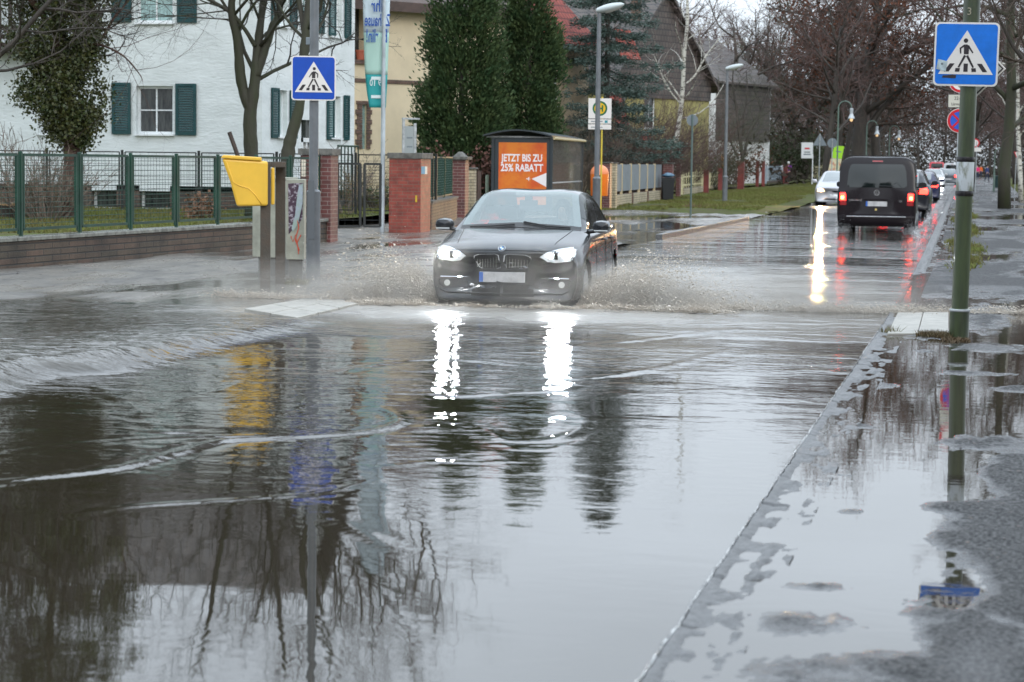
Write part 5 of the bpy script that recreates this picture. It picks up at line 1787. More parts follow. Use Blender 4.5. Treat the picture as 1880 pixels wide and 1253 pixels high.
# ---- left sign post (a lamp column)
b = G(575, 509, 0.03); b.z = 0.0
lp = thing('lamp_column', 'grey lamp column with a thick foot carrying the dark blue crossing sign', 'lamp post', b)
zc = hz(575, 352, b)
cl = MB(); lean = 0.0
cl.lathe([(.095, -.2), (.095, zc - .04), (.098, zc - .03), (.098, zc), (.064, zc + .03), (.060, 4.0), (.052, 7.2), (.05, 7.4)], n=24)
cl.build('column', m_pole, lp, smooth=35)
MB().bb(-.045, .045, -.102, -.0951, .55, 1.35).build('access_door', mat('door_grey', (0.12, 0.13, 0.14), rough=0.4), lp)
hd = MB()
hd.path([(0, 0, 7.3), (0.05, -.01, 7.6), (.35, -.05, 7.75), (.75, -.1, 7.8)], [.05, .045, .05, .05], 10)
hd.box((.95, -.13, 7.8), (.65, .26, .14)); hd.build('lamp_head', m_pole, lp, bevel=.03)
MB().box((-.075, -.0, hz(575, 76, b)), (.07, .07, .10)).build('junction_box', m_signback, lp, bevel=.008)
zs = hz(580, 144.5, b)
zebra_sign('crossing_sign', 'dark blue crossing sign on the grey lamp column before the white house', (b.x + .02, b.y - .085, zs), face_cam(b, 0.02), m_signblue, S=.60, flip=1)
sg = bpy.data.objects['crossing_sign']

# ---- yellow mailbox on two posts
b = G(503, 520, 0.03); b.z = 0
mt = thing('mailbox', 'yellow letter box on two brown steel posts beside the grey cabinet', 'mailbox', b, rz=math.radians(18))
b1 = G(487, 523, .03); b2 = G(514, 519, .03)
# local frame: x towards the right of the photo
Mloc = Matrix.Rotation(-math.radians(18), 3, 'Z')
q1 = Mloc @ (b1 - b); q2 = Mloc @ (b2 - b); q2 = Vector((q2.x, q2.y + .22, 0)); q1.z = q2.z = 0
zt = hz(487, 297, b)
for q in (q1, q2):
    MB().bb(q.x - .065, q.x + .065, q.y - .04, q.y + .04, -.15, zt).build('post', m_steel, mt, bevel=.008)
MB().bb(q1.x - .062, q2.x + .065, q1.y + .045, q2.y - .045, zt - .07, zt - .004).build('top_rail', m_steel, mt)
zt2 = hz(460, 289, b); zb2 = hz(460, 378, b)
x0 = q1.x - .55; x1 = q1.x - .07
body = MB()
dxy = .36
prof = [(x0, zt2 - .02), (x1 + .10, zt2 - .05), (x1 + .10, zb2 + .01), (x0 + .19, zb2 + .0), (x0 + .13, zb2 + .22), (x0 + .11, zb2 + .30)]
body.prism(prof, q1.y - .12, q1.y - .12 + dxy, 'Y')
bo = body.build('box', m_yel, mt, bevel=.03, seg=3)
lid = MB(); lid.prism([(x0 - .015, zt2 - .018), (x1 + .02, zt2 - .047), (x1 + .02, zt2 + .0), (x0 + .02, zt2 + .025)], q1.y - .135, q1.y - .105 + dxy, 'Y')
lid.build('lid', m_yel, mt, bevel=.012)
rb = MB()
rb.path([(x0 + .06, q1.y - .122, zt2 - .05), (x0 + .14, q1.y - .122, zb2 + .31), (x0 + .20, q1.y - .122, zb2 + .27), (x0 + .34, q1.y - .122, zb2 + .23), (x0 + .42, q1.y - .122, zb2 + .15), (x0 + .50, q1.y - .122, zb2 + .03)], .007, 6)
rb.build('rib', m_yel, mt, smooth=True)
b3 = MB().bb(q1.x + .068, q2.x - .068, q1.y - .02, q1.y + .22, zb2 + .02, zt - .075)
b3.build('rear_box', m_yel, mt, bevel=.02)

# ---- grey utility cabinet behind it
b = G(512, 500, 0.03); b.z = 0
cb = thing('utility_cabinet', 'pale grey cabinet with torn posters and red graffiti behind the letter box', 'utility cabinet', b, rz=math.radians(-22))
W_ = .56; Dp = .30
z0 = hz(512, 473, b); z1 = hz(512, 327, b)
m_cab = mat('pale_cabinet', (0.36, 0.36, 0.29), rough=0.55, var=0.25, vscale=5, bump=.15)
MB().bb(-W_ * .66, W_ * .20, -Dp / 2, Dp / 2 + .1, z0, z1 - .03).build('housing', m_cab, cb, bevel=.008)
MB().bb(-W_ * .68, W_ * .22, -Dp / 2 - .015, Dp / 2 + .115, z1 - .028, z1 + .01).build('roof', m_cab, cb, bevel=.006)
MB().bb(-W_ * .5, W_ * .26, -Dp / 2 + .03, Dp / 2 + .05, -.1, z0 - .001).build('plinth', mat('plinth_concrete', (0.17, 0.165, 0.15), rough=.7, var=.3), cb)
# right-hand door with poster remains and graffiti (faces local -Y, turned towards the street)
cb2 = thing('utility_cabinet', 'narrower cabinet door leaf covered in torn purple posters, at the right of the pale cabinet', 'utility cabinet', G(543, 504, .03).to_tuple()[:2] + (0,), rz=math.radians(12))
w2 = .25
MB().bb(-w2 / 2, w2 / 2, -.10, .16, z0, z1 - .01).build('housing', m_cab, cb2, bevel=.008)
MB().bb(-w2 / 2 + .03, w2 / 2 - .03, -.06, .12, -.1, z0 - .001).build('plinth', MATS['plinth_concrete'], cb2)
rr = random.Random(5)
po = MB()
po.prism([(-.10, z1 - .07), (.11, z1 - .06), (.10, z1 - .55), (.06, z1 - .62), (.0, z1 - .66), (-.09, z1 - .78)], -.1045, -.101, 'Y')
po.build('poster', mat('poster_remains', (0.06, 0.03, 0.05), rough=.5, col2=(0.40, 0.36, 0.40), vscale=22, lo=.5, hi=.62), cb2)
po = MB()
po.prism([(.05, z1 - .10), (.105, z1 - .07), (.10, z1 - .35), (.04, z1 - .62), (-.03, z1 - .74), (-.05, z1 - .70), (.0, z1 - .5), (.02, z1 - .3)], -.108, -.105, 'Y')
po.build('torn_poster', mat('pale_poster', (0.42, 0.46, 0.55), rough=.5, col2=(0.3, 0.42, 0.3), vscale=9), cb2)
gf = MB()
gf.path([(.03, -.103, z1 - .58), (.05, -.103, z1 - .68), (.0, -.103, z1 - .85), (.06, -.103, z1 - 1.0), (.02, -.103, z1 - .9), (.08, -.103, z1 - .78)], .008, 5)
gf.path([(-.06, -.103, z1 - .80), (-.03, -.103, z1 - .88), (.0, -.103, z1 - .78), (.03, -.103, z1 - .90), (.05, -.103, z1 - 1.05)], .007, 5)
gf.build('graffiti', mat('graffiti_red', (0.6, 0.10, 0.05), rough=.5), cb2)

# ---- the green pole and its sign at the right
b = G(1760, 619, 0.0); b.z = 0.0
gp = thing('lamp_column', 'mossy green column at the right with a white paper sleeve between black tape bands', 'lamp post', (b.x, b.y, -.02))
zc = hz(1760, 566, b); zA = hz(1765, 346, b); zB = hz(1765, 293, b)
tilt = math.radians(0.6)
gp.rotation_euler = (0, tilt, 0)
MB().lathe([(.094, -.2), (.094, zc), (.096, zc + .01), (.080, zc + .02), (.079, 3.2), (.072, 6.5), (.07, 7.6)], n=28).build('column', m_polegreen, gp, smooth=30)
MB().lathe([(.0805, zA - .01), (.083, zA), (.0835, (zA + zB) / 2), (.083, zB), (.0805, zB + .01)], n=28).build('paper_sleeve', mat('worn_paper', (0.50, 0.53, 0.55), rough=.5, col2=(0.16, 0.17, 0.12), vscale=5, stretch=(2, 2, .8), lo=.52, hi=.66), gp, smooth=True)
for z in (zA - .03, zB + .02): MB().lathe([(.0845, z - .024), (.0855, z - .02), (.0855, z + .02), (.0845, z + .024)], n=28).build('tape_band', mat('black_tape', (0.012, 0.01, 0.012), rough=.25), gp, smooth=30)
MB().lathe([(.0955, zc - .012), (.1, zc - .006), (.1, zc + .006), (.0955, zc + .012)], n=28).build('collar', m_galv, gp, smooth=30)
hd = MB(); hd.path([(0, 0, 7.5), (-.05, 0, 7.8), (-.5, 0, 7.95), (-1.0, 0, 8.0)], [.07, .05, .05, .05], 10); hd.box((-1.25, 0, 8.0), (.7, .28, .14)); hd.build('lamp_head', m_polegreen, gp, bevel=.03)
a_ = face_cam(b)
lt = lettering('3', .10, mat('faded_number', (0.3, 0.27, 0.2), rough=.6), gp, Vector((-.02, -.083, hz(1762, 19, b))), (PI / 2, 0, a_ * .5), name='number')
zs = hz(1774, 100, b)
psn = GY(1774, 100, b.y - .095)
cs_ = zebra_sign('crossing_sign', 'bright blue crossing sign with a worn sticker on the green column at the right', psn, face_cam(psn, math.radians(-3)), m_signblue2, S=.605, flip=-1, sticker=True)
cs_.rotation_euler = (0, math.radians(1.0), face_cam(psn, math.radians(-3)))

# priority-road sign behind it (white rimmed diamond)
pd = GY(1787, 128, b.y + .14); pd.z = hz(1787, 125, b)
ds = thing('priority_sign', 'tilted square priority sign with a black inner line behind the bright blue sign', 'road sign', pd, rz=face_cam(pd, math.radians(4)))
def diamond(h): return [(0, -h), (h, 0), (0, h), (-h, 0)]
S_ = .31
MB().prism(diamond(S_), 0, .01, 'Y').build('plate', m_signwhite, ds, bevel=.02)
MB().prism(diamond(S_ - .022), -.003, -.0005, 'Y').build('black_line', m_signblack, ds)
MB().prism(diamond(S_ - .042), -.006, -.0033, 'Y').build('white_field', mat('shaded_white_field', (0.50, 0.50, 0.47), rough=.35), ds)  # white band lying in shade, the shade put into its grey
MB().prism(diamond(S_ * .5), -.009, -.0063, 'Y').build('yellow_field', mat('sign_yellow', (0.75, 0.45, 0.01), rough=.3), ds)

# ---- sign cluster on its own post behind the green column
pb_ = DP(1759, 104); 
sp = thing('sign_post', 'slim grey post of the no stopping signs half hidden behind the green column', 'post', (pb_.x, pb_.y, 0))
MB().lathe([(.03, -.1), (.03, hz(1759, 150, pb_)), (.02, hz(1759, 148, pb_))], n=14).build('tube', m_galv, sp, smooth=40)


def round_sign(name, label, loc, R, face, ring, bar=None, cross=False, rz=None, cat='road sign'):
    t = thing(name, label, cat, loc, rz if rz is not None else face_cam(loc))
    MB().prism(disc(R, 40), 0, .012, 'Y').build('plate', m_signwhite, t)
    MB().prism(disc(R * .96, 40), -.003, -.0004, 'Y').build('red_ring', ring, t)
    MB().prism(disc(R * .74, 40), -.006, -.0033, 'Y').build('face', face, t)
    if cross:
        mb = MB()
        for s_ in (-1, 1): mb.prism(strip((-s_ * R * .6, -R * .6), (s_ * R * .6, R * .6), R * .17, R * .17), -.009 - (s_ > 0) * .001, -.0063, 'Y')
        mb.build('red_cross', ring, t)
    if bar: MB().prism([(-R * .5, -R * .12), (R * .5, -R * .12), (R * .5, R * .12), (-R * .5, R * .12)], -.009, -.0063, 'Y').build('bar', bar, t)
    return t


def on_post(px, py, off=.05):
    return Vector((pb_.x, pb_.y - off, hz(px, py, pb_)))


m_blue3 = mat('sign_blue_flat', (0.02, 0.09, 0.5), rough=.3)
round_sign('no_stopping_sign', 'round blue no stopping sign with a red cross, half hidden by the green column', on_post(1759, 222), .212, m_blue3, m_signred, cross=True)
round_sign('speed_sign', 'round red rimmed sign just under the bright blue sign, mostly hidden', on_post(1759, 150), .20, m_signwhite, m_signred)
pt = thing('plate_sign', 'small white plate with hours between the round red rimmed and the blue sign', 'road sign', on_post(1759, 186), face_cam(pb_))
MB().prism(rounded_rect(.41, .235, .02), 0, .01, 'Y').build('plate', m_signblack, pt)
MB().prism(rounded_rect(.395, .22, .016), -.003, -.0004, 'Y').build('face', mat('plate_cream', (0.55, 0.53, 0.45), rough=.4), pt)
lettering('22-6 h', .085, m_signblack, pt, (0, -.004, .045), (PI / 2, 0, 0), sx=.9)
lettering('Lärmschutz', .07, m_signblack, pt, (0, -.004, -.055), (PI / 2, 0, 0), sx=.9)

# ---- street lamps with flat heads
def street_lamp(label, px, pxm, ytop, ycollar, head=(1090, 1143, 22)):
    q = DP(px, pxm); top = hz(px, ytop, q)
    t = thing('street_lamp', label, 'street lamp', (q.x, q.y, 0), group=None)
    zc = hz(px, ycollar, q)
    MB().lathe([(.105, -.1), (.105, zc - .02), (.11, zc), (.07, zc + .05), (.062, top * .7), (.05, top - .05), (.045, top)], n=18).build('column', m_pole, t, smooth=35)
    an = math.radians(4)
    hm = MB()
    # flattened drop-shaped lantern pointing over the road
    sec = []
    Lh = .70
    for k in range(10):
        f = k / 9
        w_ = .05 + .10 * math.sin(PI * min(1, f * .85 + .12)) ; h_ = .03 + .075 * math.sin(PI * min(1, f * .8 + .15))
        if k == 9: w_ *= .45; h_ *= .5
        sec.append((f * Lh - .06, .16 * f, w_, h_))
    vs = []; n = 14
    for x, z, w_, h_ in sec:
        for j in range(n):
            a = 2 * PI * j / n
            vs.append((x, w_ * math.cos(a), top + .03 + z + h_ * math.sin(a)))
    fs = [(i * n + j, i * n + (j + 1) % n, (i + 1) * n + (j + 1) % n, (i + 1) * n + j) for i in range(len(sec) - 1) for j in range(n)]
    fs += [tuple(range(n))[::-1], tuple((len(sec) - 1) * n + j for j in range(n))]
    hm.add(vs, fs); hm.build('lamp_head', mat('pale_lamp_head', (0.50, 0.55, 0.55), rough=.35), t, smooth=45)
    gl = MB()
    vs = []
    for x, z, w_, h_ in sec[3:]:
        for j in range(7):
            a = PI + PI * j / 6
            vs.append((x, w_ * .82 * math.cos(a), top + .03 + z + h_ * 1.28 * math.sin(a)))
    m_ = len(sec[3:])
    gl.add(vs, [(i * 7 + j, i * 7 + j + 1, (i + 1) * 7 + j + 1, (i + 1) * 7 + j) for i in range(m_ - 1) for j in range(6)])
    gl.build('lens', mat('lamp_lens', (0.5, 0.5, 0.47), rough=.2), t, smooth=True)
    return t


street_lamp('tall grey street lamp with a pale flat head behind the bus shelter', 1096, 71, 22, 328)
street_lamp('shorter looking grey street lamp with a pale flat head near the white gable', 1332, 45, 128, 325)

# old curved lantern poles
def curved_lamp(label, px, pxm, ytop, h=None, group=None, lit=False):
    q = DP(px, pxm); top = hz(px, ytop, q)
    t = thing('curved_lamp', label, 'street lamp', (q.x, q.y, 0), group=group)
    r_ = .35
    arc = [(r_ - r_ * math.cos(a), 0, top - r_ + r_ * math.sin(a)) for a in np.linspace(0, PI * .98, 10)]
    MB().path([(0, 0, -.1), (0, 0, 1.2), (0, 0, 1.25), (0, 0, top - r_)] + arc, [.07, .065, .045, .04] + [.03] * 10, 10).build('pole', mat('lamp_green', (0.10, 0.15, 0.12), rough=.45), t, smooth=40)
    MB().tube((-.1, 0, top - 1.5), (.14, 0, top - 1.5), .012, n=6).build('cross_bar', MATS['lamp_green'], t)
    bz = top - r_ - .12
    MB().lathe([(.03, .1), (.09, .08), (.10, -.08), (.08, -.16), (.10, -.26), (.17, -.40), (.185, -.46), (.17, -.47)], (2 * r_, 0, bz), 18).build('bell_shade', mat('aluminium_shade', (0.45, 0.48, 0.5), rough=.35, metal=.3), t, smooth=40)
    MB().lathe([(.03, .0), (.075, -.03), (.085, -.09), (.05, -.15), (.01, -.17)], (2 * r_, 0, bz - .46), 14).build('bulb', mat('bulb_glow', (0.8, 0.6, 0.4), rough=.3, emit=(1, .62, .25), estr=.7), t, smooth=True)
    return t


curved_lamp('green curved lamp with a bell shade beside the triangular sign back', 1537, 34, 186)
curved_lamp('curved lamp with bell shade seen above the left of the black van roof', 1590, 26.5, 222)
curved_lamp('small distant curved lamp above the middle of the black van roof', 1632, 24, 231)
curved_lamp('distant curved lamp beside the tree trunk right of the green column', 1826, 28, 272)

# ---- bus stop
b = DP(1100, 66)
hs = thing('bus_stop_sign', 'bus stop sign with a green ringed yellow disc behind the tall grey street lamp', 'bus stop sign', (b.x, b.y, 0), rz=face_cam(b, math.radians(-4)))
MB().tube((.06, .02, -.1), (.06, .02, hz(1100, 178, b)), .024).build('post', mat('yellow_post', (0.6, 0.45, 0.05), rough=.4), hs)
zt, zm1, zm2, zb_ = (hz(1100, y, b) for y in (181, 218, 228, 238))
MB().prism([(-.32, zm1), (.32, zm1), (.32, zt), (-.32, zt)], -.02, 0, 'Y').build('panel', m_signwhite, hs)
MB().prism([(-.32, zm2 + .01), (.32, zm2 + .01), (.32, zm1 - .02), (-.32, zm1 - .02)], -.02, 0, 'Y').build('line_plate', m_signwhite, hs)
MB().prism([(-.32, zb_), (.32, zb_), (.32, zm2 - .01), (-.32, zm2 - .01)], -.02, 0, 'Y').build('line_plate', m_signwhite, hs)
zc = (zt + zm1) / 2 + .0
MB().prism(disc(.205, 36, 0, zc), -.023, -.0203, 'Y').build('green_ring', mat('stop_green', (0.0, 0.11, 0.04), rough=.35), hs)
MB().prism(disc(.155, 36, 0, zc), -.026, -.0233, 'Y').build('yellow_disc', mat('sign_yellow'), hs)
hm = MB()
for x in (-.07, .07): hm.bb(x - .02, x + .02, -.029, -.0263, zc - .09, zc + .09)
hm.bb(-.049, .049, -.029, -.0263, zc - .02, zc + .02)
hm.build('letter', mat('stop_green'), hs)
MB().bb(.14, .22, -.023, -.0203, zm2 + .03, zm1 - .05).build('symbol', mat('symbol_teal', (0.02, 0.25, 0.3), rough=.4), hs)
for z in (zm2 + .07, zb_ + .06):
    MB().bb(-.24, .08, -.023, -.0203, z - .012, z + .012).build('text_line', m_signback, hs)

# ---- bus shelter with the orange advertisement
A = DP(905, 61.5); B = DP(1012, 61.5); Cc = DP(1068, 55.5)
us = (B - A).normalized(); Ls = (B - A).length
an = math.atan2(us.y, us.x)
zr = hz(950, 250, A)
sh_ = thing('bus_shelter', 'dark framed bus shelter with a curved roof behind the black hatchback', 'bus shelter', (A.x, A.y, 0), rz=an)
inv = Matrix.Rotation(-an, 3, 'Z'); cB = inv @ (Cc - A); cB.z = 0
fr = MB()
zt = zr - .02
corners = [(0, 0), (Ls, 0), (cB.x, cB.y), (cB.x - Ls, cB.y)]
for i, (x, y) in enumerate(corners):
    MB().bb(x - .05, x + .05, y - .05, y + .05, -.1, zt - .02).build('post', m_anth, sh_, bevel=.008)
# advertising case between the two front posts
zp1 = hz(950, 262, A); zp0 = zp1 - 1.85
MB().bb(.052, Ls - .052, -.075, .075, zp0 - .2, zt - .05).build('poster_case', m_anth, sh_, bevel=.01)
px0, px1 = .17, Ls - .14
m_or = mat('poster_orange', (0.62, 0.085, 0.012), rough=.35, col2=(0.72, 0.20, 0.015), vscale=1.1, lo=.42, hi=.58)
ps = MB().bb(px0, px1, -.081, -.0765, zp0 + .0, zp1); po = ps.build('poster', m_or, sh_)
xm = (px0 + px1) / 2; wl = px1 - px0
m_ltr = mat('poster_letters', (0.85, 0.80, 0.80), rough=.4)
z1_ = hz(957, 291, A); z2_ = hz(957, 309, A)
l1 = lettering('JETZT BIS ZU', .30, m_ltr, sh_, (xm - .02, -.083, z1_), (PI / 2, 0, 0), sx=.70, bold=.03)
l2 = lettering('25% RABATT', .30, m_ltr, sh_, (xm - .02, -.083, z2_), (PI / 2, 0, 0), sx=.74, bold=.03)
zpl = hz(980, 330, A)
MB().prism([(px1 - .44, zpl + .02), (px1, zpl + .20), (px1, zpl - .22)], -.084, -.0813, 'Y').build('white_wedge', m_ltr, sh_)
pln = MB()
pln.prism(strip((px1 - .60, zpl + .02), (px1 - .48, zpl + .015), .02, .02), -.0840, -.0813, 'Y')
pln.prism([(px1 - .57, zpl + .02), (px1 - .51, zpl + .09), (px1 - .52, zpl + .02), (px1 - .51, zpl - .05)], -.0845, -.0842, 'Y')
pln.build('plane_symbol', m_ltr, sh_)
# glass side (towards the road), rear glass
m_glass = bpy.data.materials.new('shelter_glass'); m_glass.use_nodes = True; MATS['shelter_glass'] = m_glass
tt = m_glass.node_tree; bs = tt.nodes['Principled BSDF']
bs.inputs['Base Color'].default_value = (0.22, 0.2, 0.17, 1); bs.inputs['Roughness'].default_value = 0.08; bs.inputs['Alpha'].default_value = 0.38
e1 = Vector((Ls, 0, 0)); e2 = Vector((cB.x, cB.y, 0)); ed = (e2 - e1).normalized(); en = Vector((ed.y, -ed.x, 0))
gm = MB(); q0 = e1 + ed * .06; q1_ = e2 - ed * .06
gm.add([q0 + Vector((0, 0, .3)), q1_ + Vector((0, 0, .3)), q1_ + Vector((0, 0, zt - .1)), q0 + Vector((0, 0, zt - .1))] + [p + en * .012 for p in (q0 + Vector((0, 0, .3)), q1_ + Vector((0, 0, .3)), q1_ + Vector((0, 0, zt - .1)), q0 + Vector((0, 0, zt - .1)))],
       [(0, 1, 2, 3), (7, 6, 5, 4), (0, 4, 5, 1), (1, 5, 6, 2), (2, 6, 7, 3), (3, 7, 4, 0)])
gm.build('side_glass', m_glass, sh_)
zrail = hz(1040, 337, B)
rm_ = MB(); rm_.path([q0 + Vector((0, 0, zrail)), q1_ + Vector((0, 0, zrail))], .025, 8); rm_.build('rail', m_galv, sh_)
# curved roof
rfm = MB(); nn = 10; vs = []
dvec = e2 - e1
for j in (0, 1):
    for i in range(nn + 1):
        f = i / nn
        x = -.25 + (Ls + .32) * f; z = zr - .02 + .17 * math.sin(PI * f)
        o_ = dvec * (j * 1.08 - .05)
        for dz in (0, .045): vs.append((x + o_.x, o_.y, z + dz - .04 * j))
k = 2 * (nn + 1)
fs = []
for i in range(nn):
    a, b_, c, d = 2 * i, 2 * i + 2, k + 2 * i + 2, k + 2 * i
    fs += [(a, b_, c, d), (a + 1, d + 1, c + 1, b_ + 1), (a, a + 1, b_ + 1, b_), (d, c, c + 1, d + 1)]
fs += [(0, k, k + 1, 1), (2 * nn, 2 * nn + 1, k + 2 * nn + 1, k + 2 * nn)]
rfm.add(vs, fs); rfm.build('roof', m_anth, sh_, smooth=40)
gb = MB()
for i in range(7):
    x = -.1 + (Ls + .1) * i / 6
    gb.add([Vector((x, .1, zr - .06)) + dvec * s_ + Vector((w_, 0, 0)) for s_ in (0.02, .98) for w_ in (0, .03)], [(0, 1, 3, 2)])
MB().path([(-.2, -.06, zr - .03), (Ls + .05, -.06, zr - .03)], .03, 8).build('gutter', m_galv, sh_)
gu = MB(); gu.path([Vector((Ls + .08, -.05, zr - .06)), Vector((Ls + .08, -.05, zr - .06)) + dvec * 1.02], .045, 8)
gu.build('gutter', mat('gutter_lit', (0.55, 0.45, 0.25), rough=.25), sh_)  # warm light on this gutter is put into its colour
bn = MB(); bn.box((Ls + cB.x * 0 - .6, cB.y * .6, .48), (.9, .35, .05)); bn.build('bench', m_anth, sh_)

# small grey bollard left of the shelter
q = DP(904 - 5, 60); t = thing('bollard', 'small pale green bollard at the left foot of the bus shelter', 'bollard', (q.x, q.y - .3, 0))
zt = hz(903, 322, q)
MB().lathe([(.055, -.1), (.055, zt - .03), (.04, zt), (.01, zt + .01)], n=12).build('post', mat('bollard_green', (0.25, 0.3, 0.22), rough=.5), t, smooth=40)

# ---- orange litter bin
q = DP(1101, 62)
t = thing('litter_bin', 'bright orange domed litter bin beside the tall grey street lamp', 'litter bin', (q.x, q.y, 0))
z0, z1, zd = hz(1101, 360, q), hz(1101, 320, q), hz(1101, 303, q)
m_ora = mat('orange_plastic', (0.85, 0.19, 0.01), rough=.35, var=.1); m_orb = mat('pale_orange_dome', (0.80, 0.25, 0.10), rough=.4)
R_ = .27
MB().lathe([(R_ * .92, z0), (R_ * .95, z0 + .02), (R_, z1)], n=24).build('drum', m_ora, t, smooth=40)
MB().lathe([(R_ * 1.01, z1 + .002)] + [(R_ * 1.01 * math.cos(a), z1 + .03 + (zd - z1 - .03) * math.sin(a)) for a in np.linspace(0, PI / 2 - .02, 8)], n=24).build('dome', m_orb, t, smooth=50)
MB().lathe([(.2, -.1), (.2, .1), (.05, .12), (.045, z0 - .002)], n=16).build('stand', m_steel, t, smooth=40)
MB().bb(-.10, .10, -R_ - .02, -R_ * .9, z1 - .12, z1 - .03).build('opening', m_black, t)

# ---- black wheeled bin with a blue bag
q = G(1226, 368, .1)
t = thing('wheeled_bin', 'black wheeled bin with a blue bag on its lid by the panel fence', 'waste bin', (q.x, q.y, .05), rz=math.radians(10))
zt = hz(1226, 329, q) - .05
m_bin = mat('black_bin', (0.02, 0.022, 0.025), rough=.4)
MB().box((0, 0, zt / 2 + .04), (.42, .5, zt - .06), taper=1.22).build('body', m_bin, t, bevel=.02)
MB().bb(-.29, .29, -.33, .33, zt + .015, zt + .06).build('lid', m_bin, t, bevel=.02)
for s_ in (-.2, .2): MB().lathe([(.10, -.025), (.10, .025)], (s_, .27, .10), 16, Matrix.Rotation(PI / 2, 3, 'Y')).build('wheel', m_black, t)
t2 = thing('rubbish_bag', 'crumpled blue bag lying on the black wheeled bin', 'bag', (q.x, q.y, .05 + zt + .06), rz=.2)
bg = MB(); rr = random.Random(2); vs = []
for i in range(7):
    for j in range(12):
        a = 2 * PI * j / 12; v = i / 6
        R2 = .27 * math.sin(PI * min(.97, v * .9 + .08)) * rr.uniform(.85, 1.15)
        vs.append((R2 * math.cos(a), R2 * .9 * math.sin(a), .20 * v + rr.uniform(-.01, .01) * v))
bg.add(vs, [(i * 12 + j, i * 12 + (j + 1) % 12, (i + 1) * 12 + (j + 1) % 12, (i + 1) * 12 + j) for i in range(6) for j in range(12)] + [tuple(range(12)), tuple(range(72, 84))])
bg.build('bag', mat('blue_bag', (0.10, 0.20, 0.30), rough=.3), t2, smooth=True)


# ---- signs seen from behind, notice boards
def backsign(name, label, px, ybase, shape, yc, size, zb=.1, post=m_galv):
    q = G(px, ybase, zb)
    t = thing(name, label, 'road sign', (q.x, q.y, 0), rz=face_cam(q))
    zc = hz(px, yc, q); pxm = -FPX / (R_CAM.transposed() @ Vector((q.x, q.y, 0))).z
    s_ = size / pxm
    MB().tube((0, 0, -.1), (0, 0, zc + s_ * .9), .03).build('post', post, t)
    o = {'tri': [(-s_, zc - s_ * .75), (s_, zc - s_ * .75), (0, zc + s_)], 'round': disc(s_, 30, 0, zc), 'rect': [(-s_, zc - s_), (s_, zc - s_), (s_, zc + s_), (-s_, zc + s_)]}[shape]
    MB().prism(o, .031, .042, 'Y').build('plate', m_signback, t)
    return t, q, pxm


backsign('round_sign', 'round sign seen from behind on a green post in front of the mustard house', 1268, 390, 'round', 221, 10.5, post=mat('post_green_grey', (0.09, 0.13, 0.12), rough=.45))
backsign('warning_sign', 'triangular sign seen from behind near the white notice board', 1503, 352, 'tri', 258, 13)
backsign('round_sign', 'round sign seen from behind beside the triangular one', 1526, 352, 'round', 263, 9)
q = G(1491, 340, .1)
t = thing('notice_board', 'white notice board on a white post left of the triangular sign', 'notice board', (q.x, q.y, 0), rz=face_cam(q))
pxm = 22.5; z0, z1 = hz(1481, 291, q), hz(1481, 262, q)
pxm = -FPX / (R_CAM.transposed() @ Vector((q.x, q.y, 0))).z
MB().bb(-.04, .04, -.04, .04, -.1, z0 + .3).build('post', m_white, t)
MB().bb(-21 / pxm, 0, -.07, -.042, z0, z1).build('panel', m_white, t)
MB().bb(-15 / pxm, -6 / pxm, -.075, -.0705, (z0 + z1) / 2 + .08, (z0 + z1) / 2 + .20).build('red_emblem', m_signred, t)
MB().bb(-17 / pxm, -4 / pxm, -.075, -.0705, z0 + .25, z0 + .33).build('text_line', m_signback, t)
MB().bb(-16 / pxm, -5 / pxm, -.075, -.0705, z0 + .42, z0 + .50).build('text_line', m_signback, t)
# lime and cream banner
q = G(1534, 345, .1); pxm = -FPX / (R_CAM.transposed() @ Vector((q.x, q.y, 0))).z
t = thing('advert_banner', 'lime green and cream advertising banner tilted on its post left of the black van', 'banner', (q.x, q.y, 0), rz=face_cam(q))
t2z = [hz(1534, y, q) for y in (316, 292, 268)]
MB().tube((-.15, .04, -.1), (-.15, .04, t2z[2]), .03).build('post', m_galv, t)
x = lambda p: (p - 1534) / pxm
MB().prism([(x(1520), t2z[0] + .08), (x(1539), t2z[0]), (x(1544), t2z[1]), (x(1524), t2z[1] + .04)], -.02, 0, 'Y').build('lower_sheet', mat('banner_cream', (0.6, 0.55, 0.35), rough=.5, col2=(0.5, 0.12, 0.08), vscale=3.5, lo=.5, hi=.6), t)
MB().prism([(x(1525), t2z[1] + .05), (x(1544), t2z[1] + .01), (x(1548), t2z[2] - .03), (x(1530), t2z[2] + .01)], -.02, 0, 'Y').build('upper_sheet', mat('banner_lime', (0.32, 0.62, 0.02), rough=.5), t)
MB().prism([(x(1533), t2z[1] + .55), (x(1543), t2z[1] + .5), (x(1543), t2z[1] + .42), (x(1533), t2z[1] + .47)], -.024, -.0203, 'Y').build('text_line', m_signback, t)

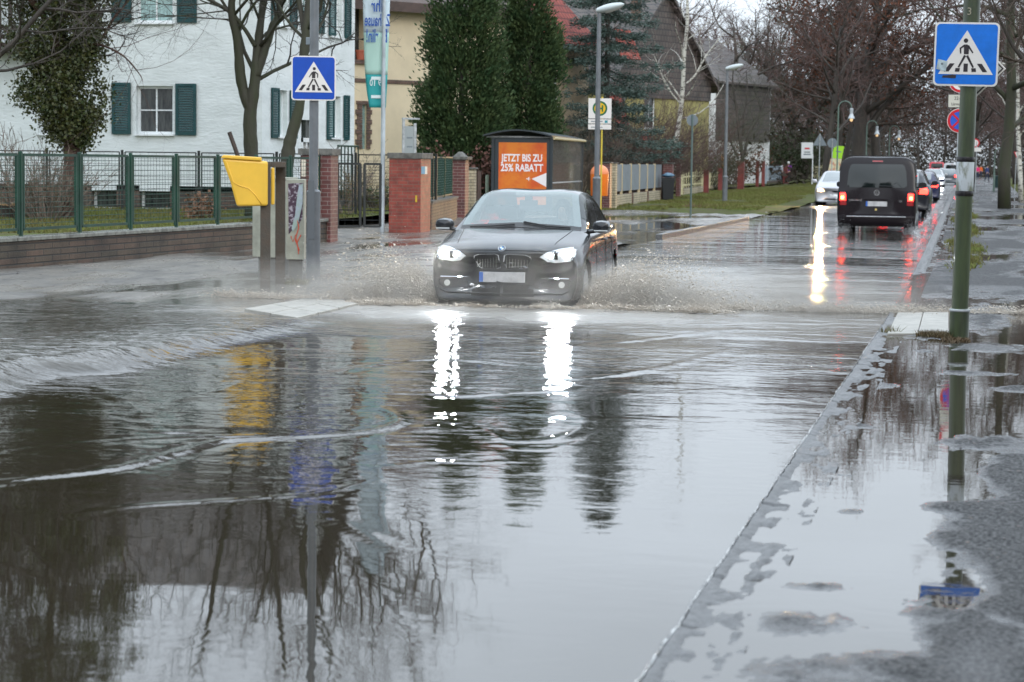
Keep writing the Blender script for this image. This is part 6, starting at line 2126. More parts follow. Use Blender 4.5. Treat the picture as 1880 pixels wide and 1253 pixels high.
# ---- flagpole with the mirrored white and teal banner
q = G(702, 419, .1)
t = thing('flagpole', 'white flagpole left of the red brick pillar, holding a long banner', 'flagpole', (q.x, q.y, 0))
MB().lathe([(.05, -.1), (.05, hz(703, 200, q)), (.042, hz(703, 100, q)), (.035, 8.6), (.01, 8.65)], n=16).build('pole', mat('white_pole', (0.45, 0.50, 0.53), rough=.4, var=.25, vscale=3, stretch=(2, 2, 1)), t, smooth=40)
pxm = -FPX / (R_CAM.transposed() @ Vector((q.x, q.y, 0))).z
ban = thing('banner', 'long white and teal banner with mirrored blue lettering hanging on the flagpole', 'banner', (q.x, q.y + .08, 0), rz=face_cam(q))
X_ = lambda p, y: (p - (703 + (y - 200) * -.004)) / pxm
zf = lambda y: hz(703, y, q)
outl_L = [(198, 676), (170, 671), (137, 668), (100, 666), (60, 665), (0, 663.5), (-60, 664), (-160, 666), (-215, 668)]
outl_R = [(195, 706), (170, 707.5), (137, 709), (100, 710), (60, 711.5), (0, 713), (-60, 713), (-160, 712), (-215, 710)]


def wavy(i0, i1, nm, m):
    mb = MB(); vs = []; nx = 9
    rows = []
    for i in range(i0, i1):
        for s_ in range(4):
            f = s_ / 4
            yL = outl_L[i][0] * (1 - f) + outl_L[i + 1][0] * f
            rows.append((yL, outl_L[i][1] * (1 - f) + outl_L[i + 1][1] * f, outl_R[i][1] * (1 - f) + outl_R[i + 1][1] * f))
    rows.append((outl_L[i1][0], outl_L[i1][1], outl_R[i1][1]))
    for y, a, b_ in rows:
        for k in range(nx):
            u = k / (nx - 1); xx = a + (b_ - a) * u
            vs.append((X_(xx, y), .04 * math.sin(u * 5 + y * .02) + .05, zf(y)))
    fs = [(r * nx + k, r * nx + k + 1, (r + 1) * nx + k + 1, (r + 1) * nx + k) for r in range(len(rows) - 1) for k in range(nx - 1)]
    mb.add(vs, fs); o = mb.build(nm, m, ban, smooth=True)
    s2 = o.modifiers.new('thickness', 'SOLIDIFY'); s2.thickness = .004
    return o


wavy(0, 2, 'teal_panel', mat('banner_teal', (0.02, 0.33, 0.34), rough=.6))
wavy(2, 4, 'pale_green_panel', mat('banner_pale_green', (0.46, 0.68, 0.60), rough=.6))
wavy(4, 8, 'white_panel', mat('banner_white', (0.62, 0.74, 0.80), rough=.6))
m_bl = mat('banner_blue', (0.02, 0.10, 0.42), rough=.5)
for txt, yy_, cx, sz in (('Ihr', 11, 690, .40), ('Zuhause', 38, 690, .38), ('Berlin!', 67, 689, .42)):
    lettering(txt, sz, m_bl, ban, (X_(cx, yy_), -.035 + .05, zf(yy_)), (PI / 2, 0, 0), mirror=True, sx=.44 if len(txt) > 3 else .6, bold=.015)
m_tw = mat('banner_text_white', (0.7, 0.8, 0.8), rough=.5)
for txt, yy_, cx, sz in (('29 10', 153, 690, .2),):
    lettering(txt, sz, m_tw, ban, (X_(cx, yy_), .0, zf(yy_)), (PI / 2, 0, 0), mirror=True, sx=.75, bold=.01)
for yy_ in (144, 178): MB().bb(X_(679, yy_), X_(697, yy_), -.002, .0, zf(yy_) - .035, zf(yy_) + .035).build('text_line', m_tw, ban)

# silver information stele in front of the cream house
q = DP(750, 66)
t = thing('info_stele', 'silver framed information stele behind the red brick pillar', 'sign', (q.x, q.y, .2), rz=face_cam(q, .25))
zt = hz(750, 220, q) - .2
for x in (-.15, .18): MB().bb(x - .035, x + .035, -.03, .03, -.2, zt - (.0 if x < 0 else .1)).build('post', m_galv, t)
MB().bb(-.11, .14, -.02, .02, .4, zt - .18).build('panel', mat('stele_grey', (0.30, 0.33, 0.33), rough=.4), t)
MB().bb(-.19, .30, -.05, .05, zt + .002, zt + .05).build('cap', m_galv, t)
for z in (zt - .5, zt - .75, zt - .95): MB().bb(-.06, .1, -.026, -.0203, z - .02, z + .02).build('text_line', m_signback, t)

# ---- right-hand lawn: litter bin, give-way sign, small signs
q = G(1830, 344, .05)
t = thing('litter_bin', 'dark green litter bin on the lawn beside the thick trunk at the right', 'litter bin', (q.x, q.y, 0))
zt = hz(1830, 323, q)
MB().lathe([(.24, -.05), (.26, zt * .9), (.28, zt * .92), (.28, zt), (.2, zt + .02)], n=18).build('drum', mat('bin_green', (0.012, 0.04, 0.04), rough=.4), t, smooth=40)
q = G(1863, 356, .05)
t = thing('give_way_sign', 'white and red downward triangle sign on a thin post at the right edge', 'road sign', (q.x, q.y, 0), rz=face_cam(q, .5))
zc = hz(1866, 284, q)
pxm = -FPX / (R_CAM.transposed() @ Vector((q.x, q.y, 0))).z
s_ = 6 / pxm
MB().tube((0, .03, -.1), (.06, .03, zc + s_), .025).build('post', m_galv, t)
MB().prism([(-s_ + .05, zc + s_ * .8), (s_ + .05, zc + s_ * .8), (.05, zc - s_)], 0, .01, 'Y').build('plate', m_signred, t)
MB().prism([(-s_ * .6 + .05, zc + s_ * .6), (s_ * .6 + .05, zc + s_ * .6), (.05, zc - s_ * .6)], -.003, -.0003, 'Y').build('face', m_signwhite, t)
q = DP(1792, 30)
t = thing('direction_sign', 'distant white plate and red rimmed disc just right of the green column', 'road sign', (q.x, q.y, 0), rz=face_cam(q))
z1_ = hz(1790, 275, q); z2_ = hz(1790, 266, q)
MB().tube((0, .03, -.1), (0, .03, z2_ + .2), .03).build('post', m_galv, t)
MB().bb(-.2, .28, 0, .02, z1_ - .12, z1_ + .12).build('plate', m_signwhite, t)
MB().prism(disc(.28, 24, -.1, z2_ + .1), .021, .03, 'Y').build('red_ring', m_signred, t)
MB().prism(disc(.2, 24, -.1, z2_ + .1), .016, .0205, 'Y').build('face', m_signwhite, t)

# grass tuft and dead leaves at the foot of the green column
def tuft(label, px, py, n, R2, H2, seed, leafcol=None):
    q = G(px, py, 0.0); r = np.random.default_rng(seed)
    a = r.uniform(0, 2 * PI, n); rad = R2 * np.sqrt(r.random(n)); x = rad * np.cos(a); y = rad * np.sin(a) * 1.2
    z = np.zeros(n); h = H2 * r.uniform(.3, 1, n); w_ = .006
    b0 = r.uniform(0, PI, n)
    co = np.stack([np.stack([x - w_ * np.cos(b0), y - w_ * np.sin(b0), z], 1), np.stack([x + w_ * np.cos(b0), y + w_ * np.sin(b0), z], 1), np.stack([x + r.normal(0, .6, n) * h, y + r.normal(0, .6, n) * h, z + h], 1)], 1).reshape(-1, 3)
    o = rawmesh('grass_tuft', co, np.arange(3 * n).reshape(-1, 3), mat('tuft_' + str(seed), leafcol or (0.10, 0.13, 0.04), rough=.7, col2=(0.12, 0.07, 0.03), vscale=30))
    o.location = (q.x, q.y, 0.0)
    tag(o, label, 'grass tuft')


tuft('brownish grass tuft and leaves left of the green column foot', 1715, 618, 900, .17, .07, 1, (0.09, 0.08, 0.035))
tuft('second small tuft in front of the green column foot', 1755, 626, 400, .14, .04, 2, (0.08, 0.06, 0.03))
tuft('sparse weeds at the near corner of the pale slabs', 1635, 612, 60, .10, .10, 3)
tuft('green tuft at the foot of the letter box posts', 545, 522, 220, .15, .10, 4, (0.14, 0.15, 0.05))
tuft('dry weeds at the foot of the post of the round sign', 1272, 388, 300, .35, .4, 5, (0.16, 0.10, 0.05))
# heap of brown leaves and flowers on the lawn behind the fence
q = G(362, 400, .3)
t = thing('leaf_heap', 'small heap of brown leaves and twigs on the lawn behind the fence', 'leaf heap', (q.x, q.y, .26))
rr_ = np.random.default_rng(4); pts = rr_.normal(0, 1, (300, 3)) * np.array([.22, .2, .16]) + np.array([0, 0, .2])
co, f = scatter_leaves(np.abs(pts) * np.sign(pts) , 500, .08, 3, .02)
co[:, 2] = np.abs(co[:, 2])
rawmesh('leaves', co, f, mat('brown_leaves', (0.22, 0.12, 0.07), rough=.8, var=.4), t, k=4)
# ================================================================== VEHICLES
def paint(name, c, rough=0.25, metal=0.0, coat=.7):
    return mat(name, c, rough=rough, metal=metal, coat=coat, bump=0.04, bscale=60, spec=.3)


m_glassd = mat('dark_car_glass', (0.006, 0.010, 0.010), rough=0.04, spec=0.7)
m_tyre = mat('tyre_rubber', (0.018, 0.018, 0.018), rough=0.6)
m_rim = mat('alloy_rim', (0.35, 0.36, 0.37), rough=0.3, metal=0.8)
m_chrome = mat('chrome', (0.75, 0.76, 0.78), rough=0.12, metal=1.0)
m_blackp = mat('black_trim', (0.010, 0.010, 0.011), rough=0.4)
m_well = mat('wheel_well', (0.006, 0.006, 0.006), rough=0.9)
m_plate = mat('number_plate_white', (0.50, 0.49, 0.49), rough=0.4, var=.25, vscale=9)
m_plateb = mat('number_plate_blue', (0.03, 0.12, 0.42), rough=0.4)
m_red_on = mat('tail_light_on', (0.5, 0.01, 0.01), rough=.2, emit=(1, .016, .010), estr=18)
m_red_hot = mat('tail_light_core', (0.6, 0.1, 0.02), rough=.2, emit=(1, .16, .03), estr=30)
m_red_off = mat('tail_light_red', (0.28, 0.01, 0.012), rough=.15, coat=1)


def head_mat(nm, col, s):
    return mat(nm, (.9, .9, .9), rough=.2, emit=col, estr=s)


def catmull(P, n):
    """P: (rows, k) array -> resampled rows, n steps per span"""
    out = []
    N = len(P)
    for i in range(N - 1):
        p0 = P[max(i - 1, 0)]; p1 = P[i]; p2 = P[i + 1]; p3 = P[min(i + 2, N - 1)]
        for k in range(n):
            t = k / n
            c = 0.5 * ((2 * p1) + (p2 - p0) * t + (2 * p0 - 5 * p1 + 4 * p2 - p3) * t * t + (3 * p1 - p0 - 3 * p2 + p3) * t ** 3)
            out.append(np.clip(c, np.minimum(p1, p2) - .012, np.maximum(p1, p2) + .012))
    out.append(P[-1])
    return np.array(out)


# rows: y0, bow, shear, then A z, B..G (x, z), H z
HATCH = [
    (1.875, .22, 0, .36, (.30, .36), (.36, .38), (.38, .48), (.36, .58), (.28, .62), (.15, .63), .635),
    (1.885, .22, 0, .19, (.62, .20), (.745, .27), (.775, .47), (.75, .63), (.63, .70), (.33, .735), .745),
    (1.80, .20, 0, .18, (.70, .18), (.81, .29), (.84, .51), (.81, .69), (.69, .76), (.37, .80), .81),
    (1.60, .15, 0, .17, (.74, .17), (.865, .30), (.88, .55), (.845, .74), (.74, .82), (.41, .865), .88),
    (1.20, .10, 0, .17, (.76, .17), (.875, .30), (.885, .60), (.86, .80), (.775, .88), (.45, .935), .95),
    (.86, .12, 0, .17, (.77, .17), (.875, .30), (.885, .62), (.857, .85), (.785, .925), (.62, .965), .985),
    (.70, .22, 0, .17, (.77, .17), (.875, .30), (.885, .63), (.855, .86), (.775, .935), (.72, .955), 1.00),
    (.30, .20, 0, .17, (.77, .17), (.87, .30), (.882, .64), (.85, .88), (.768, .945), (.66, 1.16), 1.22),
    (-.08, .15, 0, .17, (.77, .17), (.87, .30), (.88, .64), (.85, .89), (.767, .955), (.59, 1.345), 1.385),
    (-.50, .05, 0, .17, (.77, .17), (.87, .30), (.88, .65), (.85, .90), (.767, .965), (.57, 1.385), 1.42),
    (-1.10, 0, 0, .17, (.77, .17), (.87, .30), (.882, .66), (.85, .92), (.765, .98), (.56, 1.36), 1.40),
    (-1.60, -.05, 0, .18, (.76, .18), (.865, .31), (.88, .66), (.84, .94), (.745, 1.0), (.53, 1.29), 1.33),
    (-1.84, -.06, 0, .20, (.74, .20), (.84, .33), (.86, .66), (.82, .92), (.73, .985), (.535, 1.13), 1.16),
    (-2.00, -.08, 0, .22, (.70, .22), (.80, .34), (.82, .64), (.79, .86), (.70, .94), (.50, .98), 1.00),
    (-2.08, -.10, 0, .26, (.62, .26), (.74, .36), (.77, .60), (.74, .76), (.62, .84), (.40, .87), .88),
    (-2.10, -.10, 0, .42, (.30, .42), (.36, .45), (.38, .58), (.36, .66), (.30, .70), (.15, .72), .72),
]
VAN = [
    (-2.40, -.04, .10, .60, (.3, .6), (.4, .65), (.42, .9), (.40, 1.1), (.36, 1.2), (.25, 1.35), 1.36),
    (-2.41, -.05, .16, .27, (.78, .28), (.885, .36), (.915, .75), (.91, 1.08), (.885, 1.20), (.765, 1.83), 1.885),
    (-2.34, -.04, .16, .26, (.82, .26), (.93, .36), (.948, .75), (.94, 1.10), (.915, 1.22), (.80, 1.87), 1.925),
    (-2.1, 0, .05, .25, (.84, .25), (.945, .36), (.952, .75), (.945, 1.10), (.92, 1.22), (.81, 1.885), 1.95),
    (-1.3, 0, 0, .25, (.84, .25), (.948, .36), (.952, .75), (.945, 1.10), (.92, 1.22), (.82, 1.90), 1.965),
    (0, 0, 0, .25, (.84, .25), (.948, .36), (.952, .75), (.945, 1.10), (.92, 1.22), (.82, 1.90), 1.965),
    (.75, .06, 0, .25, (.84, .25), (.948, .36), (.952, .75), (.945, 1.10), (.92, 1.20), (.80, 1.86), 1.93),
    (1.15, .12, 0, .25, (.84, .25), (.945, .36), (.95, .75), (.94, 1.08), (.91, 1.18), (.82, 1.62), 1.69),
    (1.65, .16, 0, .25, (.84, .25), (.94, .36), (.945, .72), (.93, 1.0), (.89, 1.12), (.83, 1.18), 1.24),
    (2.05, .20, 0, .24, (.80, .24), (.92, .36), (.93, .7), (.90, .93), (.84, 1.02), (.6, 1.07), 1.10),
    (2.25, .20, 0, .24, (.70, .24), (.86, .34), (.88, .62), (.84, .80), (.76, .88), (.5, .92), .93),
    (2.28, .20, 0, .45, (.35, .45), (.42, .48), (.44, .56), (.42, .66), (.36, .70), (.2, .72), .72),
]


class Body:
    def __init__(s, rows, nu=8, nv=6):
        T = []
        for rw in rows:
            y0, bow, shear, az = rw[:4]
            pts = [(0, az)] + list(rw[4:10]) + [(0, rw[10])]
            xm = max(p[0] for p in pts)
            T.append([c for x, z in pts for c in (x, y0 + bow * (1 - (x / xm) ** 2) + shear * max(0, z - 1.0), z)])
        T = catmull(np.array(T), nu)
        R = T.reshape(len(T), 8, 3)
        S = []
        for r_ in R: S.append(catmull(r_, nv))
        s.S = np.array(S)                       # (U, V, 3) half surface, x >= 0
        s.nu, s.nv = nu, nv

    def mesh(s, hole=None):
        """full body; hole(u, v, centre) -> True where glass goes"""
        U, V, _ = s.S.shape
        full = np.concatenate([s.S, (s.S * np.array([-1, 1, 1]))[:, -2:0:-1]], 1)   # ring
        W = full.shape[1]
        mb = MB(); mb.v = [tuple(p) for p in full.reshape(-1, 3)]
        for i in range(U - 1):
            for j in range(W):
                j2 = (j + 1) % W
                vj = j if j < V - 1 else (2 * (V - 1) - 1 - j)
                c = (full[i, j] + full[i + 1, j] + full[i + 1, j2] + full[i, j2]) / 4
                if hole and hole((i + .5) / s.nu, (vj + .5) / s.nv, c): continue
                mb.f.append((i * W + j, i * W + j2, (i + 1) * W + j2, (i + 1) * W + j))
        mb.f.append(tuple(range(W))[::-1]); mb.f.append(tuple((U - 1) * W + j for j in range(W)))
        s.full_v = mb.v
        return mb

    def bvh(s):
        m = s.mesh()
        return BVHTree.FromPolygons([Vector(v) for v in m.v], [f for f in m.f])

    def patch(s, u0, u1, v0, v1, off=.006, side=0):
        """strip of surface between stations u and ring positions v, pushed outward"""
        i0, i1 = int(round(u0 * s.nu)), int(round(u1 * s.nu)); j0, j1 = int(round(v0 * s.nv)), int(round(v1 * s.nv))
        G_ = s.S[i0:i1 + 1, j0:j1 + 1].copy()
        du = np.gradient(G_, axis=0) if G_.shape[0] > 1 else G_ * 0; dv = np.gradient(G_, axis=1)
        n = np.cross(du, dv); n /= (np.linalg.norm(n, axis=2)[:, :, None] + 1e-9)
        cen = np.array([0, G_[..., 1].mean(), .8])
        if (n * (G_ - cen)).sum() < 0: n = -n
        G_ = G_ + n * off
        if side < 0: G_ = G_ * np.array([-1, 1, 1])
        if side == 0: G_ = np.concatenate([G_, (G_ * np.array([-1, 1, 1]))[:, -2::-1]], 1) if j1 == s.S.shape[1] - 1 else G_
        a, b_, _ = G_.shape
        mb = MB(); mb.v = [tuple(p) for p in G_.reshape(-1, 3)]
        mb.f = [(i * b_ + j, i * b_ + j + 1, (i + 1) * b_ + j + 1, (i + 1) * b_ + j) for i in range(a - 1) for j in range(b_ - 1)]
        return mb


def project(bvh, outline, view, off=.004, thick=.008, step=.03, holes=None):
    """a plate of the given outline wrapped on the body; view 'front' | 'rear': (x, z); 'side+' | 'side-': (y, z)"""
    pts = [Vector(p) for p in outline]
    # densify the rim
    rim = []
    for i in range(len(pts)):
        a, b_ = pts[i], pts[(i + 1) % len(pts)]
        k = max(1, int((b_ - a).length / step))
        rim += [a.lerp(b_, t / k) for t in range(k)]
    n = len(rim)
    x0, x1 = min(p.x for p in rim), max(p.x for p in rim); z0, z1 = min(p.y for p in rim), max(p.y for p in rim)
    ins = [Vector((x, z)) for x in np.arange(x0 + step / 2, x1, step) for z in np.arange(z0 + step / 2, z1, step)]
    r_ = delaunay_2d_cdt(rim + ins, [(i, (i + 1) % n) for i in range(n)], [], 1, 1e-5)
    vs, fs = r_[0], r_[2]
    D = {'front': Vector((0, -1, 0)), 'rear': Vector((0, 1, 0)), 'side+': Vector((-1, 0, 0)), 'side-': Vector((1, 0, 0)), 'top': Vector((0, 0, -1))}[view]
    out = []
    last = None
    for v in vs:
        o = {'front': Vector((v.x, 5, v.y)), 'rear': Vector((v.x, -5, v.y)), 'side+': Vector((3, v.x, v.y)), 'side-': Vector((-3, v.x, v.y)), 'top': Vector((v.x, v.y, 4))}[view]
        h, nn, _, d_ = bvh.ray_cast(o, D)
        if h is None:
            h = o + D * (last if last else 3)
        else: last = d_
        out.append(h - D * off)
    mb = MB()
    m = len(out)
    back = [p + D * (off + thick) for p in out]
    mb.add(out + back, [tuple(f) for f in fs])
    # rim walls
    cnt = {}
    for f in fs:
        for i in range(len(f)):
            e = (f[i], f[(i + 1) % len(f)]); cnt[e] = 1
    for (a, b_) in list(cnt):
        if (b_, a) not in cnt: mb.f.append((a, b_, b_ + m, a + m))
    return mb


def mirror_x(o): return [(-x, z) for x, z in o][::-1]


def ellipse(cx, cz, rx, rz_, n=20): return [(cx + rx * math.cos(2 * PI * k / n), cz + rz_ * math.sin(2 * PI * k / n)) for k in range(n)]


def shrink(o, k, dx=0, dz=0):
    cx = sum(p[0] for p in o) / len(o); cz = sum(p[1] for p in o) / len(o)
    return [(cx + (x - cx) * k + dx, cz + (z - cz) * k + dz) for x, z in o]


def wheel(t, x, y, r_=.315, w_=.20, spokes=10):
    s_ = 1 if x > 0 else -1
    M = Matrix.Rotation(PI / 2, 3, 'Y')
    ty = MB().lathe([(r_ * .66, -w_ / 2), (r_ * .93, -w_ / 2), (r_, -w_ * .38), (r_ * 1.0, w_ * .38), (r_ * .93, w_ / 2), (r_ * .66, w_ / 2)], (0, 0, 0), 28, M)
    hub = thing_part('wheel', t, (x, y, r_))
    ty.build('tyre', m_tyre, hub, smooth=40)
    rm = MB().lathe([(r_ * .6, -.02), (r_ * .68, -.03), (r_ * .68, .03), (r_ * .6, .02)], (s_ * w_ * .42, 0, 0), 28, M)
    for k in range(spokes):
        a = 2 * PI * k / spokes
        rm.tube((s_ * w_ * .44, 0, 0), (s_ * w_ * .44, r_ * .64 * math.cos(a), r_ * .64 * math.sin(a)), .018, .014, 5)
    rm.lathe([(.05, -.02), (.05, .02)], (s_ * w_ * .45, 0, 0), 12, M)
    rm.build('rim', m_rim, hub, smooth=40)


def thing_part(name, parent, loc):
    o = bpy.data.objects.new(name, None); COL.objects.link(o); o.parent = parent; o.location = loc; o.empty_display_size = .1
    return o


def lamp_light(name, parent, loc, watts, col, blend=.6, size=70, tilt=-3, rz=0):
    ld = bpy.data.lights.new(name, 'SPOT'); ld.energy = watts; ld.color = col; ld.spot_size = math.radians(size); ld.spot_blend = blend; ld.shadow_soft_size = .06
    o = bpy.data.objects.new(name, ld); COL.objects.link(o); o.parent = parent; o.location = loc
    o.rotation_euler = (PI / 2 + math.radians(tilt), 0, rz)      # towards local +Y
    return o


HB = Body(HATCH, 8, 6); HBV = HB.bvh()
VB = Body(VAN, 8, 6); VBV = VB.bvh()


def arch_hole(axles, ra):
    def f(c):
        return abs(c[0]) > .60 and any((c[1] - a) ** 2 + (c[2] - .31) ** 2 < ra * ra for a in axles)
    return f


def car_common(t, B, axles, wr, ra, xw, body_m, hole=None):
    ah = arch_hole(axles, ra)
    mb = B.mesh(lambda u, v, c: ah(c) or (hole(u, v, c) if hole else False))
    bo = mb.build('body', body_m, t, smooth=38)
    for a in axles:
        for s_ in (-1, 1):
            well = MB()
            well.lathe([(ra + .03, -.17), (ra + .012, .10)] if s_ > 0 else [(ra + .012, -.10), (ra + .03, .17)], (s_ * (xw - .06), a, .31), 26, Matrix.Rotation(PI / 2, 3, 'Y'), caps=(s_ > 0, s_ < 0))
            w_ = well.build('wheel_arch', m_well, bo)
            wheel(t, s_ * (xw - .05), a, wr)
    return bo


def side_windows(t, B, spans, v0, v1, m=None, off=.004):
    for s_ in (1, -1):
        for (u0, u1) in spans:
            B.patch(u0, u1, v0, v1, off, s_).build('side_window', m or m_glassd, t, smooth=True)


def add_mirror(t, s_, m, y=.62, z=.98, x=.86):
    mb = MB()
    vs = []
    n = 12
    for k, (dy, sx, sz) in enumerate(((.09, .04, .03), (.075, .09, .062), (.02, .108, .075), (-.06, .11, .078), (-.075, .105, .074))):
        for j in range(n):
            a = 2 * PI * j / n; ca, sa = math.cos(a), math.sin(a)
            vs.append((s_ * (x + .09) + sx * math.copysign(abs(ca) ** .75, ca), y + dy, z + .02 + sz * math.copysign(abs(sa) ** .75, sa)))
    mb.add(vs, [(i * n + j, i * n + (j + 1) % n, (i + 1) * n + (j + 1) % n, (i + 1) * n + j) for i in range(4) for j in range(n)] + [tuple(range(n))[::-1], tuple(range(4 * n, 5 * n))])
    mb.tube((s_ * (x - .13), y - .02, z - .05), (s_ * (x + .02), y - .0, z - .03), .03, .02, 8)
    o = mb.build('mirror', m, t, smooth=50)
    MB().bb(s_ * (x + .01), s_ * (x + .17), y + .088, y + .10, z - .028, z - .015).build('indicator', mat('indicator_strip', (.6, .62, .62), rough=.2), o)
    return o


# glass one can look through
def see_glass(nm, tint, k, base=(.40, .46, .46)):
    m = bpy.data.materials.new(nm); m.use_nodes = True; MATS[nm] = m
    t = m.node_tree; b_ = t.nodes['Principled BSDF']; out = t.nodes['Material Output']
    b_.inputs['Base Color'].default_value = (*base, 1); b_.inputs['Roughness'].default_value = .06; b_.inputs['Specular IOR Level'].default_value = 1.0; b_.inputs['IOR'].default_value = 1.7
    tr = t.nodes.new('ShaderNodeBsdfTransparent'); tr.inputs[0].default_value = (*tint, 1)
    mx = t.nodes.new('ShaderNodeMixShader'); mx.inputs[0].default_value = k
    t.links.new(tr.outputs[0], mx.inputs[1]); t.links.new(b_.outputs[0], mx.inputs[2]); t.links.new(mx.outputs[0], out.inputs[0])
    return m


# ---------------------------------------------------------------- the black hatchback in the flood
m_blk = paint('black_car_paint', (0.012, 0.014, 0.017), .22)
nose = DP(921, 163, 460)
HEAD = math.radians(3.0)
car = thing('hatchback', 'black hatchback with blazing headlights ploughing through the flooded road', 'car', (0, 0, 0), rz=PI + HEAD)
fw = Vector((-math.sin(PI + HEAD), math.cos(PI + HEAD), 0))
car.location = (nose.x - fw.x * 2.1, nose.y - fw.y * 2.1, -.12)


def hatch_hole(u, v, c):
    if 6.15 < u < 8.0 and v > 6.12: return True                       # windscreen
    if 6.75 < u < 11.3 and 5.12 < v < 5.88 and not (9.2 < u < 9.45): return True    # side windows
    if 11.1 < u < 12.75 and v > 6.15: return True                     # rear window
    return False


car_common(car, HB, (1.34, -1.33), .315, .345, .80, m_blk, hatch_hole)
g_ws = see_glass('windscreen_glass', (.86, .93, .91), .50, (.36, .43, .43))
ws = HB.patch(6.0, 8.12, 6.0, 7.0, .003, 0).build('windscreen', g_ws, car, smooth=True)
sm = HB.patch(5.88, 6.25, 6.0, 7.0, .006, 0).build('wiper_cowl', m_blackp, car, smooth=True)
for a0, a1 in (((-.62, .62), (.0, .78)), ((.02, .60), (.62, .80))):
    pass
wm = MB()
for pts in ([(.60, .80), (.35, .86), (.05, .90)], [(-.05, .845), (-.33, .845), (-.60, .79)]):
    P3 = []
    for x, y in pts:
        h, nn, _, d_ = HBV.ray_cast(Vector((x, y, 3)), Vector((0, 0, -1))); P3.append(h + Vector((0, 0, .022)))
    wm.path(P3, .011, 6)
wo_ = wm.build('wiper', m_blackp, car)
g_sd = see_glass('side_glass', (.30, .36, .33), .55, (.03, .04, .04))
side_windows(car, HB, ((6.7, 9.25), (9.4, 11.35)), 5.08, 5.92, g_sd)
HB.patch(11.0, 12.85, 6.05, 7.0, .003, 0).build('rear_window', see_glass('rear_glass', (.95, .97, .97), .08, (.1, .1, .1)), car, smooth=True)
for s_ in (1, -1): add_mirror(car, s_, m_blk)
# front end
m_lampw = mat('lamp_glass', (.55, .58, .6), rough=.1, emit=(.9, .95, 1), estr=.25, coat=1)
m_hot = head_mat('xenon_beam', (.93, .97, 1.0), 330)
HL = [(.43, .690), (.50, .740), (.64, .780), (.755, .795), (.80, .770), (.79, .69), (.755, .645), (.60, .625), (.50, .635)]
for s_ in (1, -1):
    o = HL if s_ > 0 else mirror_x(HL)
    dk = project(HBV, shrink(o, 1.06), 'front', .002, .01).build('headlight', m_chrome, car, smooth=40)
    project(HBV, o, 'front', .006, .003).build('lens', m_lampw, dk, smooth=40)
    project(HBV, ellipse(s_ * .715, .715, .040, .040), 'front', .011, .003, .02).build('beam', m_hot, dk)
    project(HBV, ellipse(s_ * .545, .700, .022, .024), 'front', .011, .003, .02).build('beam', m_hot, dk)
    project(HBV, [(s_ * .60 - .02, .66), (s_ * .60 + .02, .66), (s_ * .60 + .02, .74), (s_ * .60 - .02, .74)], 'front', .009, .003, .02).build('divider', m_blackp, dk)
    lamp_light('headlight_beam', car, (s_ * .66, 2.16, .70), 24, (.95, .98, 1.0), tilt=-6)
    # kidney grille
    K = [(s_ * x, z) for x, z in ((.015, .60), (.03, .71), (.07, .725), (.27, .715), (.325, .695), (.335, .66), (.28, .565), (.24, .55), (.06, .548), (.03, .56))]
    if s_ < 0: K = K[::-1]
    ko_ = project(HBV, K, 'front', .012, .02, .03).build('grille', m_chrome, car)
    project(HBV, shrink(K, .91), 'front', .0155, .003, .03).build('grille_mesh', m_well, ko_)
    sl = MB()
    for k in range(8):
        x = s_ * (.06 + k * .032)
        h, nn, _, d_ = HBV.ray_cast(Vector((x, 5, .65)), Vector((0, -1, 0)))
        sl.tube((x, h.y + .021, .57), (x, h.y + .021, .70), .003, n=4)
        sl.tube((x, h.y + .022, .683), (x, h.y + .022, .702), .006, n=5)
    sl.build('grille_slats', m_chrome, ko_)
    # fog lamps and lower intakes
    F = [(s_ * x, z) for x, z in ((.40, .33), (.42, .40), (.62, .43), (.76, .42), (.75, .35), (.70, .32))]
    if s_ < 0: F = F[::-1]
    fo = project(HBV, F, 'front', .003, .01, .04).build('air_intake', m_blackp, car)
    project(HBV, ellipse(s_ * .66, .375, .035, .035), 'front', .010, .004, .02).build('fog_lamp', mat('fog_lamp_glass', (.45, .45, .42), rough=.15, coat=1), fo)
    e_ = MB(); P3 = []
    for x in np.linspace(.42, .74, 8):
        h, nn, _, d_ = HBV.ray_cast(Vector((s_ * x, 5, .445)), Vector((0, -1, 0)))
        P3.append(h + Vector((0, .002, 0)))
    e_.path(P3, .004, 5); e_.build('trim_line', m_chrome, car)
project(HBV, [(-.36, .24), (.36, .24), (.34, .37), (-.34, .37)], 'front', .003, .01, .05).build('lower_grille', m_well, car)
h, nn, _, d_ = HBV.ray_cast(Vector((0, 5, .45)), Vector((0, -1, 0)))
pl_ = MB().bb(-.26, .26, h.y - .01, h.y + .035, .40, .515).build('number_plate', m_plate, car, bevel=.003)
MB().bb(.215, .26, h.y + .0355, h.y + .037, .402, .513).build('plate_band', m_plateb, pl_)
e_ = MB(); P3 = []
for x in np.linspace(-.74, .74, 21):
    h, nn, _, d_ = HBV.ray_cast(Vector((x, 5, .275 + (.03 if abs(x) > .7 else 0))), Vector((0, -1, 0)))
    P3.append(h + Vector((0, .012, 0)))
e_.path(P3, .009, 6); e_.build('bumper_lip', m_blackp, car)
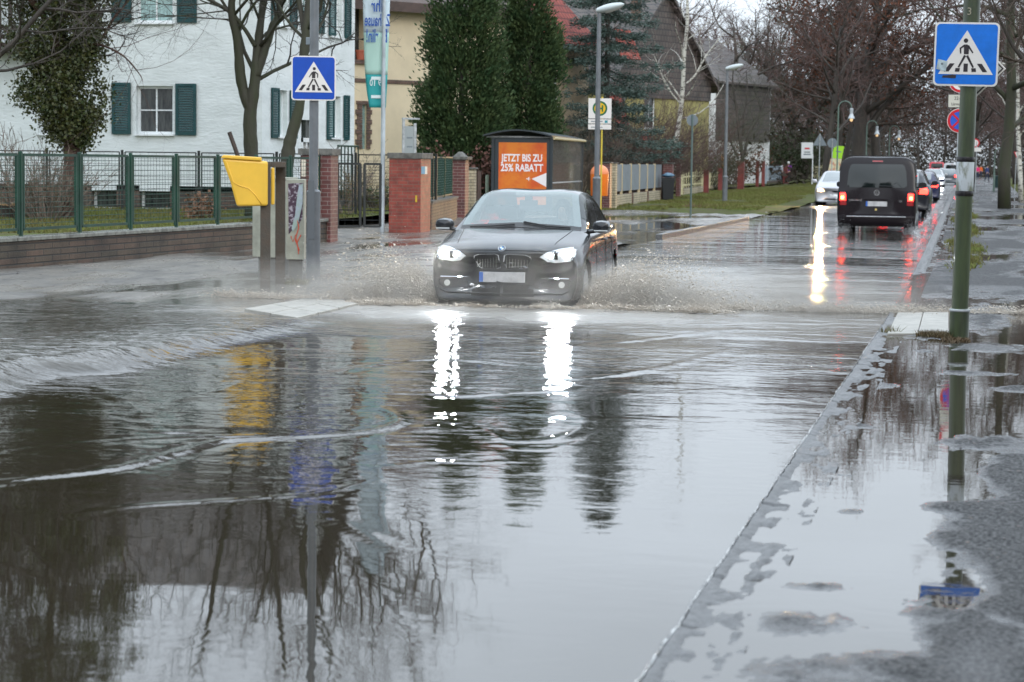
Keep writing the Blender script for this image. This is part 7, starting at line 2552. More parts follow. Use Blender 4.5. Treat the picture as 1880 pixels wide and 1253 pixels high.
# roundel
h, nn, _, d_ = HBV.ray_cast(Vector((0, 5, .738)), Vector((0, -1, 0)))
h2, n2, _, _ = HBV.ray_cast(Vector((0, h.y - .03, 3)), Vector((0, 0, -1)))
bd = thing_part('badge', car, h2 + Vector((0, .012, .008))); bd.rotation_euler = (math.radians(-48), 0, 0)
bd.empty_display_size = .05
MB().prism(disc(.041, 28), 0, .006, 'Z').build('ring', m_chrome, bd)
MB().prism(disc(.037, 28), .0063, .008, 'Z').build('black_ring', m_blackp, bd)
for k in range(4):
    a0 = k * PI / 2
    sec = [(0, 0)] + [(.024 * math.cos(a0 + PI / 2 * j / 6), .024 * math.sin(a0 + PI / 2 * j / 6)) for j in range(7)]
    MB().prism(sec, .0083, .0095, 'Z').build('quadrant', mat('badge_blue', (.05, .25, .6), rough=.3) if k % 2 == 0 else m_white, bd)
# bonnet creases and rear lamps
for s_ in (1, -1):
    cr_ = MB(); P3 = []
    for y in np.linspace(.8, 1.78, 12):
        h, nn, _, d_ = HBV.ray_cast(Vector((s_ * (.66 - .10 * (y - .8)), y, 3)), Vector((0, 0, -1))); P3.append(h + Vector((0, 0, -.002)))
    cr_.path(P3, .006, 6); cr_.build('bonnet_gap', m_well, car)
    RL = [(s_ * .50, .78), (s_ * .72, .86), (s_ * .76, .80), (s_ * .74, .70), (s_ * .52, .70)]
    if s_ < 0: RL = RL[::-1]
    project(HBV, RL, 'rear', .004, .01, .04).build('tail_light', m_red_on, car)
    # side doors: gap lines and handles
    for y in (.52, -.42, -1.02):
        gp_ = MB(); P3 = []
        for z in np.linspace(.28, .93, 10):
            h, nn, _, d_ = HBV.ray_cast(Vector((s_ * 3, y - (.12 if y < -1 and z < .6 else 0) , z)), Vector((-s_, 0, 0)))
            if h: P3.append(h + Vector((s_ * -.001, 0, 0)))
        gp_.path(P3, .005, 5); gp_.build('door_gap', m_well, car)
    for y in (-.28, -.92):
        h, nn, _, d_ = HBV.ray_cast(Vector((s_ * 3, y, .83)), Vector((-s_, 0, 0)))
        MB().path([h + Vector((-s_ * .0, .09, 0)), h + Vector((s_ * .035, .05, 0)), h + Vector((s_ * .035, -.05, 0)), h + Vector((0, -.09, 0))], .012, 8).build('door_handle', m_blk, car, smooth=True)
P3 = []
for x in np.linspace(-.60, .60, 15):
    h, nn, _, d_ = HBV.ray_cast(Vector((x, 5, .765 - .02 * abs(x))), Vector((0, -1, 0))); P3.append(h + Vector((0, .001, 0)))
MB().path(P3, .005, 5).build('bonnet_edge', m_well, car)
# cabin
m_int = mat('dark_interior', (.03, .03, .032), rough=.8)
db = MB(); db.bb(-.70, .70, .30, .86, .60, .955); db.build('dashboard', m_int, car, bevel=.06)
for x in (-.36, .36):
    st_ = MB(); st_.box((x, -.45, .72), (.48, .16, .62), tilt=('X', math.radians(-12))).box((x, -.20, .42), (.48, .5, .16)).box((x, -.55, 1.13), (.26, .10, .17))
    st_.build('front_seat', m_int, car, bevel=.03)
MB().bb(-.62, .62, -1.5, -1.35, .45, 1.0).bb(-.5, -.3, -1.5, -1.40, 1.01, 1.14).bb(.3, .5, -1.5, -1.40, 1.01, 1.14).build('rear_seat', m_int, car, bevel=.03)
MB().bb(-.7, .7, -1.9, .9, .25, .30).build('floor_pan', m_int, car)
sw = MB(); ring_ = [(-.36 + .18 * math.cos(a), .27 + .03 * math.sin(a), .90 + .17 * math.sin(a)) for a in np.linspace(0, 2 * PI, 22)]
sw.path(ring_, .014, 6).tube((-.36, .27, .90), (-.36, .40, .84), .03); sw.tube((-.53, .27, .90), (-.19, .27, .90), .012)
sw.build('steering_wheel', m_int, car)
mr_ = MB(); mr_.box((0, .16, 1.265), (.22, .03, .065)).box((0, .17, 1.32), (.09, .05, .07)); mr_.build('rear_view_mirror', m_int, car, bevel=.01)


# ---------------------------------------------------------------- people
m_skin = mat('skin', (.55, .33, .25), rough=.5)


def skin_obj(name, verts, edges, rad, root, m, parent, sub=2):
    me = bpy.data.meshes.new(name); me.from_pydata(verts, edges, []); me.materials.append(m)
    o = bpy.data.objects.new(name, me); COL.objects.link(o); o.parent = parent
    sk = o.modifiers.new('skin', 'SKIN'); sk.use_smooth_shade = True
    if not me.skin_vertices: pass
    sv = me.skin_vertices[0].data if me.skin_vertices else None
    if sv is None:
        bm = bmesh.new(); bm.from_mesh(me); bm.verts.layers.skin.verify(); bm.to_mesh(me); bm.free(); sv = me.skin_vertices[0].data
    for i, r_ in enumerate(rad):
        sv[i].radius = (r_, r_) if not hasattr(r_, '__len__') else r_
        sv[i].use_root = (i == root)
    ss = o.modifiers.new('smooth', 'SUBSURF'); ss.levels = sub; ss.render_levels = sub
    return o


def make_person(label, loc, rz, jacket, trousers, hair, J, sc_=1.0):
    """J: joint positions; faces local -Y"""
    t = thing('person', label, 'person', loc, rz)
    V = []; E = []; R = []
    ids = {}
    def add(n, p, r_, par=None):
        ids[n] = len(V); V.append(tuple(Vector(p) * sc_)); R.append(tuple(q * sc_ for q in r_) if hasattr(r_, '__len__') else r_ * sc_)
        if par is not None: E.append((ids[par], ids[n]))
    add('pel', J['pel'], (.13, .095))
    add('waist', J['waist'], (.12, .085), 'pel'); add('chest', J['chest'], (.14, .10), 'waist'); add('neckb', J['neckb'], (.065, .06), 'chest')
    add('neck', J['neck'], .052, 'neckb'); add('head', J['head'], (.078, .092), 'neck'); add('crown', J['crown'], (.07, .082), 'head')
    hd_ = Vector(J['head']); fwd = Vector(J.get('fwd', (0, -1, 0)))
    add('nose', hd_ + fwd * .105 + Vector((0, 0, -.005)), .014, 'head')
    for s_ in ('l', 'r'):
        k = -1 if s_ == 'r' else 1
        add('sh' + s_, J['sh' + s_], .062, 'chest'); add('el' + s_, J['el' + s_], .043, 'sh' + s_); add('wr' + s_, J['wr' + s_], .028, 'el' + s_)
        d = (Vector(J['wr' + s_]) - Vector(J['el' + s_])).normalized()
        add('pa' + s_, Vector(J['wr' + s_]) + d * .07, (.038, .02), 'wr' + s_)
        pe = Vector(J['wr' + s_]) + d * .09
        sd3 = d.orthogonal().normalized(); cv = d.cross(sd3)
        for q in range(4):
            b0 = pe + sd3 * (q - 1.5) * .018
            L3 = (.06, .07, .066, .05)[q]
            add('f%d' % q + s_, b0 + d * L3 * .5, .0085, 'pa' + s_); add('g%d' % q + s_, b0 + d * L3 * .85 + cv * .02, .0075, 'f%d' % q + s_)
        add('th' + s_, Vector(J['wr' + s_]) + d * .05 + sd3 * .05, .0095, 'pa' + s_); add('ti' + s_, Vector(J['wr' + s_]) + d * .085 + sd3 * .065, .0085, 'th' + s_)
        add('hp' + s_, J['hp' + s_], .09, 'pel'); add('kn' + s_, J['kn' + s_], .058, 'hp' + s_); add('an' + s_, J['an' + s_], .04, 'kn' + s_)
        add('to' + s_, J['to' + s_], (.042, .035), 'an' + s_)
    body = skin_obj('body', V, E, R, 0, m_skin, t)
    def sub(name, names, pairs, grow, m, root=0):
        vs = [V[ids[n]] for n in names]; rr_ = []
        for n in names:
            r_ = R[ids[n]]; rr_.append(tuple(q + grow for q in r_) if hasattr(r_, '__len__') else r_ + grow)
        es = [(names.index(a), names.index(b_)) for a, b_ in pairs]
        return skin_obj(name, vs, es, rr_, root, m, t)
    sub('jacket', ['pel', 'waist', 'chest', 'neckb', 'shl', 'ell', 'wrl', 'shr', 'elr', 'wrr'], [('pel', 'waist'), ('waist', 'chest'), ('chest', 'neckb'), ('chest', 'shl'), ('shl', 'ell'), ('ell', 'wrl'), ('chest', 'shr'), ('shr', 'elr'), ('elr', 'wrr')], .02, jacket)
    sub('trousers', ['pel', 'hpl', 'knl', 'anl', 'hpr', 'knr', 'anr'], [('pel', 'hpl'), ('hpl', 'knl'), ('knl', 'anl'), ('pel', 'hpr'), ('hpr', 'knr'), ('knr', 'anr')], .014, trousers)
    hm = MB(); c = (Vector(J['head']) + Vector(J['crown'])) / 2 * sc_
    hm.lathe([(.001, .115 * sc_), (.055 * sc_, .105 * sc_), (.088 * sc_, .06 * sc_), (.098 * sc_, .0), (.09 * sc_, -.06 * sc_), (.06 * sc_, -.09 * sc_)], c - fwd * .02 * sc_, 16)
    hm.build('hair', hair, t, smooth=True)
    for s_ in ('l', 'r'):
        a = Vector(V[ids['an' + s_]]); b_ = Vector(V[ids['to' + s_]])
        MB().path([a - (b_ - a) * .15 + Vector((0, 0, -.02 * sc_)), (a + b_) / 2 + Vector((0, 0, -.012 * sc_)), b_ + (b_ - a) * .2], [.05 * sc_, .052 * sc_, .04 * sc_], 10).build('shoe', m_blackp, t, smooth=True)
    return t


STAND = dict(pel=(0, 0, .95), waist=(0, 0, 1.10), chest=(0, -.01, 1.32), neckb=(0, 0, 1.46), neck=(0, -.01, 1.51), head=(0, -.02, 1.60), crown=(0, -.01, 1.68),
             shl=(.18, 0, 1.40), ell=(.23, .02, 1.13), wrl=(.22, -.08, .90), shr=(-.18, 0, 1.40), elr=(-.23, .04, 1.13), wrr=(-.22, -.06, .90),
             hpl=(.09, 0, .88), knl=(.10, -.12, .50), anl=(.10, -.10, .10), tol=(.10, -.22, .04), hpr=(-.09, 0, .88), knr=(-.10, .04, .50), anr=(-.10, .22, .14), tor=(-.10, .16, .05))
SIT = dict(pel=(0, 0, .62), waist=(0, .03, .74), chest=(0, .06, .95), neckb=(0, .04, 1.08), neck=(0, .03, 1.12), head=(0, .0, 1.20), crown=(0, .01, 1.28),
           shl=(.18, .05, 1.02), ell=(.24, -.17, .86), wrl=(.15, -.39, .93), shr=(-.18, .05, 1.02), elr=(-.24, -.17, .86), wrr=(-.15, -.39, .93),
           hpl=(.09, -.05, .60), knl=(.12, -.46, .66), anl=(.12, -.66, .36), tol=(.12, -.76, .34), hpr=(-.09, -.05, .60), knr=(-.12, -.46, .66), anr=(-.12, -.66, .36), tor=(-.12, -.76, .34))
m_hair_d = mat('dark_hair', (.03, .02, .015), rough=.7); m_hair_w = mat('white_hair', (.65, .63, .6), rough=.7)
m_navy = mat('navy_cloth', (.02, .03, .06), rough=.8); m_black_cl = mat('black_cloth', (.015, .015, .017), rough=.85)
drv = Matrix.Rotation(PI + HEAD, 3, 'Z') @ Vector((-.36, -.22, 0)) + Vector(car.location)
make_person('driver in dark clothes sitting at the wheel of the black hatchback, hands on the wheel', drv, HEAD, m_navy, m_black_cl, m_hair_d, SIT, .97)
q = DP(1448, 24.5); q.z = .1
make_person('walker with white hair in a purple jacket and black trousers on the left pavement', q, face_cam(q, 2.7), mat('purple_cloth', (.13, .02, .19), rough=.8), m_black_cl, m_hair_w, STAND)
q = DP(1438.5, 24.3); q.z = .1
make_person('person in a white top walking just left of the one in purple', q, face_cam(q, 2.9), mat('white_cloth', (.6, .6, .62), rough=.8), m_black_cl, m_hair_d, STAND, .97)
q = DP(1795, 15.5); q.z = .05
make_person('distant pedestrian in a bright pink coat on the right footpath', q, face_cam(q), mat('pink_cloth', (.7, .03, .16), rough=.8), m_navy, m_hair_d, STAND)
q = DP(1801, 13); q.z = .05
make_person('distant pedestrian in an orange coat behind the pink one', q, face_cam(q), mat('orange_cloth', (.75, .14, .02), rough=.8), m_navy, m_hair_d, STAND)
q = DP(1813, 17.5); q.z = .05
make_person('distant pedestrian in a blue jacket near the litter bin at the right', q, face_cam(q, 1.0), mat('blue_cloth', (.03, .05, .16), rough=.8), m_navy, m_hair_d, STAND)


# ---------------------------------------------------------------- the van
def make_van(name, label, loc, rz, body_m, detail=True, scale=1, lights=True, glass=None, cat='van'):
    t = thing(name, label, cat, loc, rz)
    t.scale = (scale,) * 3
    car_common(t, VB, (-1.5, 1.5), .335, .37, .90, body_m)
    g_ = glass or m_glassd
    RG = [(-.73, 1.25), (-.66, 1.20), (.66, 1.20), (.73, 1.25), (.70, 1.60), (.655, 1.74), (.60, 1.775), (-.60, 1.775), (-.655, 1.74), (-.70, 1.60)]
    project(VBV, RG, 'rear', .004, .008, .06).build('rear_window', g_, t, smooth=40)
    project(VBV, [(-.13, 1.83), (.13, 1.83), (.125, 1.865), (-.125, 1.865)], 'rear', .012, .02, .05).build('brake_light', m_red_off, t)
    for s_ in (1, -1):
        TL = [(s_ * .735, .76), (s_ * .895, .76), (s_ * .90, 1.06), (s_ * .89, 1.09), (s_ * .77, 1.09), (s_ * .745, 1.02)]
        if s_ < 0: TL = TL[::-1]
        tl = project(VBV, TL, 'rear', .008, .012, .04).build('tail_light', m_red_off, t)
        T2 = shrink([(s_ * .75, .87), (s_ * .90, .87), (s_ * .90, 1.06), (s_ * .76, 1.06)][::s_], .95)
        if lights: project(VBV, T2, 'rear', .012, .003, .04).build('lit_segment', m_red_on, tl)
        T3 = [(s_ * .80, .91), (s_ * .87, .91), (s_ * .87, .98), (s_ * .80, .98)][::s_]
        if lights: project(VBV, T3, 'rear', .017, .003, .04).build('lit_core', m_red_hot, tl)
        project(VBV, [(s_ * .57, .37), (s_ * .72, .37), (s_ * .72, .395), (s_ * .57, .395)][::s_], 'rear', .05, .03, .05).build('reflector', m_red_off, t)
        VB.patch(2.2, 3.8, 5.1, 5.85, .004, s_).build('side_window', g_, t, smooth=True)
        VB.patch(4.0, 5.2, 5.1, 5.85, .004, s_).build('side_window', g_, t, smooth=True)
        VB.patch(5.4, 6.9, 5.1, 5.85, .004, s_).build('side_window', g_, t, smooth=True)
        add_mirror(t, s_, m_blackp, y=1.25, z=1.22, x=.97)
        hl = [(s_ * .55, .72), (s_ * .84, .78), (s_ * .86, .90), (s_ * .80, .93), (s_ * .6, .88)][::s_]
        project(VBV, hl, 'front', .004, .01, .05).build('headlight', m_lampw, t)
    VB.patch(6.1, 7.9, 6.1, 7.0, .004, 0).build('windscreen', g_, t, smooth=True)
    bm_ = MB(); P3 = []
    vs = []
    for x in np.linspace(-.93, .93, 17):
        for (dy, z) in ((.02, .28), (-.09, .29), (-.13, .36), (-.12, .50), (-.05, .545), (.02, .54)):
            cy = -2.40 + .10 * (abs(x) / .93) ** 4
            vs.append((x, cy + dy, z))
    k = 6
    bm_.add(vs, [(i * k + j, i * k + j + 1, (i + 1) * k + j + 1, (i + 1) * k + j) for i in range(16) for j in range(k - 1)] + [tuple(range(k)), tuple(range(16 * k, 17 * k))[::-1]])
    bm_.build('rear_bumper', body_m, t, smooth=40)
    pl_ = MB().bb(-.26, .26, -2.435, -2.425, .74, .86).build('number_plate', m_plate, t)
    MB().bb(-.26, -.215, -2.438, -2.4355, .74, .86).build('plate_band', m_plateb, pl_)
    if detail:
        MB().bb(-.72, .72, -2.535, -2.52, .475, .50).build('chrome_strip', m_chrome, t, bevel=.004)
        MB().bb(-.32, .28, -2.45, -2.438, .88, .93).build('tailgate_handle', body_m, t, bevel=.008)
        cz = 1.075
        h, nn, _, d_ = VBV.ray_cast(Vector((0, -5, cz)), Vector((0, 1, 0)))
        bd = thing_part('badge', t, h + Vector((0, -.006, 0)))
        MB().prism(disc(.072, 30), -.006, .004, 'Y').build('ring', m_chrome, bd)
        MB().prism(disc(.060, 30), -.008, -.0062, 'Y').build('field', m_blackp, bd)
        lt_ = MB(); y0, y1 = -.011, -.0082
        for a, b_ in (((-.028, .050), (0, .006)), ((.028, .050), (0, .006)), ((-.052, .024), (-.024, -.048)), ((-.024, -.048), (0, -.004)), ((0, -.004), (.024, -.048)), ((.024, -.048), (.052, .024))):
            lt_.prism(strip(a, b_, .012, .012), y0, y1, 'Y')
        lt_.build('emblem', m_chrome, bd)
        lettering('CARAVELLE', .062, m_chrome, t, (-.52, -2.447, .885), (PI / 2, 0, 0), bold=.01)
        lettering('TDI', .055, m_chrome, t, (.58, -2.447, .865), (PI / 2, 0, 0), bold=.01)
        wp = MB(); P3 = []
        for x in np.linspace(.02, .42, 6):
            h, nn, _, d_ = VBV.ray_cast(Vector((x, -5, 1.245 - .03 * x)), Vector((0, 1, 0))); P3.append(h + Vector((0, -.022, 0)))
        wp.path(P3, .009, 6).build('rear_wiper', m_blackp, t)
        em = MB(); em.box((-.01, -2.44, .66), (.05, .01, .05)); em.build('sticker', mat('yellow_sticker', (.6, .45, .15), rough=.5), t)
        for s_ in (-.6, .6): MB().lathe([(.014, -.06), (.016, .10), (.004, .11)], (s_ * .9, 0, 1.98), 8)
        MB().bb(-.75, .75, -1.9, -1.86, 1.965, 1.985).build('roof_edge', m_blackp, t)
    return t


m_vanp = paint('dark_brown_van_paint', (0.008, 0.005, 0.007), .22, coat=.12)
vr = DP(1609, 74.5, 380)
VH = math.radians(-1.2 + 2.2)
make_van('van', 'black van with red tail lights driving away down the wet road', (vr.x + 2.42 * -math.sin(VH), vr.y + 2.42 * math.cos(VH), -.10), VH, m_vanp)


# ---------------------------------------------------------------- other cars on the road
def simple_car(label, loc, rz, body_m, front_on=None, rear_on=True, scale=(1, 1, 1), watts=0, col=(1, .8, .5), name='car', grille=True):
    t = thing(name, label, 'car', loc, rz); t.scale = scale
    car_common(t, HB, (1.34, -1.33), .315, .345, .80, body_m)
    HB.patch(6.1, 8.0, 6.1, 7.0, .004, 0).build('windscreen', mat('sky_glass', (.12, .14, .14), rough=.05, spec=1.0, coat=1), t, smooth=True)
    side_windows(t, HB, ((6.8, 9.2), (9.4, 11.3)), 5.1, 5.9)
    HB.patch(11.1, 12.8, 6.1, 7.0, .004, 0).build('rear_window', MATS['sky_glass'], t, smooth=True)
    for s_ in (1, -1):
        add_mirror(t, s_, body_m if grille else m_blackp)
        o = [(s_ * x, z) for x, z in ((.46, .60), (.52, .70), (.66, .72), (.76, .70), (.76, .60), (.62, .575))][::s_]
        hl = project(HBV, o, 'front', .004, .01, .05).build('headlight', front_on if front_on else m_lampw, t)
        RL = [(s_ * .48, .70), (s_ * .50, .84), (s_ * .72, .88), (s_ * .765, .80), (s_ * .74, .69)][::s_]
        tl = project(HBV, RL, 'rear', .004, .01, .04).build('tail_light', m_red_on if rear_on else m_red_off, t)
        if watts: lamp_light('headlight_beam', t, (s_ * .62, 2.2, .66), watts, col, size=60, tilt=-1)
    project(HBV, ellipse(0, .60, .17, .045), 'front', .006, .01, .04).build('grille', m_blackp, t)
    project(HBV, [(-.5, .25), (.5, .25), (.46, .33), (-.46, .33)], 'front', .004, .01, .06).build('air_intake', m_blackp, t)
    p_ = project(HBV, [(-.26, .38), (.26, .38), (.26, .49), (-.26, .49)], 'front', .02, .02, .13).build('number_plate', m_white, t)
    project(HBV, [(-.26, .46), (.26, .46), (.26, .57), (-.26, .57)], 'rear', .02, .02, .13).build('number_plate', m_white, t)
    return t


sc_ = DP(1533, 46, 370)
simple_car('silver car with warm headlights on, coming towards the camera left of the black van', (sc_.x, sc_.y + 2.1, -.02), PI + math.radians(1), paint('silver_paint', (.42, .42, .44), .3, .5),
           front_on=head_mat('warm_beam', (1, .55, .20), 5.5), watts=1300, col=(1, .66, .32))
nv = DP(1687, 41, 370)
simple_car('dark blue car with lit tail lights, ahead and to the right of the black van', (nv.x, nv.y + 2.1, .0), math.radians(1.5), paint('navy_paint', (.018, .02, .06), .25), front_on=None)
dk = DP(1656, 57, 370)
simple_car('black car with its brake lights on squeezed between the van and the dark blue car', (dk.x, dk.y + 2.1, -.03), math.radians(1.2), paint('black_paint_second', (.01, .011, .016), .25), scale=(1.02, 1, 1.1))
wc = DP(1714, 23.5, 330)
simple_car('distant white car with glaring headlights beyond the dark blue car', (wc.x, wc.y, .0), PI + .03, paint('white_paint', (.6, .6, .6), .3), front_on=head_mat('far_beam_white', (.92, .96, 1), 90), watts=0)
wc = DP(1735, 16.5, 320)
simple_car('far car with dazzling warm headlights at the end of the road', (wc.x, wc.y, .0), PI + .03, paint('grey_paint', (.2, .2, .2), .3), front_on=head_mat('far_beam_warm', (1, .74, .42), 160), watts=0)
wc = DP(1741, 21, 320)
simple_car('small grey car in front of the distant white van, at the right kerb', (wc.x, wc.y + 2, .0), .03, paint('grey_paint_second', (.16, .18, .2), .3), rear_on=True)
wv = DP(1747, 17, 320)
make_van('van', 'distant white van at the right of the road', (wv.x, wv.y + 2.4, 0), .03, paint('white_van_paint', (.62, .64, .66), .3), detail=False)
rv = DP(1719, 13.2, 310)
make_van('van', 'distant red emergency van on the left lane at the far end', (rv.x, rv.y + 2.4, 0), .03, paint('red_van_paint', (.6, .03, .05), .3), detail=False, scale=1.12, lights=False)
# ================================================================== SPRAY THROWN UP BY THE WHEELS
def spray(name, label, emitters, m, seed, n):
    r = np.random.default_rng(seed)
    P = []; V_ = []; S_ = []
    wts = np.array([e[6] for e in emitters], float); wts /= wts.sum()
    idx = r.choice(len(emitters), n, p=wts)
    for k, e in enumerate(emitters):
        m_ = (idx == k).sum()
        # origin line a->b, mean velocity (world), spread, size
        a, b_, vel, spr, tmax, size, _ = e
        u = r.random(m_)[:, None]
        o = np.array(a) * (1 - u) + np.array(b_) * u
        nj = max(6, int(m_ / 260))
        jv = np.array(vel) * r.uniform(.35, 1.05, nj)[:, None] + r.normal(0, 1, (nj, 3)) * np.array(spr)
        jo = r.random(nj); jl = r.uniform(.45, 1.0, nj); js = r.uniform(.05, .28, nj)
        j = r.integers(0, nj, m_)
        loose = (r.random(m_) < .35)[:, None]
        u = np.where(loose, u, (jo[j][:, None] + r.normal(0, .02, (m_, 1))) % 1)
        o = np.array(a) * (1 - u) + np.array(b_) * u
        v = np.where(loose, np.array(vel) * r.uniform(.3, 1.0, m_)[:, None] + r.normal(0, 1, (m_, 3)) * np.array(spr), jv[j] + r.normal(0, 1, (m_, 3)) * js[j][:, None])
        t = r.random(m_)[:, None] ** .75 * tmax * np.where(loose, 1, jl[j][:, None])
        p = o + v * t + np.array([0, 0, -4.905]) * t * t
        vv = v + np.array([0, 0, -9.81]) * t
        # clumping into fingers
        az = np.floor(r.random(m_) * 26)
        p[:, 0] += .05 * np.sin(az * 2.1) * t[:, 0] * 4
        p[:, 1] += .05 * np.cos(az * 3.7) * t[:, 0] * 4
        P.append(p); V_.append(vv); S_.append(size * r.lognormal(0, .55, m_) * .95)
    P = np.concatenate(P); V_ = np.concatenate(V_); S_ = np.concatenate(S_)
    ok = P[:, 2] > .005
    P, V_, S_ = P[ok], V_[ok], S_[ok]
    d = V_ / (np.linalg.norm(V_, axis=1)[:, None] + 1e-6)
    s1 = np.cross(d, r.normal(0, 1, P.shape)); s1 /= np.linalg.norm(s1, axis=1)[:, None]
    s2 = np.cross(d, s1)
    L_ = S_[:, None] * 1.5; w_ = S_[:, None] * .7
    co = np.stack([P + d * L_, P + s1 * w_, P + s2 * w_, P - (s1 + s2) * w_ * .7, P - d * L_], 1).reshape(-1, 3)
    b0 = np.arange(len(P))[:, None] * 5
    f = np.concatenate([b0 + np.array([q]) for q in ((0, 1, 2), (0, 2, 3), (0, 3, 1), (4, 2, 1), (4, 3, 2), (4, 1, 3))], 0)
    o = rawmesh(name, co, f, m)
    o['kind'] = 'stuff'; o['label'] = label; o['category'] = 'water spray'
    return o


m_spray = mat('muddy_spray', (0.58, 0.50, 0.41), rough=.35, col2=(.72, .66, .58), vscale=3, spec=.6, ior=1.33)
CL = Vector(car.location); Rz = Matrix.Rotation(PI + HEAD, 3, 'Z')
def cw(x, y, z=.0): return tuple(Rz @ Vector((x, y, 0)) + Vector((CL.x, CL.y, z)))
def cv_(x, y, z): q = Rz @ Vector((x, y, 0)); return (q.x, q.y, z)
# car-local: +y is forward (towards the camera); +x is the photo's left
spray('water_spray', 'brown spray fanned out by the wheels to the right of the black hatchback', [
    (cw(-.80, 1.75), cw(-.90, 1.0), cv_(-3.0, .9, 2.5), (.7, .6, .5), .55, .0036, 40),
    (cw(-.85, 1.5), cw(-1.9, .6), cv_(-3.0, -.4, 1.3), (.7, .6, .35), .45, .0036, 30),
    (cw(-1.6, 1.6), cw(-4.4, 1.6), cv_(-2.0, .5, 1.0), (.8, .8, .30), .30, .0034, 22),
    (cw(-.86, -.9), cw(-.95, -1.6), cv_(-1.8, -.6, 1.6), (.5, .5, .4), .40, .0036, 10),
    (cw(-.80, 2.0), cw(-2.5, 2.3), cv_(-1.5, .8, .9), (.6, .4, .25), .25, .0034, 14),
    (cw(-3.2, 1.6), cw(-6.4, 1.2), cv_(-1.2, .3, .9), (.7, .8, .3), .24, .0036, 16),
], m_spray, 5, 250000)
spray('water_spray', 'brown spray fanned out by the wheels to the left of the black hatchback', [
    (cw(.80, 1.75), cw(.88, 1.1), cv_(2.2, .4, 2.8), (.5, .5, .55), .55, .0036, 26),
    (cw(.85, 1.6), cw(1.8, .9), cv_(2.4, -.2, 1.4), (.6, .5, .35), .45, .0036, 24),
    (cw(1.2, 1.8), cw(3.4, 1.4), cv_(1.5, .4, .9), (.6, .6, .28), .30, .0034, 18),
    (cw(.80, 2.0), cw(1.6, 2.2), cv_(1.2, .8, .8), (.5, .4, .25), .25, .0034, 10),
], m_spray, 6, 150000)
spray('water_spray', 'low foam pushed along under the front bumper of the black hatchback', [
    (cw(-.85, 2.15), cw(.85, 2.15), cv_(0, 1.2, .7), (.5, .4, .22), .20, .0048, 10),
], m_spray, 7, 7000)
vL = Vector((vr.x, vr.y, 0))
m_mist = mat('road_mist_drops', (.55, .55, .56), rough=.4)
for s_, lb in ((-.82, 'left'), (.82, 'right')):
    spray('water_spray', 'fine spray lifting behind the %s rear wheel of the black van' % lb, [
        ((vL.x + s_ - .12, vL.y + .6, 0), (vL.x + s_ + .12, vL.y + .6, 0), (0, -3.0, 1.8), (.22, .7, .45), .42, .0055, 1)], m_mist, 8, 5000)
q0 = G(1700, 440, 0); q1 = G(1738, 370, 0)
spray('water_spray', 'sheet of spray thrown against the right kerb beside the dark blue car', [
    ((q0.x - .3, q0.y, 0), (q1.x - .3, q1.y, 0), (.6, -2.0, 1.6), (.35, .8, .4), .36, .008, 1)], m_mist, 9, 9000)


# the finest droplets hang as mist low over the churned water
def mist(name, label, c, rx, ry, h, dens, seed):
    mb = MB(); n = 28; vs = []
    for i, (k, z) in enumerate(((1.0, -.02), (1.0, .05), (.93, .35), (.75, .68), (.45, .90), (.12, 1.0))):
        for j in range(n):
            a = 2 * PI * j / n
            q = Rz @ Vector((rx * k * math.cos(a), ry * k * math.sin(a), 0))
            vs.append((q.x, q.y, z * h if z > 0 else .004))
    mb.add(vs, [(i * n + j, i * n + (j + 1) % n, (i + 1) * n + (j + 1) % n, (i + 1) * n + j) for i in range(5) for j in range(n)] + [tuple(range(n))[::-1], tuple(range(5 * n, 6 * n))])
    m = bpy.data.materials.new(name + '_air'); m.use_nodes = True; t = m.node_tree
    t.nodes.remove(t.nodes['Principled BSDF'])
    v = t.nodes.new('ShaderNodeVolumePrincipled'); v.inputs['Color'].default_value = (.85, .79, .71, 1); v.inputs['Anisotropy'].default_value = .3
    tc = t.nodes.new('ShaderNodeTexCoord'); no = t.nodes.new('ShaderNodeTexNoise'); no.inputs['Scale'].default_value = 2.2; no.inputs['Detail'].default_value = 3
    gr = t.nodes.new('ShaderNodeSeparateXYZ'); t.links.new(tc.outputs['Generated'], gr.inputs[0])
    # thins out with height and towards the rim
    vm = t.nodes.new('ShaderNodeVectorMath'); vm.operation = 'SUBTRACT'; vm.inputs[1].default_value = (.5, .5, 0)
    t.links.new(tc.outputs['Generated'], vm.inputs[0])
    vs_ = t.nodes.new('ShaderNodeVectorMath'); vs_.operation = 'MULTIPLY'; vs_.inputs[1].default_value = (2, 2, 1)
    t.links.new(vm.outputs[0], vs_.inputs[0])
    ln = t.nodes.new('ShaderNodeVectorMath'); ln.operation = 'LENGTH'; t.links.new(vs_.outputs[0], ln.inputs[0])
    mr = t.nodes.new('ShaderNodeMapRange'); mr.inputs['From Min'].default_value = .95; mr.inputs['From Max'].default_value = .2; mr.inputs['To Max'].default_value = dens * 2
    t.links.new(ln.outputs['Value'], mr.inputs['Value'])
    m2 = t.nodes.new('ShaderNodeMapRange'); m2.inputs['From Min'].default_value = .35; m2.inputs['From Max'].default_value = .65
    t.links.new(tc.outputs['Object'], no.inputs['Vector']); t.links.new(no.outputs['Fac'], m2.inputs['Value'])
    mu = t.nodes.new('ShaderNodeMath'); mu.operation = 'MULTIPLY'; t.links.new(mr.outputs[0], mu.inputs[0]); t.links.new(m2.outputs[0], mu.inputs[1])
    t.links.new(mu.outputs[0], v.inputs['Density']); t.links.new(v.outputs[0], t.nodes['Material Output'].inputs['Volume'])
    o = mb.build(name, m, loc=c); o['kind'] = 'stuff'; o['label'] = label; o['category'] = 'mist'
    return o


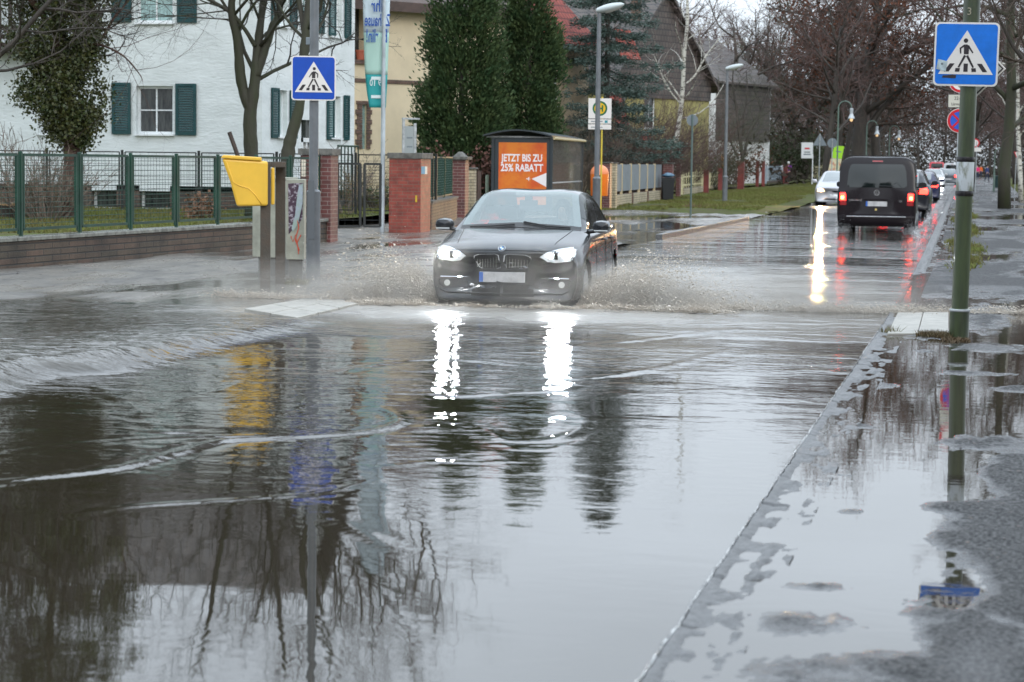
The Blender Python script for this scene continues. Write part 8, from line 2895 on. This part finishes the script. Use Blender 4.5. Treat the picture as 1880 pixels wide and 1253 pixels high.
mist('mist', 'pale brown mist of spray to the right of the black hatchback', cw(-3.0, 1.3, 0), 2.7, 1.9, .60, .55, 1)
mist('mist', 'pale brown mist of spray to the left of the black hatchback', cw(2.3, 1.5, 0), 1.9, 1.7, .6, .45, 2)

mist('mist', 'denser brown mist beside the right front wheel of the black hatchback', cw(-1.3, 1.45, 0), 1.15, 1.1, .62, 1.6, 3)
mist('mist', 'denser brown mist beside the left front wheel of the black hatchback', cw(1.25, 1.5, 0), .95, 1.0, .55, 1.3, 4)
mist('mist', 'thin mist added in front of the black hatchback headlights for their bloom', cw(0, 2.4, 0), 1.5, .8, 1.15, .26, 5)  # added volume that gives the headlights their bloom

# ------------------------------------------------------------------ wet leaves and grit lying about
r = np.random.default_rng(15); n = 2600
y = 24 * np.exp(r.uniform(0, 1.0, n)); x = r.uniform(-14.2, -7.9, n)
x2 = r.uniform(-.9, 1.8, 1400); y2 = 7 * np.exp(r.uniform(0.15, 2.0, 1400) ** .8)
X_a = np.concatenate([x, x2]); Y_a = np.concatenate([y, y2])
base_v = np.array([(XX, YY, .0) for XX, YY in zip(X_a, Y_a)])
dg_ = bpy.context.evaluated_depsgraph_get()
bvs = [BVHTree.FromObject(bpy.data.objects[k], dg_) for k in ('pavement', 'sidewalk')]
zz = []
for XX, YY in zip(X_a, Y_a):
    best = -.01
    for bv in bvs:
        h, _, _, _ = bv.ray_cast(Vector((XX, YY, 2)), Vector((0, 0, -1)))
        if h: best = max(best, h.z)
    zz.append(best)
zz = np.array(zz); ok = zz > .004
c = np.stack([X_a[ok], Y_a[ok], zz[ok] + .006], 1); n = len(c)
s_ = (r.uniform(.006, .030, n) * np.clip(c[:, 1] / 16, .35, 1))[:, None]; a = r.uniform(0, 2 * PI, n)
A = np.stack([np.cos(a), np.sin(a), r.uniform(-.15, .15, n)], 1) * s_; B = np.stack([-np.sin(a), np.cos(a), r.uniform(-.15, .15, n)], 1) * s_ * .6
co = np.stack([c - A, c + B, c + A, c - B], 1).reshape(-1, 3)
o = rawmesh('leaves', co, np.arange(4 * n).reshape(-1, 4), mat('wet_leaf_litter', (.10, .055, .03), rough=.4, col2=(.03, .025, .02), vscale=40), k=4)
o['kind'] = 'stuff'; o['label'] = 'scattered wet brown leaves and grit on the pavements'; o['category'] = 'leaf litter'
